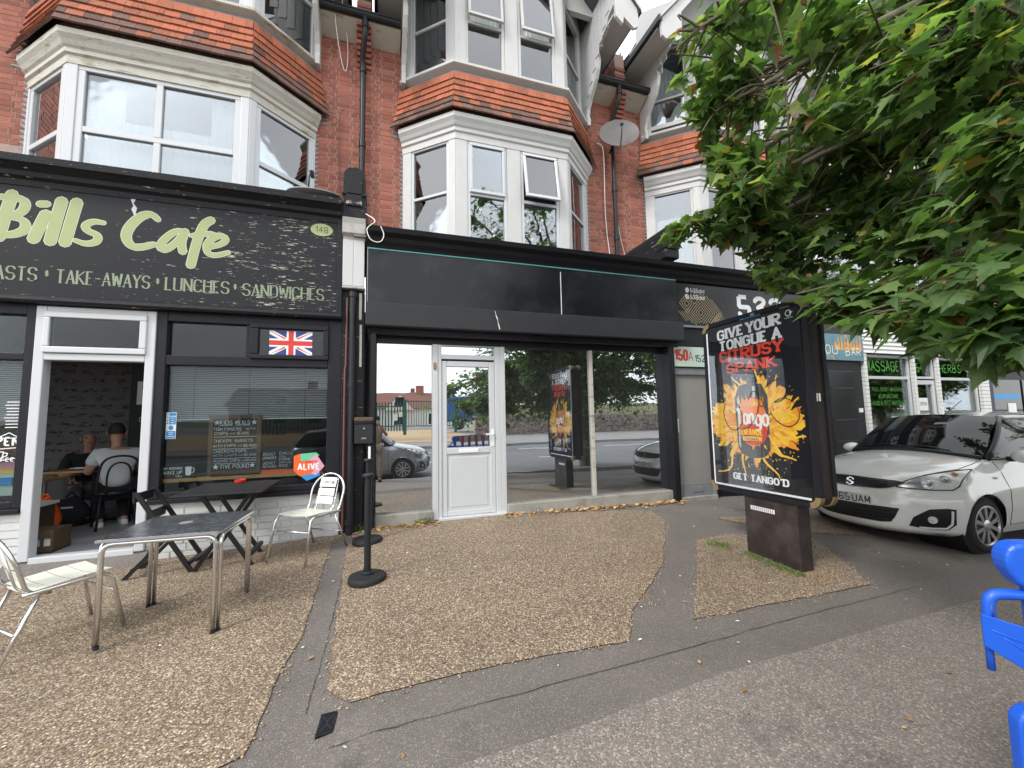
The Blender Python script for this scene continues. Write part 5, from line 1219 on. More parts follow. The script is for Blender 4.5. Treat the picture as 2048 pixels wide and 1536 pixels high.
for x, y in ((-.33, .335), (.33, .335), (-.33, -.335), (.33, -.335), (.352, .305), (-.352, .305), (.352, -.305), (-.352, -.305)): mb.tube([(x, y, 0), (x, y, .022)], .0165, 10)
tag(mb.build('leg_foot', 'rubber', t, local=True), kind='stuff')
def alu_chair(label, loc, rz):
    t = thing('cafe_chair', label, 'chair', loc, rz, 'aluminium cafe chairs')
    hw = .215
    # front legs and seat side rails in one bent tube per side, joined at the back
    for s_ in (-1, 1):
        MB().tube(fillet([(s_*(hw+.03), -.31, 0), (s_*hw, -.22, .44), (s_*(hw-.005), .20, .425), (s_*(hw-.015), .205, .43)], .07, 6), .0125, 10).build('front_leg', 'aluminium', t, smooth=True, local=True)
        MB().tube([(s_*(hw+.01), .31, 0), (s_*(hw-.02), .13, .415)], .012, 10).build('rear_leg', 'aluminium', t, smooth=True, local=True)
    MB().tube(fillet([(-hw+.02, .08, .405), (-hw+.012, .19, .43)]+[(-hw*math.cos(math.pi*k/16), .185+(.61+.195*math.sin(math.pi*k/16)-.43)*.34, .61+.195*math.sin(math.pi*k/16)) for k in range(17)]+[(hw-.012, .19, .43), (hw-.02, .08, .405)], .05, 4), .0125, 10).build('back_hoop', 'aluminium', t, smooth=True, local=True)
    MB().tube(fillet([(-.10, .17, .425), (-.115, .215, .46), (-.105, .30, .76)], .05), .008, 8).tube(fillet([(.10, .17, .425), (.115, .215, .46), (.105, .30, .76)], .05), .008, 8).build('back_rod', 'aluminium', t, smooth=True, local=True)
    MB().tube([(-hw-.012, -.25, .30), (hw+.012, -.25, .30)], .008, 8).tube([(-hw, .24, .20), (hw, .24, .20)], .008, 8).build('cross_rod', 'aluminium', t, smooth=True, local=True)
    for k in range(4):
        y0 = -.235+k*.108
        def sf_(a, b, y0=y0, k=k): y = y0+b*.104; return (-.2+.4*a, y, .448+.012*math.cos(y*7+1.2)-.010*math.sin(math.pi*a))
        MB().grid(sf_, 8, 3).build('seat_slat', 'cream_slat', t, smooth=True, fix=False, local=True)
    for k, (z0, z1) in enumerate(((.49, .565), (.575, .65), (.665, .765))):
        def bf(a, b, z0=z0, z1=z1): z = z0+(z1-z0)*b; return (-.108+.216*a, .185+(z-.43)*.32+.012*math.sin(math.pi*a)-.0165, z)
        s_ = MB().grid(bf, 6, 2).build('back_slat', 'cream_slat', t, smooth=True, fix=False, local=True)
        if k == 2:
            TT = lambda a, b, d: (a, .185+(b-.43)*.32+.012*math.sin(math.pi*(a+.108)/.216)-.0175-d, b)
            TT2 = lambda a, b, d: (-a, .185+(b-.43)*.32+.012*math.sin(math.pi*(-a+.108)/.216)-.0155+d, b)
            mb = MB(); text(mb, 'Coca-Cola', TT, -.085, .70, .036, 'script', width=.16); text(mb, 'Coca-Cola', TT2, -.085, .70, .036, 'script', width=.16); mb.build('lettering', 'pipe_black', s_, fix=False)
    return t
alu_chair('aluminium chair with cream slats standing by the brown pipe at the cafe corner', (-.665, -.585, gz(-.66, -.58)), -.62)
alu_chair('aluminium chair with cream slats pulled up to the near side of the grey topped table', (-2.14, -1.655, gz(-2.1, -1.65)), 2.41)
t = thing('folding_table', 'black wooden folding table against the cafe window', 'table', (-1.42, -.5, gz(-1.42, -.45)), R(0))
MB().box(-.37, .37, -.42, .42, .745, .765).build('table_top', 'black_wood', t, local=True, bevel=.006)
for y in (-.16, .22):
    for s_, dy in ((-1, 0), (1, .03)):
        MB().prism([(s_*-.27, .0), (s_*-.225, .0), (s_*.25, .745), (s_*.205, .745)] if s_ > 0 else [(.27, .0), (.225, .0), (-.25, .745), (-.205, .745)], lambda a, b, d, y=y, dy=dy: (a, y+dy+d, b), 0, .024).build('leg', 'black_wood', t, local=True)
for x in (-.23, .23): MB().box(x-.018, x+.018, -.16, .26, .10, .135).build('stretcher', 'black_wood', t, local=True)
t = thing('folding_chair', 'black wooden folding chair beside the black table', 'chair', (-2.0, -.42, gz(-2, -.42)), R(0))
for y in (-.17, .17):
    MB().prism([(.33, 0), (.285, 0), (-.20, .80), (-.155, .80)], lambda a, b, d, y=y: (a, y+d, b), -.012, .012).build('back_post', 'black_wood', t, local=True)
    MB().prism([(-.26, 0), (-.215, 0), (.20, .46), (.155, .46)], lambda a, b, d, y=y: (a, y*.86+d, b), -.012, .012).build('leg', 'black_wood', t, local=True)
for a, z in ((-.19, .74), (-.075, .565)): MB().box(a-.012, a+.012, -.17, .17, z-.04, z+.045).build('back_slat', 'black_wood', t, local=True, bevel=.004)
for k in range(5): MB().box(-.14+k*.066, -.085+k*.066, -.15, .15, .445, .462).build('seat_slat', 'black_wood', t, local=True)
MB().box(.255, .285, -.17, .17, .08, .11).box(-.2, -.17, -.14, .14, .06, .085).build('stretcher', 'black_wood', t, local=True)
t = thing('ashtray', 'small red ashtray on the black folding table', 'ashtray', (-1.44, -.14, gz(-1.42, -.45)+.766))
MB().lathe([(.045, 0), (.052, .004), (.056, .03), (.048, .03), (.044, .010), (.001, .008)], 24).build('bowl', 'red', t, smooth='auto', local=True)
def stanchion(label, x, y, paper=False):
    t = thing('queue_post', label, 'queue post', (x, y, gz(x, y)), 0, 'black queue posts by the cafe corner')
    MB().lathe([(.001, 0), (.158, 0), (.162, .006), (.16, .040), (.152, .050), (.08, .056), (.05, .060), (.001, .060)], 40).build('base', 'rubber', t, smooth='auto', local=True)
    MB().lathe([(.05, .058), (.05, .075), (.036, .085), (.036, .10), (.001, .10)], 24).build('collar', 'pipe_black', t, smooth='auto', local=True)
    MB().tube([(0, 0, .08), (0, 0, .90)], .029, 20).build('pole', 'pipe_black', t, smooth='auto', local=True)
    MB().lathe([(.001, .895), (.048, .895), (.05, .90), (.05, .918), (.046, .924), (.001, .924)], 24).build('cap', 'pipe_black', t, smooth='auto', local=True)
    if paper: MB().box(-.004, .022, -.012, -.004, .924, 1.06).build('white_strap', 'white', t, local=True)
    return t
stanchion('black queue post on round base in front, nearest the pebble paving edge', -.07, -1.55)
stanchion('black queue post with white strap on top, close to the pilaster', -.09, -.50, True)
# service cover set in the path
t = thing('drain_cover', 'small black service cover sunk in the asphalt path', 'service cover', (-.22, -3.16, gz(-.22, -3.16)))
MB().prism([(-.045, -.085), (.032, -.075), (.05, .075), (-.035, .07)], lambda a, b, d: (a, b, d), -.01, .007).build('frame', 'black_paint', t, local=True, bevel=.003)
mb = MB()
for q in ([(-.03, -.06), (0, -.02), (.025, -.055)], [(-.025, .05), (0, .0), (.03, .05)], [(0, -.02), (0, 0)], [(-.035, -.03), (-.028, .03)], [(.03, -.03), (.038, .03)]): ribbon(mb, [Vector(p) for p in q], lambda a, b, d: (a, b, .0075+d), 0, lambda v, i: .008)
mb.build('raised_ribs', 'charcoal', t, local=True, fix=False)
# blue plastic works barrier
def barrier(label, loc, rz):
    t = thing('works_barrier', label, 'barrier', loc, rz)
    TB = lambda a, b, d: (a, d, b-loc[2])
    MB().prism([(.112, .762), (.092, .778), (.078, .80), (.070, .82), (.067, .84), (.069, .858), (.076, .875), (.089, .888), (.108, .895), (.135, .897), (1.72, .893), (1.75, .86), (1.75, .79), (1.72, .755), (.15, .752)], TB, -.03, .03).build('top_bar', 'blue_plastic', t, local=True, bevel=.012, seg=3)
    MB().prism(ell(.105, .845, .022, .018, 16), TB, -.027, .027).build('recess_rim', 'blue_plastic', t, local=True, bevel=.005)
    MB().tube([TB(a, b, 0) for a, b in smoothcurve_2([(.16, .738), (.085, .738), (.05, .736), (.033, .722), (.031, .69), (.029, .60)])], .0155, 12).tube([TB(.014, .67, -.012), TB(.014, .522, -.012)], [.009, .0095], 10).build('end_hook', 'blue_plastic', t, smooth=True, local=True)
    MB().tube([TB(a, b, -.012) for a, b in ((.031, .71), (.030, .66))], .005, 6).build('hook_groove', 'navy', t, smooth=True, local=True)
    MB().prism([(-.014, .690), (.045, .672), (.12, .652), (.6, .60), (.6, .43), (.12, .515), (.047, .560), (-.014, .600)], TB, -.042, -.034).build('wrap_panel', 'blue_plastic', t, local=True, bevel=.002)
    MB().tube([TB(.004, .648, -.0425), TB(.05, .628, -.0425), TB(.14, .60, -.0425)], .0022, 6).tube([TB(.03, .628, -.0425), TB(.07, .60, -.0425), TB(.16, .555, -.0425)], .002, 6).build('panel_crease', 'blue_plastic', t, smooth=True, local=True)
    for k in range(7): MB().box(.12+k*.255, .20+k*.255, -.02, .02, .38-loc[2], .77-loc[2]).build('upright', 'blue_plastic', t, local=True, bevel=.012)
    MB().prism(rr(.058, 1.72, .06, .425, .05), TB, -.024, .024).build('lower_panel', 'blue_plastic', t, local=True, bevel=.012, seg=3)
    for x in (.25, 1.45): MB().box(x, x+.09, -.28, .28, 0, .07).box(x+.01, x+.08, -.03, .03, .07, .3).build('foot', 'blue_plastic', t, local=True, bevel=.015)
    MB().box(.30, 1.35, .028, .036, .715-loc[2], .875-loc[2]).build('reflective_board', 'white', t, local=True)
    for k in range(4): MB().box(.32+k*.25, .445+k*.25, .0362, .038, .717-loc[2], .873-loc[2]).build('red_stripe', 'red', t, local=True)
    return t
def smoothcurve_2(p): return [(q.x, q.y) for q in smoothcurve([(a, b, 0) for a, b in p], 2)]
barrier('blue plastic works barrier with hooked end at the right edge of the picture', (1.74, -4.69, gz(2.2, -5)), R(-32))
# ------------------------------------------------------------------ cars (u back from the front bumper, v to the car's left, w up)
def cat(tab, s):
    n = len(tab)-1; s = min(max(s, 0), n-1e-6); i = int(s); f = s-i
    p0, p1, p2, p3 = (np.array(tab[min(max(k, 0), n)], float) for k in (i-1, i, i+1, i+2))
    return .5*((2*p1)+(p2-p0)*f+(2*p0-5*p1+4*p2-p3)*f*f+(3*p1-p0-3*p2+p3)*f**3)
CP = [(.11, .175), (.035, .225), (.0, .33), (-.005, .45), (.01, .57), (.045, .67), (.09, .745), (.20, .83), (.46, .925), (.78, .99), (1.04, 1.03)]
KS = [(.44,), (.44,), (.43,), (.42,), (.42,), (.43,), (.43,), (.38,), (.27,), (.16,), (.10,)]
VM = [(.74,), (.79,), (.82,), (.835,), (.842,), (.84,), (.83,), (.805,), (.775,), (.74,), (.70,)]
DR = [(0,), (0,), (0,), (0,), (0,), (0,), (.0,), (.03,), (.06,), (.07,), (.07,)]
def Fb(s, t):
    u, w_ = cat(CP, s); k = cat(KS, s)[0]; vm = cat(VM, s)[0]; dr = cat(DR, s)[0]
    return Vector((u+k*abs(t)**2.5, -t*vm, w_-dr*t*t))
BELT = [(1.35, .735, .965), (1.75, .745, .98), (2.3, .75, 1.0), (2.9, .735, 1.03), (3.4, .69, 1.05), (3.7, .61, 1.05), (3.80, .5, 1.04)]
TOPS = [tuple((Fb(s, 1).x, -Fb(s, 1).y, Fb(s, 1).z)) for s in (6, 7, 8, 9, 10)]+BELT
def Sd(c, q):
    """side: c along (0..n), q 0 sill .. 1 belt"""
    uT, vT, wT = cat(TOPS, c); b = Fb(q*6, 1); wB = .175 if c < 9 else .25
    bul = np.interp(q, [0, .12, .35, .6, .85, 1], [.76, .81, .842, .846, .80+.2*(vT-.8) if vT < .8 else vT, vT]); 
    if c > 8.5: bul = bul-(c-8.5)*.11
    k = min(1, c/1.5)
    return Vector((b.x*(1-k)+uT*k, -((-b.y)*(1-k)+bul*k), b.z*(1-k)+(wB+(wT-wB)*q)*k))
def Wt(t): return Vector((1.60+.15*t*t, -.565*t, 1.478-.045*t*t))
def Wr(t): return Vector((3.45-.08*t*t, -.545*t, 1.46-.05*t*t))
def make_car(label, paint, loc, rz, plate):
    car = thing('parked_car', label, 'car', loc, rz)
    def B(mb, n, m_, par=None, **k): return mb.build(n, m_, par or car, local=True, **k)
    mb = MB(); mb.grid(lambda a, b: tuple(Fb(a*10, b*2-1)), 60, 60)
    body = mb.build('body', paint, car, smooth=True, local=True)
    for s_ in (1, -1):
        N, M_ = 110, 26; nC = len(TOPS)-1
        us = [i/N*nC for i in range(N+1)]
        V = [[Sd(c, r/M_) for r in range(M_+1)] for c in us]
        RW = .335; flag = {}
        for i in range(N+1):
            for j in range(M_+1):
                for (cu, cw) in ((.80, .29), (3.22, .29)):
                    p = V[i][j]; dx, dz = p.x-cu, p.z-cw; r = math.hypot(dx, dz)
                    if r < RW:
                        flag[i, j] = r < RW-.055
                        k = RW/max(r, 1e-3); V[i][j] = Vector((cu+dx*k, p.y, max(cw+dz*k, .17)))
        mb = MB(); idx = lambda i, j: i*(M_+1)+j
        fs = [(idx(i, j), idx(i+1, j), idx(i+1, j+1), idx(i, j+1)) for i in range(N) for j in range(M_) if not any(flag.get(q) for q in ((i, j), (i+1, j), (i+1, j+1), (i, j+1)))]
        mb.add([(p.x, p.y*s_, p.z) for row in V for p in row], fs)
        B(mb, 'side_panel', paint, smooth=True)
        sy = -s_
        # glazing
        def sw(a, b, s_=s_):
            lo = Vector(cat([(1.16, .70, .962)]+BELT[:-1], a*6)); hi = Vector((1.77+a*1.62, .555-.02*a, 1.425+.01*math.sin(a*3.1)-.03*a)); p = lo.lerp(hi, b); return (p.x, -s_*(p.y+.03*math.sin(b*3.14)), p.z)
        B(MB().grid(sw, 20, 6), 'side_window', 'car_glass', smooth=True)
        B(MB().tube([sw(0, b/6) for b in range(7)], .030, 8), 'pillar', 'car_black', smooth=True)
        B(MB().tube([(p[0], p[1]+s_*-.004, p[2]) for p in [sw(.42+.03*b/6, b/6) for b in range(7)]], .035, 8), 'pillar', 'car_black', smooth=True)
        B(MB().tube([sw(a/12, 0) for a in range(13)], .014, 6), 'waist_seal', 'car_black', smooth=True)
        B(MB().tube([sw(a/12, 1) for a in range(13)], .028, 8), 'roof_rail', paint, smooth=True)
        # wing mirror
        M2 = lambda x, y, z: (1.42+x*.10, sy*(.90+z*.115), 1.0+y*.075)
        prf = [(math.sin(k*math.pi/10)*(1 if k < 6 else .95), -math.cos(k*math.pi/10)) for k in range(11)]
        mr = B(MB().lathe([(max(r, .01), h) for r, h in prf], 16, M2), 'wing_mirror', paint, smooth='auto')
        B(MB().tube([(1.45, sy*.70, .955), (1.43, sy*.83, .97)], .03, 8), 'mirror_arm', 'car_black', smooth=True)
        # wheels
        for cu in (.80, 3.22):
            W = lambda a, b, h, cu=cu, sy=sy: (cu+a, sy*(.66+h), .29+b)
            B(MB().lathe([(.345, -.3), (.345, .12), (.30, .135)], 32, W, cap=True), 'wheel_well', 'car_black') 
            wh = B(MB().lathe([(.19, -.08), (.27, -.085), (.288, -.06), (.290, .0), (.290, .10), (.284, .135), (.265, .158), (.225, .168), (.205, .16)], 40, W, cap=False), 'wheel', 'tyre', smooth='auto')
            B(MB().lathe([(.208, .162), (.20, .15), (.195, .12), (.15, .10), (.001, .10)], 40, W, cap=False), 'rim_well', 'car_black', wh)
            mb = MB(); mb.lathe([(.210, .158), (.212, .166), (.198, .168), (.188, .155)], 40, W, cap=False)
            for k in range(5):
                for dq in (-.17, .17):
                    a = 2*math.pi*k/5+dq; c, e = math.cos(a), math.sin(a); c2, e2 = math.cos(a+dq*.9), math.sin(a+dq*.9)
                    n_ = Vector((-e, c))*.016; n2 = Vector((-e2, c2))*.024
                    mb.add([W(c*.05+n_.x, e*.05+n_.y, .158), W(c*.05-n_.x, e*.05-n_.y, .158), W(c2*.195-n2.x, e2*.195-n2.y, .162), W(c2*.195+n2.x, e2*.195+n2.y, .162), W(c*.05+n_.x, e*.05+n_.y, .12), W(c*.05-n_.x, e*.05-n_.y, .12), W(c2*.195-n2.x, e2*.195-n2.y, .12), W(c2*.195+n2.x, e2*.195+n2.y, .12)], [(0, 1, 2, 3), (0, 1, 5, 4), (1, 2, 6, 5), (3, 0, 4, 7), (2, 3, 7, 6)])
            mb.lathe([(.06, .12), (.06, .16), (.045, .168), (.001, .17)], 20, W, cap=False)
            B(mb, 'rim', 'alloy', wh, smooth='auto')
            B(MB().lathe([(.028, .165), (.026, .174), (.001, .175)], 16, W, cap=False), 'hub_cap', 'alloy', wh)
        # panel joints
        mb = MB()
        for pth in ([Sd(4.35, q) for q in np.linspace(.12, .97, 12)], [Sd(6.55, q) for q in np.linspace(.12, .97, 12)], [Sd(c, .12) for c in np.linspace(4.35, 8.3, 12)]):
            mb.tube([(p.x, s_*(p.y-.0005), p.z) for p in pth], .0035, 5)
        B(mb, 'door_gap', 'car_black', fix=False)
        hd = Sd(6.3, .80); B(MB().tube([(hd.x-.1, s_*(hd.y-.012), hd.z), (hd.x-.07, s_*(hd.y-.035), hd.z), (hd.x+.07, s_*(hd.y-.035), hd.z), (hd.x+.1, s_*(hd.y-.012), hd.z)], .014, 8), 'door_handle', paint, smooth=True)
    # screens and roof
    B(MB().grid(lambda a, b: tuple(Fb(10, b*2-1).lerp(Wt(b*2-1), a)+Vector((-.03*math.sin(a*3.14), 0, .02*math.sin(a*3.14)))), 10, 24), 'windscreen', 'car_glass', smooth=True)
    B(MB().grid(lambda a, b: tuple(Wt(b*2-1).lerp(Wr(b*2-1), a)+Vector((0, 0, .035*math.sin(a*3.14)))), 14, 20), 'roof', paint, smooth=True)
    B(MB().grid(lambda a, b: tuple(Wr(b*2-1).lerp(Vector((3.78-.08*(b*2-1)**2, -.56*(b*2-1), 1.04)), a)), 4, 10), 'rear_window', 'car_glass', smooth=True)
    B(MB().grid(lambda a, b: (3.80+.05*math.sin(a*3.14)-.12*abs(b*2-1)**3, -(b*2-1)*(.50+.2*math.sin(a*2.2)), 1.04-.8*a), 10, 16), 'tailgate', paint, smooth=True)
    B(MB().add([(.3, -.7, .2), (3.7, -.7, .2), (3.7, .7, .2), (.3, .7, .2)], [(0, 1, 2, 3)]), 'underbody', 'car_black')
    P = [Fb(10, t)+Vector((-.005, 0, .012)) for t in np.linspace(-.97, .97, 20)]
    B(MB().tube([tuple(p) for p in P], .028, 8), 'scuttle', 'car_black', smooth=True)
    for t0, t1 in ((-.1, .62), (-.75, -.02)):
        B(MB().tube([tuple(Fb(10, t0+(t1-t0)*k/6).lerp(Wt(t0+(t1-t0)*k/6), .05+.05*math.sin(k/6*3.14))+Vector((-.02, 0, .02))) for k in range(7)], .009, 6), 'wiper', 'car_black', smooth=True)
    B(MB().tube([(1.95, 0, 1.505), (2.25, 0, 1.66)], .005, 6), 'aerial', 'car_black')
    def nrm(s, t):
        a = Fb(s+.02, t)-Fb(s-.02, t); b = Fb(s, t+.01)-Fb(s, t-.01); n = a.cross(b); n.normalize(); return n if n.dot(Vector((-1, 0, .5))) > 0 else -n
    def over(pol, off, name, m_, par=None, nt_=26, nr=8):
        """patch lying on the nose: pol = closed (s, t) outline"""
        ts = [p[1] for p in pol]; t0, t1 = min(ts), max(ts); mb = MB(); rows = []
        for k in range(nt_+1):
            t = t0+(t1-t0)*(.002+.996*k/nt_); hit = []
            for (a, b), (c, e) in zip(pol, pol[1:]+pol[:1]):
                if (b-t)*(e-t) <= 0 and b != e: hit.append(a+(c-a)*(t-b)/(e-b))
            rows.append([tuple(Fb(min(hit)+(max(hit)-min(hit))*r/nr, t)+nrm(min(hit)+(max(hit)-min(hit))*r/nr, t)*off) for r in range(nr+1)])
        mb.add([p for r in rows for p in r], [(i*(nr+1)+j, (i+1)*(nr+1)+j, (i+1)*(nr+1)+j+1, i*(nr+1)+j+1) for i in range(nt_) for j in range(nr)])
        return B(mb, name, m_, par, smooth=True)
    gr = over([(6.0, -.5), (6.15, 0), (6.0, .5), (5.75, .58), (5.0, .47), (4.75, .35), (4.7, 0), (4.75, -.35), (5.0, -.47), (5.75, -.58)], .008, 'grille', 'car_black')
    lo = over([(3.05, -.55), (3.1, 0), (3.05, .55), (1.75, .48), (1.6, .36), (1.6, -.36), (1.75, -.48)], .006, 'lower_grille', 'car_black')
    mb = MB()
    for s in (1.9, 2.2, 2.5, 2.8): mb.tube([tuple(Fb(s, t)+nrm(s, t)*.01) for t in np.linspace(-.48, .48, 16)], .007, 5)
    for s in (5.1, 5.4, 5.7): mb.tube([tuple(Fb(s, t)+nrm(s, t)*.012) for t in np.linspace(-.42, .42, 14)], .005, 5)
    B(mb, 'grille_bars', 'rubber', lo, smooth=True)
    c0 = Fb(5.4, 0); TE = lambda a, b, d: (c0.x-.022-d+b*.35, -a, c0.z+b)
    mb = MB(); ribbon(mb, [Vector(p) for p in ((.040, .020), (0, .044), (-.040, .021), (.040, -.021), (0, -.044), (-.040, -.020))], TE, 0, lambda v, i: .015 if i != 2 else .021, round_=False); B(mb, 'badge', 'chrome', gr, fix=False)
    for s_ in (1, -1):
        ol = [(5.15, .50), (5.05, .62), (5.0, .78), (5.1, .92), (5.6, .955), (6.6, .975), (8.15, .995), (7.9, .93), (7.35, .80), (6.7, .67), (6.0, .57)]
        hl = over([(a, b*s_) for a, b in ol], .006, 'headlight', 'lamp_glass', nt_=40)
        dkp = over([(a*.93+6.0*.07, (.76+(b-.76)*.86)*s_) for a, b in [(5.15, .52), (5.05, .66), (5.1, .78), (5.6, .80), (6.4, .76), (6.9, .72), (6.5, .64), (6.0, .58)]], .009, 'lamp_bezel', 'alloy', hl)
        for (s, t, r, m_) in ((5.7, .74, .058, 'alloy'), (6.55, .86, .045, 'alloy'), (7.3, .91, .028, 'amber')):
            c = Fb(s, t*s_)+nrm(s, t*s_)*.012; n_ = nrm(s, t*s_); q = n_.to_track_quat('Z', 'Y').to_matrix()
            B(MB().lathe([(r, 0), (r*.95, .006), (r*.7, -.002), (r*.5, .004), (.001, .012)], 20, lambda x, y, z, c=c, q=q: tuple(c+q @ Vector((x, y, z))), cap=False), 'lamp_bulb', m_, hl, smooth='auto')
        mb = MB(); mb.tube([tuple(Fb(a, b*s_)+nrm(a, b*s_)*.008) for a, b in ol+ol[:1]], .0055, 6); B(mb, 'lamp_seal', 'car_black', hl, smooth=True)
        fg = over([(a, b*s_) for a, b in [(1.55, .62), (1.35, .78), (1.4, .90), (2.0, .955), (3.3, .955), (3.35, .90), (3.2, .78), (2.4, .66)]], .006, 'fog_recess', 'car_black')
        c = Fb(2.3, .80*s_)+nrm(2.3, .8*s_)*.01; n_ = nrm(2.3, .8*s_); q = n_.to_track_quat('Z', 'Y').to_matrix()
        B(MB().lathe([(.040, 0), (.036, .01), (.03, .0), (.001, .008)], 20, lambda x, y, z, c=c, q=q: tuple(c+q @ Vector((x, y, z))), cap=False), 'fog_lamp', 'lamp_glass', fg, smooth='auto')
        B(MB().tube([tuple(Fb(a, b*s_)+nrm(a, b*s_)*.010) for a, b in ((1.5, .70), (1.5, .80), (1.58, .89), (2.0, .925), (2.6, .93), (3.15, .93))], .010, 6), 'lamp_strip', 'plate_white', fg, smooth=True)
        mb = MB(); mb.tube([tuple(Fb(s, .0+np.interp(s, [6.2, 7, 8, 9, 10], [.63, .70, .90, .95, .97])*s_)+Vector((0, 0, .002))) for s in np.linspace(6.2, 10, 20)], .0035, 5); B(mb, 'bonnet_gap', 'car_black', fix=False)
        ip = Sd(3.6, .78); B(MB().tube([(ip.x-.02, s_*(ip.y-.004), ip.z), (ip.x+.02, s_*(ip.y-.004), ip.z)], .014, 8), 'side_repeater', 'lamp_glass', smooth=True)
    pl = B(MB().box(-.026, -.014, -.26, .26, .462, .574), 'number_plate', 'plate_white')
    for s_, x_, w_ in ((plate[:4], -.235, .255), (plate[5:], .055, .185)): mb = MB(); text(mb, s_, lambda a, b, d: (-.0265-d, -a, b), x_, .480, .075, 'plate', width=w_); B(mb, 'plate_text', 'car_black', pl, fix=False)
    return car
make_car('small white hatchback parked on the pavement behind the poster panel', 'car_white', (5.426, -1.935, -.226), -.0353, 'GY65 UAM')
make_car('silver car parked in the road by the kerb, seen only in the mirrored window', 'car_silver', (1.55, -7.6, -.385), math.pi+.04, 'GU05 KLB')
# ------------------------------------------------------------------ people
def skin_mesh(J, E_, name, m_, parent, sub=2):
    """J: name -> (pos, radius or (rx, ry)); E_: edges between names"""
    keys = list(J); me = bpy.data.meshes.new(name); me.from_pydata([J[k][0] for k in keys], [(keys.index(a), keys.index(b)) for a, b in E_], []); me.update()
    me.materials.append(MATS[m_]); o = bpy.data.objects.new(name, me); place(o, parent, local=True)
    sk = o.modifiers.new('skin', 'SKIN'); sk.use_smooth_shade = True
    for i, k in enumerate(keys):
        r = J[k][1]; me.skin_vertices[0].data[i].radius = r if isinstance(r, tuple) else (r, r)
    me.skin_vertices[0].data[0].use_root = True
    sb = o.modifiers.new('sub', 'SUBSURF'); sb.levels = sub; sb.render_levels = sub
    return o
def person(label, loc, rz, pose, shirt, legs, hair=None, sleeve=.5, build=1.0):
    p = thing('person', label, 'person', loc, rz)
    J = dict(pose); b = build
    rad = dict(pelvis=(.15*b, .12*b), waist=(.135*b, .105*b), chest=(.155*b, .11*b), neck0=.065, neck=.052, head0=.066, head1=(.078, .092), head2=(.076, .09), head3=.05)
    for s in 'LR': rad.update({'sh'+s: .062*b, 'el'+s: .043*b, 'wr'+s: .029, 'pa'+s: (.030, .02), 'hip'+s: .092*b, 'kn'+s: .062, 'an'+s: .04, 'to'+s: .035})
    E_ = [('pelvis', 'waist'), ('waist', 'chest'), ('chest', 'neck0'), ('neck0', 'neck'), ('neck', 'head0'), ('head0', 'head1'), ('head1', 'head2'), ('head2', 'head3')]
    for s in 'LR': E_ += [('chest', 'sh'+s), ('sh'+s, 'el'+s), ('el'+s, 'wr'+s), ('wr'+s, 'pa'+s), ('pelvis', 'hip'+s), ('hip'+s, 'kn'+s), ('kn'+s, 'an'+s), ('an'+s, 'to'+s)]
    JJ = {k: (Vector(v), rad[k]) for k, v in J.items()}
    # fingers: short chains rooted in the palm
    for s in 'LR':
        d = (JJ['pa'+s][0]-JJ['wr'+s][0]).normalized(); side = d.cross(Vector((0, 0, 1))); side = side.normalized() if side.length > .1 else Vector((1, 0, 0))
        for k in range(5):
            off = (k-1.5)*.017 if k < 4 else -.045; ln = (.062, .072, .068, .054, .05)[k]
            a = JJ['pa'+s][0]+side*off*.9+(d*.012 if k < 4 else d*-.02); e1 = a+(d*ln*.55 if k < 4 else d*.02+side*-.015)+Vector((0, 0, -.006)); e2 = e1+d*ln*.45+Vector((0, 0, -.016))
            JJ[f'f{s}{k}a'] = (a, .010); JJ[f'f{s}{k}b'] = (e1, .009); JJ[f'f{s}{k}c'] = (e2, .007)
            E_ += [('pa'+s, f'f{s}{k}a'), (f'f{s}{k}a', f'f{s}{k}b'), (f'f{s}{k}b', f'f{s}{k}c')]
    skin_mesh(JJ, E_, 'body', 'skin', p)
    g = lambda k, q: (JJ[k][0], tuple(x+q for x in JJ[k][1]) if isinstance(JJ[k][1], tuple) else JJ[k][1]+q)
    S = {k: g(k, .018) for k in ('pelvis', 'waist', 'chest')}; S['neck0'] = (JJ['neck0'][0]+Vector((0, 0, -.01)), .075)
    es = [('pelvis', 'waist'), ('waist', 'chest'), ('chest', 'neck0')]
    for s in 'LR':
        S['sh'+s] = g('sh'+s, .018); S['slv'+s] = (JJ['sh'+s][0].lerp(JJ['el'+s][0], sleeve), .068*b); es += [('chest', 'sh'+s), ('sh'+s, 'slv'+s)]
    skin_mesh(S, es, 'shirt', shirt, p)
    S = {'pelvis': g('pelvis', .012)}; es = []
    for s in 'LR':
        S['hip'+s] = g('hip'+s, .012); S['kn'+s] = g('kn'+s, .012); S['an'+s] = g('an'+s, .018); es += [('pelvis', 'hip'+s), ('hip'+s, 'kn'+s), ('kn'+s, 'an'+s)]
    skin_mesh(S, es, 'trousers', legs, p)
    h1, h2, h3 = (JJ[k][0] for k in ('head1', 'head2', 'head3')); upv = (h2-JJ['head0'][0]).normalized(); f = Vector(J.get('face', (0, -1, 0))) if False else FACE
    fx = f-upv*f.dot(upv); fx.normalize(); sx = fx.cross(upv)
    hc = h1.lerp(h2, .5)
    if hair:
        mb = MB(); q = Matrix((sx, fx, upv)).transposed()
        def hf(a, b):
            th = a*math.pi*2; ph = b*1.95; x, y, z = math.sin(ph)*math.cos(th), math.sin(ph)*math.sin(th), math.cos(ph)
            cut = 1.0 if y < .35 or z > .45 else .86
            return tuple(hc+q @ Vector((x*.092, y*.104*cut-.012, z*.116+.022)))
        mb.grid(hf, 24, 12); mb.build('hair', hair, p, smooth=True, local=True, fix=False)
    mb = MB(); P_ = lambda a, c, e: tuple(hc+sx*a+upv*c+fx*e)
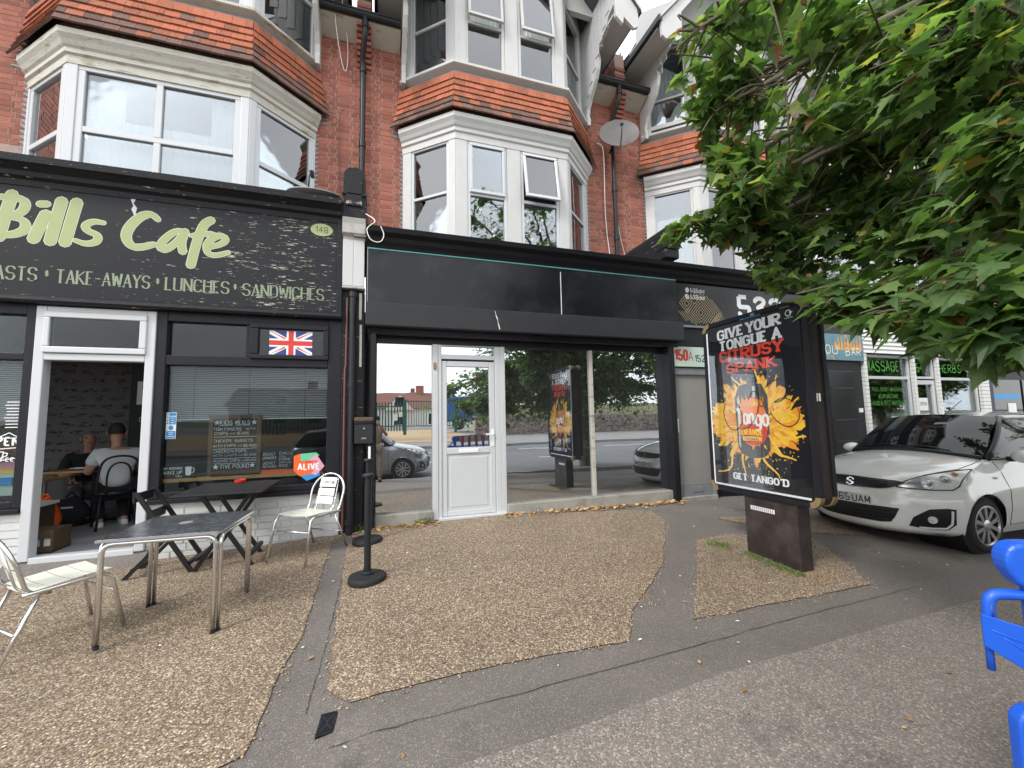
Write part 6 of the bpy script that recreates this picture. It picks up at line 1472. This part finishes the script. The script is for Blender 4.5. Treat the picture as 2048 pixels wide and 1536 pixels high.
    mb.add([P_(0, .015, .088), P_(-.014, -.022, .092), P_(.014, -.022, .092), P_(0, -.018, .112)], [(0, 1, 3), (0, 3, 2), (1, 2, 3)])
    for s in (-1, 1): mb.tube([P_(s*.088, .02, -.005), P_(s*.096, .0, -.012), P_(s*.088, -.03, -.005)], .012, 6)
    mb.build('nose_and_ears', 'skin', p, smooth=True, local=True)
    mb = MB()
    for s in (-1, 1): mb.box(s*.033-.012, s*.033+.012, .010, .018, .082, .096, T=lambda a, c, e: P_(a, c, e)); mb.box(s*.033-.018, s*.033+.018, .03, .036, .082, .097, T=lambda a, c, e: P_(a, c, e))
    mb.box(-.022, .022, -.052, -.046, .082, .096, T=lambda a, c, e: P_(a, c, e))
    mb.build('face_features', 'dark_wood', p, local=True)
    for s in 'LR':
        a = JJ['an'+s][0]; tt = JJ['to'+s][0]; d = (tt-a); d.z = 0; d.normalize(); sd_ = Vector((-d.y, d.x, 0))
        pts = [(-.06, -.035), (-.06, .035), (.06, .042), (.16, .04), (.20, .0), (.16, -.04), (.06, -.042)]
        z0 = min(tt.z, a.z)-.04
        MB().prism(pts, lambda u, v, h, a=a, d=d, sd_=sd_, z0=z0: tuple(Vector((a.x, a.y, z0))+d*u+sd_*v+Vector((0, 0, h))), 0, .075).build('shoe', 'white' if shirt == 'tshirt_white' else 'cloth_black', p, local=True, bevel=.02, seg=3)
    return p
FACE = Vector((-.3, 1, -.1))
def seated(fwd_, lean=0.0, arms=1):
    f = Vector(fwd_).normalized(); r = Vector((f.y, -f.x, 0)); U = Vector((0, 0, 1))
    at = lambda a, b, c: f*a+r*b+U*c
    P = dict(pelvis=at(0, 0, .50), waist=at(.01, 0, .70), chest=at(.03+lean, 0, .90), neck0=at(.05+lean*1.5, 0, 1.03), neck=at(.07+lean*1.8, 0, 1.09), head0=at(.085+lean*2, 0, 1.15), head1=at(.095+lean*2.1, 0, 1.21), head2=at(.09+lean*2.1, 0, 1.27), head3=at(.08+lean*2.1, 0, 1.315))
    for s, q in (('L', -1), ('R', 1)):
        P.update({'sh'+s: at(.03+lean, q*.19, .965), 'el'+s: at(.14+lean, q*.26, .72), 'wr'+s: at(.36, q*.16, .76), 'pa'+s: at(.43, q*.13, .765), 'hip'+s: at(.06, q*.10, .49), 'kn'+s: at(.44, q*.12, .48), 'an'+s: at(.36 if arms else .1, q*.12, .09), 'to'+s: at(.47 if arms else .22, q*.12, .045)})
    return P
person('seated person in a white t-shirt with dark hair, seen from behind through the cafe door', (-3.29, 1.42, -.03), 0, seated((-.55, .83, 0), .02, 0), 'tshirt_white', 'cloth_black', 'hair', .6, 1.12)
FACE = Vector((.45, -.9, -.3))
person('bald person in a black top facing the door across the cafe table', (-4.12, 2.42, -.12), 0, seated((.5, -.86, 0), .02, 1), 'cloth_black', 'cloth_grey', None, .95, 1.15)
# cafe chair, table and bags
t = thing('bentwood_chair', 'black metal chair with double hoop back inside the cafe doorway', 'chair', (-3.29, 1.42, -.012), R(33))
MB().tube(smoothcurve([(-.20, -.20, .45), (-.20, -.235, .75), (-.15, -.25, .90), (0, -.255, .935), (.15, -.25, .90), (.20, -.235, .75), (.20, -.20, .45)], 3), .014, 8).build('outer_hoop', 'pipe_black', t, smooth=True, local=True)
MB().tube(smoothcurve([(-.11, -.2, .45), (-.12, -.23, .72), (-.06, -.245, .84), (.06, -.245, .84), (.12, -.23, .72), (.11, -.2, .45)], 3), .011, 8).build('inner_hoop', 'pipe_black', t, smooth=True, local=True)
MB().lathe([(.001, .43), (.21, .43), (.22, .445), (.21, .465), (.001, .468)], 28).build('seat', 'pipe_black', t, smooth='auto', local=True)
for x in (-.17, .17):
    for y in (-.19, .17): MB().tube([(x*.9, y*.9, .44), (x*1.1, y*1.15, 0)], .013, 8).build('leg', 'pipe_black', t, smooth=True, local=True)
t = thing('indoor_table', 'wooden cafe table with cutlery between the two seated people', 'table', (-3.75, 1.9, -.012))
MB().prism([(-.42, -.30), (.32, -.34), (.36, .26), (-.38, .30)], lambda a, b, d: (a, b, d), .70, .728).build('table_top', 'wood', t, local=True, bevel=.004)
MB().tube([(0, 0, .02), (0, 0, .70)], .035, 12).build('pedestal', 'pipe_black', t, local=True); MB().box(-.25, .25, -.03, .03, 0, .03).box(-.03, .03, -.25, .25, .001, .031).build('foot', 'pipe_black', t, local=True)
t = thing('plate', 'white plate with cutlery on the table inside the cafe', 'plate', (-3.75, 1.78, .717)); MB().lathe([(.001, .0), (.07, .002), (.12, .018), (.115, .02), (.07, .008), (.001, .006)], 28).build('dish', 'white', t, smooth='auto', local=True); MB().box(-.2, .1, -.05, -.035, .02, .026).box(-.18, .12, .03, .045, .02, .026).build('cutlery', 'chrome', t, local=True)
t = thing('sauce_bottle', 'small sauce bottle on the table inside the cafe', 'bottle', (-3.5, 1.75, .717)); MB().lathe([(.001, 0), (.025, 0), (.025, .09), (.010, .12), (.010, .15), (.001, .15)], 14).build('bottle', 'brass_corner', t, smooth='auto', local=True)
t = thing('wood_table', 'second wooden table edge just inside the cafe door on the left', 'table', (-4.15, 1.3, -.012)); MB().box(-.45, .28, -.22, .25, .64, .665).build('table_top', 'wood', t, local=True, bevel=.004)
for x in (-.4, .2): MB().tube([(x, 0, 0), (x, 0, .64)], .025, 8).build('leg', 'alloy', t, local=True)
t = thing('cabinet', 'low brown cabinet with white top inside the cafe door', 'cabinet', (-3.75, .75, -.012)); bx(-4.05, -3.66, .62, 1.0, -.01, .40).build('carcass', 'dark_wood', t); bx(-4.06, -3.62, .60, 1.0, .40, .43).build('top', 'white', t)
t = thing('crate', 'brown plastic crate with open slots inside the cafe door', 'crate', (-3.42, .38, -.012))
mb = MB(); mb.box(-.19, .19, -.14, .14, .0, .012); 
for y in (-.14, .128): mb.box(-.19, .19, y, y+.012, .0, .07); mb.box(-.19, .19, y, y+.012, .15, .23)
for x in (-.19, .178): mb.box(x, x+.012, -.128, .128, .0, .23)
mb.build('shell', 'dark_wood', t, local=True)
for k in range(5): MB().box(-.17+k*.085, -.145+k*.085, -.1395, -.129, .07, .15).build('slat', 'dark_wood', t, local=True)
MB().box(-.17, .17, -.12, .12, .012, .17).build('cloth', 'white', t, local=True, bevel=.03)
def blob(mb, c, r, n=10):
    mb.lathe([(max(.004, math.sin(math.pi*k/n)), -math.cos(math.pi*k/n)) for k in range(n+1)], 14, lambda x, y, z: (c[0]+x*r[0]*(1+.12*math.sin(5*z+3*x)), c[1]+y*r[1]*(1+.1*math.sin(7*x)), c[2]+z*r[2]*(1+.08*math.sin(6*x+4*y))))
t = thing('rucksack', 'black rucksack on the cafe floor beside the chair', 'bag', (-3.85, 1.62, -.012)); mb = MB(); blob(mb, (0, 0, .19), (.20, .14, .20)); mb.build('bag', 'cloth_black', t, smooth=True, local=True); MB().tube(smoothcurve([(-.06, 0, .38), (0, 0, .46), (.06, 0, .38)], 2), .012, 6).build('strap', 'cloth_black', t, local=True); MB().box(-.02, .1, -.15, -.135, .26, .28).build('buckle', 'grey_upvc', t, local=True)
t = thing('carrier_bag', 'crumpled orange carrier bag behind the crate in the cafe', 'bag', (-3.85, 1.15, -.012)); mb = MB(); blob(mb, (0, 0, .22), (.16, .12, .24)); mb.build('bag', 'orange', t, smooth=True, local=True); MB().tube(smoothcurve([(-.05, 0, .42), (0, .02, .52), (.06, 0, .42)], 2), .012, 6).build('handle', 'orange', t, local=True)
# the photographer, seen in the mirrored window
FACE = Vector((0, 1, 0))
def standing():
    P = dict(pelvis=(0, 0, .93), waist=(0, .0, 1.10), chest=(0, .0, 1.28), neck0=(0, 0, 1.42), neck=(0, .01, 1.47), head0=(0, .03, 1.52), head1=(0, .04, 1.58), head2=(0, .035, 1.64), head3=(0, .03, 1.69))
    for s, q in (('L', -1), ('R', 1)):
        P.update({'sh'+s: (q*.17, 0, 1.37), 'el'+s: (q*.27, .08, 1.20), 'wr'+s: (q*.13, .24, 1.42), 'pa'+s: (q*.085, .27, 1.49), 'hip'+s: (q*.09, 0, .90), 'kn'+s: (q*.10, .02, .48), 'an'+s: (q*.10, 0, .09), 'to'+s: (q*.11, .13, .045)})
    return P
person('person taking the photograph with a green phone, in a pale sleeveless top and beige trousers', (-.02, -5.88, gz(0, -5.88)), 0, standing(), 'cloth_beige', 'cloth_beige', 'hair', .15, .92)
t = thing('phone', 'green cased phone held up by the person taking the photograph', 'phone', (-.0, -5.58, 1.29)); MB().box(-.078, .078, -.006, .006, -.04, .035).build('case', 'sign_mint', t, local=True, bevel=.006)
# ------------------------------------------------------------------ plane tree
tree = thing('plane_tree', 'big leafy plane tree whose branches hang over the poster panel and white car', 'tree', (7.0, -7.45, -.3))
def limb(pts, r0, r1, name, n=10):
    P = smoothcurve(pts, 3); k = len(P); rs_ = [r0+(r1-r0)*i/(k-1) for i in range(k)]
    return MB().tube(P, rs_, n).build(name, 'bark' if r0 > .05 else 'twig', tree, smooth=True), P
limb([(7.02, -7.5, -.4), (6.98, -7.5, .3), (7.15, -7.7, 1.4), (7.35, -7.9, 2.6), (7.3, -7.8, 4.0)], .24, .15, 'trunk', 16)
rt_ = random.Random(21); 
# the crown's hull on the footway side: half spaces n.p > c (metres); pruned clear of the shop fronts and the walkway
HULL = [((0.7112, -0.7012, 0.0497), 3.9206), ((0.5596, -0.7915, 0.2459), 4.6702), ((0.2721, -0.6511, 0.7086), 4.495), ((0.137, -0.4825, 0.8651), 3.7695), ((0.0943, -0.3929, 0.9147), 3.3408)]
GAP = [((0.0141, 0.4938, -0.8695), -3.8376), ((0.023, -0.4658, 0.8846), 3.7032)]      # airy layer between two tiers of boughs
TWIG0, TWIG1 = Vector((2.58, -2.52, 2.98)), Vector((3.45, -3.05, 3.10))
def inside(p):
    if p.y > -1.1 or p.z < 1.1 or (p-Vector((0, -5.5, 1.3))).length < 1.8: return False
    if p.y < -5.2: return True
    t = max(0, min(1, (p-TWIG0).dot(TWIG1-TWIG0)/(TWIG1-TWIG0).length_squared))
    if (p-TWIG0.lerp(TWIG1, t)).length < .10+.22*t: return True
    j_ = .07*mnoise.noise(p*5)
    return all(n[0]*p.x+n[1]*p.y+n[2]*p.z > c+j_-(.05 if n[2] < .8 else -.05) for n, c in HULL)
limbs_ = []
ENDS = [(2.19, -3.28, 4.11), (2.73, -2.96, 3.99), (3.05, -2.88, 3.52), (2.62, -2.55, 3.0), (3.27, -2.61, 2.8), (3.58, -2.95, 2.7), (2.74, -3.77, 1.95), (2.66, -4.18, 1.75), (2.59, -4.48, 1.65), (3.38, -3.18, 4.15), (3.94, -3.35, 3.48), (3.17, -4.18, 3.34), (3.51, -4.09, 2.58), (4.15, -3.14, 4.93), (3.59, -3.59, 2.33), (2.98, -4.5, 2.58), (3.56, -2.5, 5.39), (4.11, -2.41, 3.51), (4.78, -2.49, 4.5), (3.96, -3.67, 2.41), (3.55, -2.55, 4.46), (5.6, -2.6, 3.4), (6.6, -2.6, 4.4), (6.4, -3.0, 5.6), (7.6, -3.0, 3.2), (8.6, -3.4, 4.4), (5.2, -4.2, 6.6), (6.8, -4.2, 7.2), (5.5, -5.2, 2.5), (7.8, -5.0, 2.9), (4.6, -6.2, 3.0), (3.2, -5.8, 3.2), (5.4, -8.4, 3.2), (9.6, -6.4, 3.6), (9, -8.4, 6), (5.4, -9.2, 6.2), (3.6, -6.6, 5.2), (7.2, -9.8, 4.0), (6.2, -4.0, 2.6), (2.3, -5.5, 1.7), (2.7, -6.4, 1.75), (3.3, -7.0, 1.6), (4.2, -7.4, 1.9), (5, -6.5, 1.8), (1.9, -6.3, 2.1), (2.5, -5.3, 2.4), (3.6, -6, 2.0), (5.6, -7.4, 2.2), (6.5, -5.3, 2.0), (7.5, -5.9, 2.1), (8.8, -6.1, 2.2), (6.1, -6.8, 2.0), (4.0, -5.6, 2.2), (9.8, -7.5, 2.4), (2.95, -2.75, 3.2), (3.15, -2.5, 2.95), (3.35, -2.75, 2.75), (2.6, -3.1, 3.75), (2.9, -5.9, 1.9), (3.0, -6.6, 2.6), (3.9, -6.6, 1.7), (4.6, -7.0, 2.5), (3.4, -5.2, 2.0), (4.8, -5.6, 1.9), (5.6, -6.0, 1.9), (7.0, -6.5, 2.0), (8.0, -6.8, 2.0), (5.9, -8.2, 2.0), (4.7, -8.4, 2.0), (10, -6, 2.6), (10.6, -5, 3.4), (11.2, -7, 3.0), (9.6, -4.6, 3.3), (12, -6, 4.2), (11, -5.5, 5.2), (9.2, -7.2, 2.2), (2.4, -5.7, 8.2), (3.6, -6.4, 9.0), (4.7, -5.2, 8.6), (1.6, -6.8, 8.4), (3.0, -8.0, 9.2), (5.6, -6.6, 9.6)]
for (ex, ey, ez) in ENDS:
    z0 = min(4.0, max(2.3, ez*.5+.9)); a = Vector((7.3, -7.82, z0)); e = Vector((ex, ey, ez)); L_ = (e-a).length
    m1 = a.lerp(e, .33)+Vector((rt_.uniform(-.3, .3), rt_.uniform(-.3, .3), .16*L_)); m2 = a.lerp(e, .72)+Vector((rt_.uniform(-.2, .2), rt_.uniform(-.2, .2), .12*L_))
    limbs_.append([a, m1, m2, e])
allseg = []
for q in limbs_:
    o, P = limb(q, .075, .008, 'limb', 8)
    n = len(P)
    for k in range(int(n*.30), n):
        p = P[k]; d = (P[min(k+1, n-1)]-P[max(k-1, 0)]).normalized()
        for _ in range(2):
            v = Vector((rt_.uniform(-1, 1), rt_.uniform(-1, 1), rt_.uniform(-.6, .5)))+d*.5; v.normalize(); ln = rt_.uniform(.35, .95)*(1 if k < n-4 else .55)
            e = p+v*ln; e.z -= .10*ln; allseg.append((p, p.lerp(e, .5)+Vector((0, 0, .05)), e))
mbt = MB(); LP = []
for a, b, c in allseg:
    if not inside(c): c = a.lerp(c, .4)
    if not inside(c): continue
    P = smoothcurve([a, b, c], 2); mbt.tube(P, [.012-.009*i/(len(P)-1) for i in range(len(P))], 5)
    for i in range(1, len(P)):
        for _ in range(3):
            LP.append((P[i]+Vector((rt_.gauss(0, .10), rt_.gauss(0, .10), rt_.gauss(-.02, .08))), (P[i]-P[i-1]).normalized()))
tag(mbt.build('twigs', 'twig', tree, smooth=True), kind='stuff')
LOB = [(0, -.02), (.10, .03), (.30, -.06), (.27, .10), (.50, .20), (.36, .28), (.40, .44), (.20, .46), (.17, .60), (.10, .68), (0, .96)]
def leaf_shape(fold, droop):
    half = [(x, y) for x, y in LOB]; v = []; f = []
    def put(x, y): return (x, y, -fold*abs(x)-droop*y*y+.04*math.sin(6*y)*abs(x))
    for s in (1, -1):
        o = len(v); v += [put(s*x, y) for x, y in half]; v.append(put(0, .25)); c = len(v)-1
        for k in range(len(half)-1): f.append((c, o+k, o+k+1) if s > 0 else (c, o+k+1, o+k))
    v += [(-.008, 0, 0), (.008, 0, 0), (.006, -.35, .05), (-.006, -.35, .05)]; o = len(v)-4; f.append((o, o+1, o+2, o+3)); return v, f
LS = [leaf_shape(.25, .15), leaf_shape(.55, .35), leaf_shape(-.1, .5), leaf_shape(.4, -.1)]
LM = []
for v, f in LS:
    me = bpy.data.meshes.new('leaf'); me.from_pydata(v, [], f); me.update(); me.materials.append(MATS['leaf']); LM.append(me)
cand = []
for p, d in LP:
    if not inside(p): continue
    if 3 < p.x < 9 and p.y > -5 and all(n[0]*p.x+n[1]*p.y+n[2]*p.z > c for n, c in GAP) and rt_.random() < .85: continue
    if mnoise.noise(p*1.7)+.35*mnoise.noise(p*4.1) < (.02 if p.z > 3.6 and p.x < 7 else -.11): continue
    cand.append(((p-CAM).length, p, d))
cand.sort(key=lambda c: c[0])
mass = [[], []]
mv, mf = [], []
cnt = 0
for i, (dist, p, d) in enumerate(cand):
    sz = rt_.uniform(.095, .185); k = rt_.randrange(4)
    dirv = Vector((d.x+rt_.uniform(-.8, .8), d.y+rt_.uniform(-.8, .8), rt_.uniform(-.75, .05))).normalized()
    nrm_ = Vector((rt_.uniform(-.55, .55), rt_.uniform(-.55, .55), 1)); nrm_ = (nrm_-dirv*nrm_.dot(dirv)).normalized(); sd = dirv.cross(nrm_)
    M_ = Matrix((sd*sz, dirv*sz, nrm_*sz)).transposed()
    dv = p-CAM; zf = dv.dot(fwd); vis = zf > .5 and abs(dv.dot(rt)/zf) < 1.25 and abs(dv.dot(up)/zf) < .95
    if not vis and rt_.random() < .5: continue
    if vis and cnt < 300:
        o = bpy.data.objects.new('leaf', LM[k]); col.objects.link(o); o.parent = tree; M4 = M_.to_4x4(); M4.translation = p-tree.location; o.matrix_local = M4; cnt += 1
    else:
        o_ = len(mv); mv += [tuple(M_ @ Vector(q)+p) for q in LS[k][0]]; mf += [tuple(a+o_ for a in f) for f in LS[k][1]]
me = bpy.data.meshes.new('foliage'); me.from_pydata(mv, [], mf); me.update(); me.materials.append(MATS['leaf_mass'])
tag(place(bpy.data.objects.new('foliage', me), tree), kind='stuff')
t2 = thing('plane_tree', 'second leafy street tree farther along the kerb beyond the white car', 'tree', (23.0, -7.6, -.3))
for o in list(tree.children):
    if not o.name.startswith('leaf'):
        c = o.copy(); col.objects.link(c); c.parent = t2

# ------------------------------------------------------------------ across the road (seen in the mirrored window)
def strip(name, ys, m_, x0=-120, x1=120):
    mb = MB(); n = len(ys); mb.add([(x, y, z) for y, z in ys for x in (x0, x1)], [(2*i, 2*i+1, 2*i+3, 2*i+2) for i in range(n-1)])
    o = mb.build(name, m_, None)
    return tag(o, kind='structure')
strip('road', [(-6.12, -.385), (-9, -.36), (-12, -.20), (-14.6, -.04)], 'road')
strip('far_pavement', [(-14.6, .06), (-18.4, .36), (-60, .9)], 'grey_path'); strip('yard', [(-16.2, .20), (-18.4, .375), (-32, .55)], 'sand', -30, 5.4)
strip('ground', [(1.2, -.4), (900, -.6)], 'hill', -900, 900); strip('ground', [(-60, .88), (-400, 2.5), (-900, 6)], 'hill', -900, 900)
MB().add([], []) ; tag(MB().box(-60, -9, -6, 1.2, -1, -.50).box(30, 60, -6, 1.2, -1, -.4).build('side_ground', 'asphalt_fine'), kind='structure')
kb = thing('kerb', 'granite kerb along the near edge of the road', 'kerb', (0, -6.06, -.3))
MB().box(-60, 60, -6.14, -5.99, -.6, -.262).build('kerb_stone', 'concrete', kb, bevel=.015)
kb = thing('kerb', 'far kerb along the wall side of the road', 'kerb', (0, -14.65, 0)); MB().box(-60, 60, -14.68, -14.55, -.3, .075).build('kerb_stone', 'concrete', kb)
rz_ = lambda y: float(np.interp(-y, [6.12, 9, 12, 14.6], [-.385, -.36, -.20, -.04]))
for k in range(9):
    for y, ln in ((-10.4, 2.2), (-13.0, 3.2)):
        x = -12+k*4.6; tag(MB().add([(x, y-.05, rz_(y-.05)+.006), (x+ln, y-.05, rz_(y-.05)+.006), (x+ln, y+.05, rz_(y+.05)+.006), (x, y+.05, rz_(y+.05)+.006)], [(0, 1, 2, 3)]).build('road_marking', 'paper', None), kind='structure')
tag(MB().add([(-20, -6.55, rz_(-6.55)+.006), (40, -6.55, rz_(-6.55)+.006), (40, -6.45, rz_(-6.45)+.006), (-20, -6.45, rz_(-6.45)+.006)], [(0, 1, 2, 3)]).build('road_marking', 'splash_yellow', None), kind='structure')
# flint wall on the right
wl = thing('flint_wall', 'low flint and brick boundary wall across the road', 'wall', (18, -18.6, .3))
MB().box(5.6, 45, -18.9, -18.6, -.2, 1.46).build('wall_core', 'mortar', wl); MB().box(5.5, 45, -18.95, -18.55, 1.46, 1.54).build('coping', 'concrete', wl)
mb = MB(); rs = random.Random(5)
for r in range(13):
    for c in range(210):
        x = 5.65+c*.185+rs.uniform(-.04, .04)+(.09 if r % 2 else 0); z = .12+r*.103; a = rs.uniform(.05, .085)
        mb.box(x-a, x+a, -18.60, -18.57+rs.uniform(-.01, .01), z-.042, z+.042)
tag(mb.build('flint_stones', 'flint', wl), kind='stuff')
tag(MB().box(8, 50, -30, -22, 0, 2.35).build('rendered_building', 'render_wall', None), 'plain tan rendered wall behind the flint boundary wall', 'building')
# palisade fence and gate on the left
fn = thing('palisade_fence', 'green steel palisade fence and gate across the road', 'fence', (0, -18.2, .8))
for k in range(46):
    x = -5.6+k*.155
    if x < 1.40: piece('pale', ('pale', 0), lambda: MB().prism([(-.035, 0), (.035, 0), (.035, 1.55), (0, 1.64), (-.035, 1.55)], lambda a, b, d: (a, d, b), -.012, .012).mesh('pale', 'fence_green'), fn, (x, -18.2, .76))
MB().box(-5.7, 1.42, -18.28, -18.22, 1.02, 1.08).box(-5.7, 1.42, -18.28, -18.22, 2.1, 2.16).build('rail', 'fence_green', fn)
MB().box(1.40, 1.58, -18.3, -18.12, .55, 2.5).build('gate_post', 'fence_green', fn); MB().box(4.35, 4.5, -18.9, -18.75, .6, 2.5).build('gate_post', 'fence_green', fn)
for k in range(20): piece('gate_bar', ('gbar', 0), lambda: MB().box(-.015, .015, -.015, .015, 0, 1.45).mesh('bar', 'fence_green'), fn, (1.72+k*.137, -18.6, .98))
MB().box(1.6, 4.4, -18.62, -18.58, .98, 1.03).box(1.6, 4.4, -18.62, -18.58, 2.40, 2.45).build('gate_rail', 'fence_green', fn)
t = thing('fence_sign', 'pale notice on the green palisade fence', 'sign', (.95, -18.15, 1.5)); MB().box(.82, 1.08, -18.18, -18.16, 1.35, 1.72).build('board', 'paper', t)
t = thing('fence_sign', 'cream warning notice beside the green gate post', 'sign', (1.25, -18.15, 1.7)); MB().box(1.14, 1.36, -18.17, -18.15, 1.55, 1.82).build('board', 'cream_slat', t)
t = thing('lorry', 'blue lorry parked behind the gate across the road', 'lorry', (6, -24, .7))
MB().box(4.7, 8.5, -25.2, -23, 1.25, 2.3).build('bed', 'lorry_blue', t, bevel=.04); MB().box(4.6, 6.3, -25.2, -22.9, 1.2, 3.0).build('cab', 'lorry_blue', t, bevel=.12); MB().box(4.55, 4.62, -25, -23.1, 2.1, 2.8).build('windscreen', 'car_glass', t); MB().box(5.1, 6.0, -22.92, -22.86, 2.15, 2.75).build('side_window', 'car_glass', t)
for x in (5.4, 7.6): MB().lathe([(.001, -.15), (.45, -.15), (.45, .15), (.001, .15)], 20, lambda a, b, h, x=x: (x+a, -23+h, 1.05+b)).build('wheel', 'tyre', t)
def house(label, x, y, w_, d_, h, rh, wall, roof, dorm=True):
    t = thing('far_house', label, 'house', (x, y, 1))
    MB().box(x-w_/2, x+w_/2, y-d_, y, .5, h).build('wall', wall, t)
    MB().prism([(y+.3, h), (y-d_/2, h+rh), (y-d_-.3, h)], lambda a, b, d: (d, a, b), x-w_/2-.3, x+w_/2+.3).build('roof', roof, t)
    MB().box(x+w_*.2, x+w_*.2+.7, y-d_/2-.4, y-d_/2+.4, h+rh-.6, h+rh+.7).build('chimney', 'brick', t)
    n = max(2, int(w_/2.6))
    for k in range(n):
        xx = x-w_/2+(k+.5)*w_/n; f = MB().box(xx-.55, xx+.55, y, y+.05, h-1.6, h-.4).build('window', 'white', t); MB().box(xx-.45, xx+.45, y+.05, y+.06, h-1.5, h-.5).build('pane', 'car_glass', f)
    if dorm:
        xx = x+.0; MB().prism([(-1.3, h-.2), (1.3, h-.2), (0, h+rh*.72)], lambda a, b, d: (xx+a, d, b), y-d_*.3, y+.35).build('gable', 'house_white', t); MB().box(xx-.4, xx+.4, y+.35, y+.38, h+.15, h+.95).build('gable_window', 'car_glass', t)
house('white gabled house with red roof behind the fence', 1.9, -33, 9, 7, 2.5, 1.6, 'house_white', 'roof_red'); house('brown roofed house left of the white gabled one', -8, -35, 8, 7, 2.8, 1.8, 'render_wall', 'roof_red')
house('long grey roofed terrace on the rise behind the yard', 1, -62, 22, 9, 4.4, 1.7, 'render_wall', 'slate', False); house('low house with chimney behind the blue lorry', 15, -58, 12, 8, 3.0, 1.5, 'house_white', 'roof_red', False)
# ------------------------------------------------------------------ small litter, weeds
def scatter(name, m_, n, fn, size, label_kind='stuff', seed=1, curl=.4):
    rs = random.Random(seed); mb = MB()
    for _ in range(n):
        x, y, z = fn(rs); a = rs.uniform(0, 6.28); s_ = rs.uniform(*size); c, e = math.cos(a)*s_, math.sin(a)*s_; k = rs.uniform(-curl, curl)*s_
        mb.add([(x-c, y-e, z+.002+abs(k)), (x-e*.45, y+c*.45, z+.004), (x+c, y+e, z+.002+max(0, k)), (x+e*.45, y-c*.45, z+.004+abs(k)*.5)], [(0, 1, 2), (0, 2, 3)])
    return tag(mb.build(name, m_, None, fix=False), kind=label_kind)
def along(rs):
    x = rs.choice((rs.uniform(-.1, .75), rs.uniform(1.65, 4.6), rs.uniform(1.65, 4.6), rs.uniform(2.6, 4.6))); y = -.02-abs(rs.gauss(0, .085)); return x, y, gz(x, y)+.008
scatter('dry_leaves', 'dry_leaf', 620, along, (.014, .05), curl=.8)
scatter('dry_leaves', 'dry_leaf', 60, lambda rs: (lambda x, y: (x, y, gz(x, y)+.008))(rs.uniform(-.45, -.15), rs.uniform(-.3, -.05)), (.010, .03), seed=5)
scatter('dry_leaves', 'dry_leaf', 90, lambda rs: (lambda x, y: (x, y, .135))(rs.uniform(1.75, 4.4), rs.uniform(.0, .07)), (.008, .02), seed=6)
scatter('litter', 'cream_slat', 160, lambda rs: (lambda x, y: (x, y, gz(x, y)+.010))(rs.uniform(-3.5, 6), rs.uniform(-5, -.2)), (.006, .018), seed=2)
scatter('litter', 'dry_leaf', 170, lambda rs: (lambda x, y: (x, y, gz(x, y)+.010))(rs.uniform(-3, 7), rs.uniform(-4.6, -.2)), (.010, .028), seed=3)
def tuft(n, fn, h, seed, m_='grass'):
    rs = random.Random(seed); mb = MB()
    for _ in range(n):
        x, y = fn(rs); z = gz(x, y)+.004; a = rs.uniform(0, 6.28); hh = rs.uniform(*h); b = rs.uniform(.2, .9)*hh; wd = .003
        c, e = math.cos(a), math.sin(a); mb.add([(x-e*wd, y+c*wd, z), (x+e*wd, y-c*wd, z), (x+c*b*.5, y+e*b*.5, z+hh*.7), (x+c*b, y+e*b, z+hh)], [(0, 1, 2), (0, 2, 3)])
    return tag(mb.build('weeds', m_, None, fix=False), kind='stuff')
tuft(420, lambda rs: (3.62-abs(rs.gauss(0, .05)), rs.uniform(-2.72, -2.1)), (.015, .05), 1)
tuft(160, lambda rs: (3.52+rs.gauss(0, .06), -1.85+rs.gauss(0, .07)), (.02, .06), 2)
tuft(70, lambda rs: (.55+rs.gauss(0, .06), -.03-abs(rs.gauss(0, .03))), (.03, .09), 3)
tuft(120, lambda rs: (3.7+rs.gauss(0, .12), -2.75+rs.gauss(0, .06)), (.01, .04), 4, 'dry_leaf')
tuft(60, lambda rs: (2.0+rs.gauss(0, .1), -2.6+rs.gauss(0, .08)), (.01, .035), 5, 'dry_leaf')
tuft(40, lambda rs: (-.2+rs.gauss(0, .05), .0-.03*rs.random()), (.04, .12), 6)
# loose stones along the ragged paving edges
mb = MB(); rs = random.Random(12)
for q in pp:
    for a, b in zip(q, q[1:]+q[:1]):
        if max(a[1], b[1]) > -.3 or min(a[0], b[0]) < -6: continue
        a, b = Vector(a), Vector(b)
        for _ in range(int((b-a).length*70)):
            p = a.lerp(b, rs.random())+Vector((rs.gauss(0, .028), rs.gauss(0, .028))); r = rs.uniform(.003, .008); z = gz(p.x, p.y)+.008
            mb.add([(p.x-r, p.y, z), (p.x, p.y-r, z), (p.x+r, p.y, z), (p.x, p.y+r, z), (p.x+r*.2, p.y, z+r*.8)], [(0, 1, 4), (1, 2, 4), (2, 3, 4), (3, 0, 4)])
tag(mb.build('loose_stones', 'loose_stone', None, fix=False), kind='stuff')
# bushes behind the flint wall
mb = MB()
for k in range(5200):
    c = rs.randrange(11); x, y, z = 6.5+c*2.7+rs.gauss(0, 1.0), -20.2+rs.gauss(0, .5), 1.75+.3*math.sin(c*2.1)+rs.gauss(0, .5); r = rs.uniform(.06, .15); v = [Vector((rs.gauss(0, 1), rs.gauss(0, 1), rs.gauss(0, 1))).normalized()*r for _ in range(3)]
    mb.add([(x+q.x, y+q.y, max(.3, z+q.z)) for q in v], [(0, 1, 2)])
tag(mb.build('bushes', 'leaf_mass', None, fix=False), kind='stuff')
